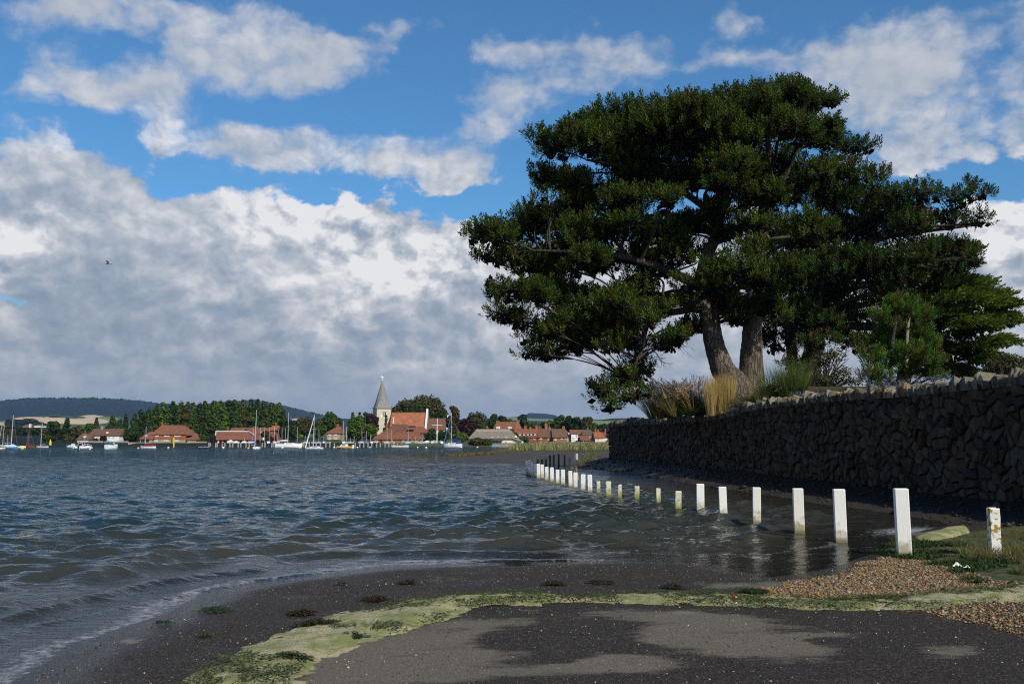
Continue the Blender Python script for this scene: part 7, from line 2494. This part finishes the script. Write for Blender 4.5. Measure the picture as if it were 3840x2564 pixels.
# flagstaff with yard and ensign
fs_ = empty('flagstaff', (Xp(1640, 301), 301.5, 1.2), 'white flagstaff with crossed yard flying a small red ensign', 'flagpole')
MB().tube([(Xp(1638, 301), 301.5, .8), (Xp(1639, 301), 301.5, Zp(1567, 301))], [.16, .07], 8).build('pole', M_frame, fs_)
MB().tube([(Xp(1619, 301), 301.5, Zp(1594, 301)), (Xp(1658, 301), 301.5, Zp(1594, 301))], .08, 6).build('yard', M_frame, fs_)
b = MB()
xa, za = Xp(1641, 301), Zp(1599, 301)
b.add([(xa, 301.5, za), (xa + .45, 301.45, za - .05), (xa + .75, 301.6, za - .35), (xa + .65, 301.55, za - .9), (xa + .25, 301.45, za - .75), (xa + .05, 301.5, za - .55)], [(0, 1, 2, 3, 4, 5)])
b.prism([(xa, 301.5, za), (xa + .45, 301.5, za - .05), (xa + .75, 301.5, za - .35), (xa + .65, 301.5, za - .9), (xa + .25, 301.5, za - .75)], (0, -.02, 0), (0, .02, 0))
b.build('ensign', M_flag, fs_)

# buoys
for px, py, rw, mt, lb in ((15, 1683, .42, M_yel, 'flat yellow buoy beside the blue dinghy bow'), (83, 1683, .60, M_yel, 'largest round yellow buoy at the left'), (277, 1683, .36, M_yel, 'yellow buoy just left of the inflatable boats'), (518, 1682, .36, M_yel, 'yellow buoy left of the maroon hooded boat'),
                           (631, 1680, .32, M_gel, 'white buoy below the tile-hung house'), (741, 1682, .32, M_yel, 'yellow buoy touching the dark launch bow'), (837, 1680, .36, M_gel, 'white buoy off the boathouse'), (931, 1682, .34, M_yel, 'yellow buoy left of the stern-on sloop'),
                           (1058, 1680, .38, M_gel, 'white buoy below the large white yacht'), (1124, 1681, .36, M_yel, 'yellow buoy right of the large white yacht'), (1253, 1679, .30, M_gel, 'left of two white buoys by the mustard cruiser bow'), (1263, 1680, .36, M_gel, 'right of two white buoys by the mustard cruiser bow'),
                           (1340, 1679, .30, M_gel, 'white buoy right of the mustard cruiser'), (1387, 1679, .30, M_ltc, 'greyish buoy before the brick building corner'), (1566, 1679, .26, M_gel, 'small white buoy right of the cream day boat'), (1598, 1680, .34, M_gel, 'white buoy before the dinghy row end'), (1729, 1678, .32, M_gel, 'white buoy right of the big sloop'), (1790, 1678, .26, M_gel, 'white buoy before the bushes of the thatched house')):
    g = gnd(px, py, 0)
    MB().ball((g[0], g[1], .12), rw * g[1] / 300, 10, 6, sz=.8).build('mooring_buoy', mt, None, lb, 'buoy', 'mooring buoys', smooth=True, loc=(g[0], g[1], 0))
cm = empty('channel_mark', gnd(188, 1678, 0), 'yellow channel buoy with conical top at the left', 'buoy')
o_ = ORIGIN[cm.name]
MB().tube([o_ + [0, 0, -.2], o_ + [0, 0, .7]], .35, 8).build('float', M_navy, cm)
MB().tube([o_ + [0, 0, .7], o_ + [0, 0, 1.5], o_ + [0, 0, 2.0], o_ + [0, 0, 2.3]], [.33, .30, .12, .05], 8).build('tower', M_yel, cm)
yp_ = MB().box(Xp(650.5, 298), Xp(655, 298), 298, 298.25, -1, Zp(1640, 298)).build('yellow_marker_post', M_yel, None, 'tall yellow marker post before the tile-hung house', 'post')
sg = empty('warning_sign', (Xp(835.5, 296), 296.2, 1), 'red round-topped sign on a pile before the boathouse', 'sign')
MB().box(Xp(832, 296), Xp(839, 296), 296.1, 296.2, Zp(1661, 296), Zp(1654, 296)).build('plate', M_flag, sg)
MB().box(Xp(833.5, 296), Xp(837.5, 296), 296.06, 296.095, Zp(1658.3, 296), Zp(1656.8, 296)).build('white_bar', M_frame, sg)
# someone on the quay
def person(px, Yp, zb, label, top, leg):
    x = Xp(px, Yp)
    root = empty('person', (x, Yp, zb), label, 'person')
    b = MB()
    for q in (-1, 1):
        b.tube([(x + q * .10, Yp + q * .06, zb), (x + q * .10, Yp + q * .02, zb + .45), (x + q * .09, Yp, zb + .88)], [.06, .075, .10], 8)
        b.tube([(x + q * .21, Yp, zb + 1.40), (x + q * .27, Yp - .04, zb + 1.12), (x + q * .25, Yp - .14, zb + .86)], [.055, .048, .04], 8)
    b.tube([(x, Yp, zb + .82), (x, Yp, zb + 1.1), (x, Yp, zb + 1.38), (x, Yp, zb + 1.47), (x, Yp, zb + 1.53)], [.17, .16, .20, .12, .06], 12)
    b.ball((x, Yp, zb + 1.64), .115, 12, 8, sz=1.15)
    b.build('body', top, root, smooth=True)
    b = MB()
    for q in (-1, 1):
        b.tube([(x + q * .10, Yp + q * .06, zb + .02), (x + q * .10, Yp + q * .02, zb + .45), (x + q * .09, Yp, zb + .90)], [.085, .095, .125], 8)
    b.build('trousers', leg, root, smooth=True)
    b = MB()
    b.ball((x, Yp + .02, zb + 1.67), .125, 12, 8, sz=1.05)
    b.build('hair', M_dark, root, smooth=True)


person(988, 302.5, 1.25, 'person in a white top and dark trousers standing on the quay by the boathouse', M_white, M_navy)

# ---------------------------------------------------------------- village trees
DG = ((.022, .042, .010), (.032, .058, .012), (.016, .030, .009))
MG = ((.040, .070, .012), (.055, .090, .016), (.028, .048, .010))
BG = ((.065, .115, .012), (.085, .135, .018), (.045, .080, .010))
OL = ((.060, .062, .016), (.080, .078, .022), (.040, .042, .012))
CB_ = ((.030, .014, .012), (.045, .020, .015), (.018, .010, .009))
BR = ((.085, .058, .020), (.060, .052, .018), (.045, .042, .014))
PG = ((.075, .110, .030), (.10, .13, .045), (.055, .080, .022))
LG = ((.16, .24, .02), (.20, .28, .03))


def tree(label, px, ptop, pbase, rx, Y, cols, kind='round', n=2600, trunk_h=.25, size=.44, cat='tree', name='tree', seed=None, group=None, tr=M_twig):
    seed = seed if seed is not None else int(px * 7 + ptop)
    rr_ = random.Random(seed)
    x, z0, z1 = Xp(px, Y), Zp(pbase, Y), Zp(ptop, Y)
    z0 = max(0.6, min(z0, 2.2 if Y < 420 else 8))
    R_ = rx * Y / F
    H = z1 - z0
    root = empty(name, (x, Y, z0), label, cat, group)
    cz0 = z0 + H * trunk_h
    cen_, rs_ = [], []
    if kind == 'poplar':
        nl = 9
        for k in range(nl):
            f = k / (nl - 1)
            w = R_ * (1.0 - .60 * f ** 3) * (.85 + .3 * rr_.random())
            cen_.append((x + rr_.uniform(-.25, .25) * R_, Y + rr_.uniform(-.3, .3) * R_, cz0 + (z1 - cz0) * (.04 + f * .90)))
            rs_.append((w * .8, w * .8, (z1 - cz0) / nl * 1.1))
    elif kind == 'conifer':
        nl = 10
        for k in range(nl):
            f = k / (nl - 1)
            w = R_ * (1.0 - .85 * f) + .2
            for q in range(3):
                an = rr_.random() * 6.28
                cen_.append((x + math.cos(an) * w * .5, Y + math.sin(an) * w * .5, cz0 + (z1 - cz0) * f * .95))
                rs_.append((w * .6, w * .6, (z1 - cz0) / nl * .45))
    else:
        nl = int(18 + R_ * 2.6)
        for k in range(nl):
            u = Vector((rr_.gauss(0, 1), rr_.gauss(0, 1), rr_.gauss(0, 1))).normalized() * (rr_.random() ** .4 * .74)
            f = .5 + u.z * .5
            cen_.append((x + u.x * R_, Y + u.y * R_ * .9, cz0 + (z1 - cz0) * (.5 + u.z * .52)))
            q = R_ * rr_.uniform(.32, .52)
            rs_.append((q, q, min(q, (z1 - cz0) * .34) * .95))
    v, q, c = leaf_cloud(cen_, rs_, int(n * 1.9), size * .95, cols, seed, shell=.45)
    tri_mesh('crown', v, q, M_leaf, root, colors=c * 1.3, kind='stuff')
    b = MB()
    r0 = max(.15, R_ * .07)
    b.tube([(x, Y, z0 - .5), (x + rr_.uniform(-.2, .2), Y, z0 + H * .4), (x, Y, z0 + H * .75)], [r0, r0 * .7, r0 * .25], 7)
    for k in range(5):
        c_ = cen_[rr_.randrange(len(cen_))]
        b.tube([(x, Y, z0 + H * rr_.uniform(.2, .5)), c_], [r0 * .35, r0 * .1], 4, caps=False)
    b.build('trunk', tr, root)
    return root


# poplar belt: individual tops read along its skyline
pops = [(503, 1560, 16, 'shortest poplar at the left end of the belt'), (530, 1546, 20, 'poplar rising second from the left end of the belt'), (556, 1540, 18, 'brownish poplar above the low left wing'), (586, 1524, 20, 'poplar standing over the left shoulder of the hung-tile roof'), (612, 1516, 20, 'poplar directly above the tall red chimney'),
        (640, 1514, 20, 'pointed poplar right of the tall chimney'), (668, 1514, 18, 'poplar above the right end of the hung-tile roof'), (694, 1515, 20, 'poplar over the right wing of the hung-tile house'), (722, 1518, 20, 'poplar at the small notch in the belt skyline'), (750, 1519, 18, 'poplar left of the boathouse hoist'),
        (774, 1513, 20, 'poplar above the boathouse left corner'), (802, 1512, 20, 'poplar above the boathouse hip'), (830, 1512, 20, 'poplar over the left part of the boathouse ridge'), (858, 1510, 20, 'poplar over the manor left chimney'), (884, 1508, 20, 'poplar with a feathered top over mid boathouse ridge'),
        (910, 1509, 20, 'dense poplar over the boathouse right half'), (936, 1506, 20, 'poplar left of the tallest thin mast'), (962, 1507, 20, 'highest poplar behind the tallest thin mast'), (988, 1514, 18, 'yellowing poplar near the right of the belt'), (1014, 1519, 20, 'poplar above the manor right gable'),
        (1040, 1518, 20, 'broad poplar at the right shoulder of the belt'), (1060, 1540, 16, 'last low poplar beside the large yacht mast')]
for k, (px, pt, rx, lb) in enumerate(pops):
    tree(lb, px, pt - 3, 1650, rx * (1.15 + (k * 29 % 7) * .08), 378 + (k * 37 % 7) * 6, (MG, DG, MG, OL, BG, DG, MG, MG)[k * 5 % 8], 'poplar', 1500, .06, .50, name='poplar_tree', group='poplar belt behind the quay', tr=M_timber)
T = tree
T('dark pine with open branching left of the cottage', 200, 1570, 1658, 26, 345, DG, 'round', 1900, .35, .42, name='pine_tree')
T('narrow dark pine right beside the open one', 250, 1566, 1656, 22, 350, DG, 'conifer', 1600, .15, .42, name='pine_tree')
T('low spreading dark pine leaning over the left bank', 186, 1634, 1660, 22, 335, DG, 'round', 900, .2, .36, name='pine_tree')
T('bushy olive tree left of the cottage wing', 285, 1592, 1655, 26, 352, OL, 'round', 1400, .1)
T('spreading low bush on the left bank', 262, 1636, 1662, 26, 338, OL, 'round', 900, .05, .3, name='bush', cat='bush')
T('slim poplar left of the cottage chimney', 362, 1568, 1640, 12, 365, MG, 'poplar', 700, .1, .42, name='poplar_tree')
T('green tree behind the cottage roof middle', 335, 1585, 1640, 22, 372, MG, 'round', 1200, .1)
T('broad poplar right of the cottage chimney', 418, 1564, 1640, 22, 370, MG, 'poplar', 1300, .1, .45, name='poplar_tree')
T('thin dark poplar over the cottage right gable', 470, 1558, 1650, 12, 365, DG, 'poplar', 800, .1, .42, name='poplar_tree')
T('tree behind the cottage right end', 446, 1575, 1650, 16, 375, MG, 'poplar', 800, .1, .42, name='poplar_tree')
T('rounded dark green bush tree between cottage and tile-hung house', 492, 1606, 1662, 34, 340, DG, 'round', 1700, .02, .38)
T('low hedge tree right of the tile-hung house', 752, 1630, 1660, 22, 330, MG, 'round', 900, .02, .32)
T('ivy-dark tree in front of the manor middle', 922, 1606, 1652, 22, 342, DG, 'round', 1200, .05, .34)
T('brown-leaved creeper tree right of the manor window', 1000, 1614, 1655, 22, 340, BR, 'round', 1100, .05, .32)
T('dark tree behind the large white yacht', 1070, 1570, 1655, 30, 342, DG, 'round', 2000, .05, .40)
T('brown-green oak behind the leaning jib', 1140, 1561, 1650, 34, 350, OL, 'round', 2200, .1, .42)
T('dark round tree between the two brown-green ones', 1100, 1590, 1652, 26, 336, DG, 'round', 1500, .05, .38)
T('tiny lime-green tree at the hedge left end', 1130, 1627, 1652, 8, 318, LG, 'round', 260, .3, .25)
T('tall rounded green tree behind the small cottage', 1246, 1538, 1640, 42, 352, MG, 'round', 3000, .1, .42)
T('green tree left of the small cottage', 1196, 1568, 1650, 30, 345, MG, 'round', 1800, .05, .40)
T('bright green tree, broadest, left of the church tower', 1342, 1560, 1655, 46, 330, BG, 'round', 3200, .05, .38)
T('bright green lower tree just left of the tower foot', 1392, 1584, 1652, 28, 325, BG, 'round', 1600, .05, .34)
T('dark conifer tips left of the copper beech', 1322, 1544, 1600, 14, 380, DG, 'conifer', 700, .1, .42, name='conifer_tree')
T('second dark conifer nearer the copper beech', 1348, 1545, 1600, 10, 384, DG, 'conifer', 500, .1, .42, name='conifer_tree')
T('olive tree touching the tower left side', 1378, 1534, 1600, 20, 392, OL, 'round', 1100, .1, .42)
T('copper beech in front of the church tower', 1390, 1551, 1625, 34, 345, CB_, 'round', 2200, .1, .40, name='copper_beech_tree')
T('open dark conifer before the tower right face', 1447, 1556, 1612, 15, 352, DG, 'conifer', 420, .05, .34, name='conifer_tree')
T('huge elm-like tree with domed left crown behind the church nave', 1510, 1484, 1600, 52, 415, OL, 'round', 2400, .15, .50)
T('huge domed tree at the middle behind the nave ridge', 1580, 1472, 1600, 62, 420, OL, 'round', 4200, .15, .50)
T('huge domed tree, rightmost of the group behind the church', 1628, 1478, 1600, 46, 418, OL, 'round', 3000, .15, .50)
T('lower dark tree filling the gap under the domed trees', 1560, 1520, 1605, 60, 410, DG, 'round', 2400, .1, .50)
T('dark tree right of the domed group, lower', 1650, 1530, 1610, 26, 410, DG, 'round', 1300, .1, .45)
T('dark green tree around the flagstaff foot', 1622, 1607, 1668, 30, 308, DG, 'round', 1700, .02, .30)
T('dark green tree right of the flagstaff', 1660, 1600, 1668, 24, 310, DG, 'round', 1500, .02, .30)
T('ragged brown-green fir left of the copper beech by the thatch', 1697, 1509, 1640, 28, 345, BR, 'round', 1900, .05, .42, name='fir_tree')
T('fresh green tree below the ragged fir', 1728, 1620, 1664, 28, 312, BG, 'round', 1500, .02, .30)
T('dark copper beech behind the thatched roof left end', 1756, 1567, 1640, 38, 328, CB_, 'round', 2400, .05, .38, name='copper_beech_tree')
T('olive rounded tree behind the copper beech', 1790, 1538, 1620, 44, 385, OL, 'round', 2400, .1, .45)
T('dark tree right of the olive one', 1855, 1544, 1610, 34, 380, DG, 'round', 2000, .1, .45)
T('dark tree shoulder behind the big chimney house', 1885, 1546, 1610, 20, 378, DG, 'round', 1000, .1, .42)
T('lighter bush tree between dark trees and chimney house', 1812, 1582, 1615, 20, 360, MG, 'round', 800, .05, .36)
T('low green tree right of the chimney house roof', 1910, 1568, 1600, 20, 372, MG, 'round', 700, .05, .38)
T('tall blue-green eucalyptus behind the right-hand chimney', 1962, 1538, 1610, 22, 362, ((.030, .055, .035), (.045, .075, .045), (.020, .036, .024)), 'round', 1500, .1, .36, name='eucalyptus_tree')
T('green tree right of the eucalyptus', 2000, 1575, 1612, 26, 370, MG, 'round', 1300, .05, .40)
T('yellow-green tree behind the terrace chimneys', 2068, 1556, 1612, 26, 375, PG, 'round', 1500, .05, .40)
T('dark green tree left of the yellow-green one', 2036, 1572, 1612, 24, 380, DG, 'round', 1200, .05, .42)
T('broad dark green tree over the orange brick house', 2100, 1551, 1612, 34, 372, MG, 'round', 2200, .05, .42)
T('highest dark tree of the right-hand wood', 2136, 1548, 1612, 34, 368, DG, 'round', 2200, .05, .42)
T('dense dark tree right of the highest one', 2165, 1560, 1616, 30, 365, DG, 'round', 1700, .05, .40)
T('pinkish-brown tree peeping over the right-hand wood', 2165, 1557, 1600, 20, 400, BR, 'round', 800, .1, .42)
T('cedar with layered olive crown at the right', 2204, 1558, 1615, 28, 362, OL, 'round', 1900, .05, .38, name='cedar_tree')
T('low dark tree before the cedar', 2196, 1590, 1618, 22, 350, DG, 'round', 900, .02, .36)
T('round dark green tree right of the cedar', 2262, 1586, 1618, 24, 385, DG, 'round', 1200, .05, .42)
T('small green tree between chimney rows', 2246, 1603, 1622, 14, 345, MG, 'round', 500, .02, .34)
T('climbing green bush in the alley', 2170, 1636, 1666, 8, 315, DG, 'round', 500, .02, .26, name='bush', cat='bush')
T('green garden bush left of the low terrace', 1932, 1616, 1650, 11, 318, DG, 'round', 500, .02, .28, name='bush', cat='bush')
T('yellow-green bush before the terrace', 1965, 1636, 1660, 22, 316, PG, 'round', 800, .02, .28, name='bush', cat='bush')
T('olive shore bush, left of two before the thatched house', 1790, 1642, 1676, 30, 300.5, OL, 'round', 1600, .0, .26, name='bush', cat='bush')
T('olive shore bush, right of two before the thatched house', 1830, 1646, 1676, 20, 300, MG, 'round', 1100, .0, .26, name='bush', cat='bush')
T('dark purple shrub against the white cottage', 389, 1634, 1656, 14, 330, CB_, 'round', 600, .02, .28, name='bush', cat='bush')
T('small green shrub left of the purple one', 360, 1643, 1656, 12, 330, DG, 'round', 400, .02, .26, name='bush', cat='bush')
for k, (px, lb) in enumerate(((2218, 'lone hedge tree on the far field ridge, left'), (2249, 'round tree on the far field ridge, middle'), (2282, 'tree on the far field ridge, left of a pair'), (2292, 'tree on the far field ridge, right of a pair'))):
    T(lb, px, 1568 + (k % 2) * 4, 1579, 7, 1650, DG, 'round', 220, .05, 1.1, group=None)
# hedge
hd = MB().box(Xp(1130, 318), Xp(1275, 318), 318, 320, .8, Zp(1648, 318), taper=.1)
hd.build('hedge', material('clipped_hedge', (.035, .075, .012), .8, .4, 3, (.02, .045, .01), bump=.1, bscale=4), None, 'long clipped green hedge between the quay yard and the cottage', 'hedge')
lw = MB().box(Xp(1150, 314), Xp(1400, 314), 306, 316, .9, Zp(1657, 314))
lw.build('lawn', material('lawn_grass', (.10, .13, .03), .9, .3, 2), None, 'strip of rough lawn above the quay', kind='structure')

# distant woods on the plain: masses
r = np.random.default_rng(50)


def wood_mass(label, px0, px1, Y, ptop, n, cols, size, seed, name='distant_wood', hgt=1.0):
    r = np.random.default_rng(seed)
    k = int((px1 - px0) / 5)
    cen_, rs_ = [], []
    for i in range(k):
        a = px0 + (px1 - px0) * (i + r.random()) / k
        yy = Y + r.uniform(-.04, .04) * Y
        q = r.uniform(9, 15) * Y / F * hgt
        cen_.append((Xp(a, yy), yy, Zp(ptop + r.uniform(-1.5, 2.5), Y) - q * .6))
        rs_.append((q, q, q * .9))
        cen_.append((Xp(a, yy), yy, Zp(ptop, Y) - q * 2.0))
        rs_.append((q, q, q))
    v, q, c = leaf_cloud(cen_, rs_, n, size, cols, seed, shell=.5)
    tri_mesh(name, v, q, M_leaf, None, loc=(Xp((px0 + px1) / 2, Y), Y, 5), colors=c, kind='stuff', label=label, cat='woodland')


wood_mass('dark wood on the plain behind the moored boats at far left', 20, 185, 760, 1612, 5200, DG, 1.3, 1)
wood_mass('olive trees at the left picture edge beyond the boats', -120, 44, 640, 1602, 3600, OL, 1.1, 2)
wood_mass('blue-green copse above the far farm', 30, 136, 2050, 1576, 2600, DG, 3.4, 3)
wood_mass('small copse right of the far farm', 142, 172, 2000, 1590, 700, DG, 3.0, 4)
wood_mass('low wood edge left of the cottage', 160, 345, 420, 1612, 3600, OL, .6, 5)
wood_mass('trees filling behind the yacht masts', 1040, 1260, 400, 1580, 3600, DG, .6, 6)
wood_mass('trees behind the right-hand roofs', 1900, 2240, 440, 1592, 4200, MG, .7, 7)
wood_mass('low trees behind the white cottages at the right', 2230, 2420, 430, 1604, 2200, OL, .6, 8)
wood_mass('scrub belt along the far left shore', -100, 200, 560, 1648, 3400, OL, .7, 9, hgt=.45)
# crest trees along the downs
cen_, rs_ = [], []
for i in range(260):
    a = -250 + i * 5.6
    Yh = 5950 + r.uniform(-200, 60)
    x_ = Xp(a, Yh)
    z_ = float(np.maximum(hills(np.array([x_]), np.array([Yh]))[0], 0)) + 7
    cen_.append((x_, Yh, z_ + 3))
    rs_.append((22, 22, r.uniform(5, 11)))
v, q, c = leaf_cloud(cen_, rs_, 5200, 7, DG, 51)
tri_mesh('hilltop_trees', v, q, M_leaf, None, loc=(-2000, 5950, 200), colors=c, kind='stuff', label='line of woodland along the crest of the downs', cat='woodland')

# ---------------------------------------------------------------- reeds and saltmarsh on the spit
def reed_area(name, label, poly, n, length, cols, seed, width=.05, lean=.35, droop=.15):
    r = np.random.default_rng(seed)
    pw = np.array(poly)
    lo, hi = pw.min(0), pw.max(0)
    x, y = lo[0] + r.random(n * 3) * (hi[0] - lo[0]), lo[1] + r.random(n * 3) * (hi[1] - lo[1])
    d = sdf(x, y, pw) + (vnoise(x * .2, y * .2, seed, 3) - .5) * 2
    k = np.where(d < 0)[0][:n]
    x, y = x[k], y[k]
    z = ztop(x, y)
    v, t, c = scatter_blades(np.stack([x, y, z - .05], 1), 3, length, width, lean, droop, seed, cols=cols, base_r=.35, seg=2, wind=(.12, 0), jitter_l=.65)
    tri_mesh(name, v, t, M_leaf, None, loc=(float(x.mean()), float(y.mean()), .2), colors=c, kind='stuff', label=label, cat='reeds')


RC = ((.34, .29, .13), (.22, .24, .08), (.14, .18, .05), (.44, .37, .20))
reed_area('reed_bed', 'tall yellow-green reeds on the spit before the village wall', [xy(1916, 150), xy(1925, 215), xy(1950, 240), xy(2330, 215), xy(2345, 150), xy(2250, 138), xy(2100, 128), xy(1985, 126), xy(1930, 132)], 7500, 1.25, RC, 61, .10)
reed_area('saltmarsh_grass', 'low yellow-brown saltmarsh fringe at the tip of the spit', [xy(1700, 118), xy(1760, 122), xy(1880, 118), xy(1960, 116), xy(1960, 104), xy(1850, 103), xy(1720, 104)], 3200, .38, ((.24, .19, .07), (.15, .14, .04), (.18, .10, .04)), 62, .05, .6, .3)
reed_area('saltmarsh_grass', 'green verge between the lane and the reeds', [xy(1990, 120), xy(2300, 118), xy(2300, 105), xy(2200, 100), xy(2060, 108)], 1500, .25, ((.16, .15, .06), (.10, .12, .03)), 63, .04, .6, .3)
reed_area('bank_grass', 'yellow-green grass beside the ledge at the far wall foot', [gnd(2175, 1738, .3)[:2], gnd(2180, 1716, .3)[:2], gnd(2240, 1708, .3)[:2], gnd(2250, 1722, .3)[:2], gnd(2215, 1742, .3)[:2]], 900, .35, ((.20, .20, .06), (.12, .15, .03), (.25, .20, .08)), 64, .03, .6, .3)
# marsh tufts standing in the water
pts_ = []
for px, py in ((1562, 1708), (1588, 1708), (1606, 1706), (1648, 1708), (1660, 1704), (1615, 1708), (1680, 1712), (1725, 1700), (1745, 1701), (1760, 1697), (1825, 1692), (1827, 1690)):
    g = gnd(px, py, 0)
    for _ in range(5):
        pts_.append((g[0] + random.uniform(-.4, .4), g[1] + random.uniform(-1.5, 1.5), -.05))
v, t, c = scatter_blades(pts_, 18, .42, .035, .4, .15, 65, cols=((.12, .10, .04), (.08, .09, .03)), base_r=.2, seg=2)
tri_mesh('marsh_tufts', v, t, M_leaf, None, loc=pts_[0], colors=c, kind='stuff', label='sparse marsh tufts standing in the water off the spit', cat='reeds')
pts_ = []
for px, py in ((85, 2010), (118, 2030), (140, 2070), (145, 2045), (170, 2055), (195, 2075), (215, 1985), (240, 2045), (250, 2060), (262, 2080), (280, 2000), (440, 2042), (608, 1975), (628, 1970), (680, 1985), (690, 1960), (655, 1955), (165, 1982), (70, 2080)):
    g = gnd(px, py, 0)
    pts_.append((g[0], g[1], -.05))
v, t, c = scatter_blades(pts_, 5, .30, .012, .35, .1, 66, cols=((.10, .12, .03), (.14, .12, .05)), base_r=.05, seg=2)
tri_mesh('sea_grass_stems', v, t, M_leaf, None, loc=pts_[0], colors=c, kind='stuff', label='thin green stems poking out of the waves at left', cat='reeds')

# gull over the water
gb = MB()
p = Vector(at(408, 988, 60))
gb.tube([p + Vector((-.28, 0, .02)), p + Vector((-.15, 0, 0)), p, p + Vector((.14, 0, .01)), p + Vector((.22, 0, .02))], [.01, .05, .065, .04, .015], 8)
gb.add([p + Vector((-.08, 0, .04)), p + Vector((.08, 0, .04)), p + Vector((.02, -.35, .12)), p + Vector((-.05, -.62, .02)), p + Vector((-.10, -.35, .12))], [(0, 1, 2, 4), (4, 2, 3)])
gb.add([p + Vector((-.08, 0, .04)), p + Vector((.08, 0, .04)), p + Vector((.00, .30, .16)), p + Vector((-.22, .55, .20)), p + Vector((-.12, .30, .16))], [(1, 0, 4, 2), (2, 4, 3)])
gb.build('gull', material('gull_feathers', (.45, .45, .46), .8, .3, 6), None, 'small gull flying in front of the grey cloud', 'bird', smooth=False)

# ---------------------------------------------------------------- air
hz = bpy.data.materials.new('haze')
hz.use_nodes = True
nt = hz.node_tree
nt.nodes.remove(nt.nodes['Principled BSDF'])
pv = nd(nt, 'ShaderNodeVolumePrincipled')
pv.inputs['Color'].default_value = (.34, .60, 1.0, 1)
pv.inputs['Density'].default_value = HAZE = 5.0e-5
pv.inputs['Anisotropy'].default_value = 0.2
link(nt, pv.outputs[0], nt.nodes['Material Output'].inputs['Volume'])
hz.cycles.homogeneous_volume = True
MB().box(-9500, 9500, -60, 12500, -4, 420).build('haze', hz, None, None, None, kind='stuff', loc=(0, 0, 0))
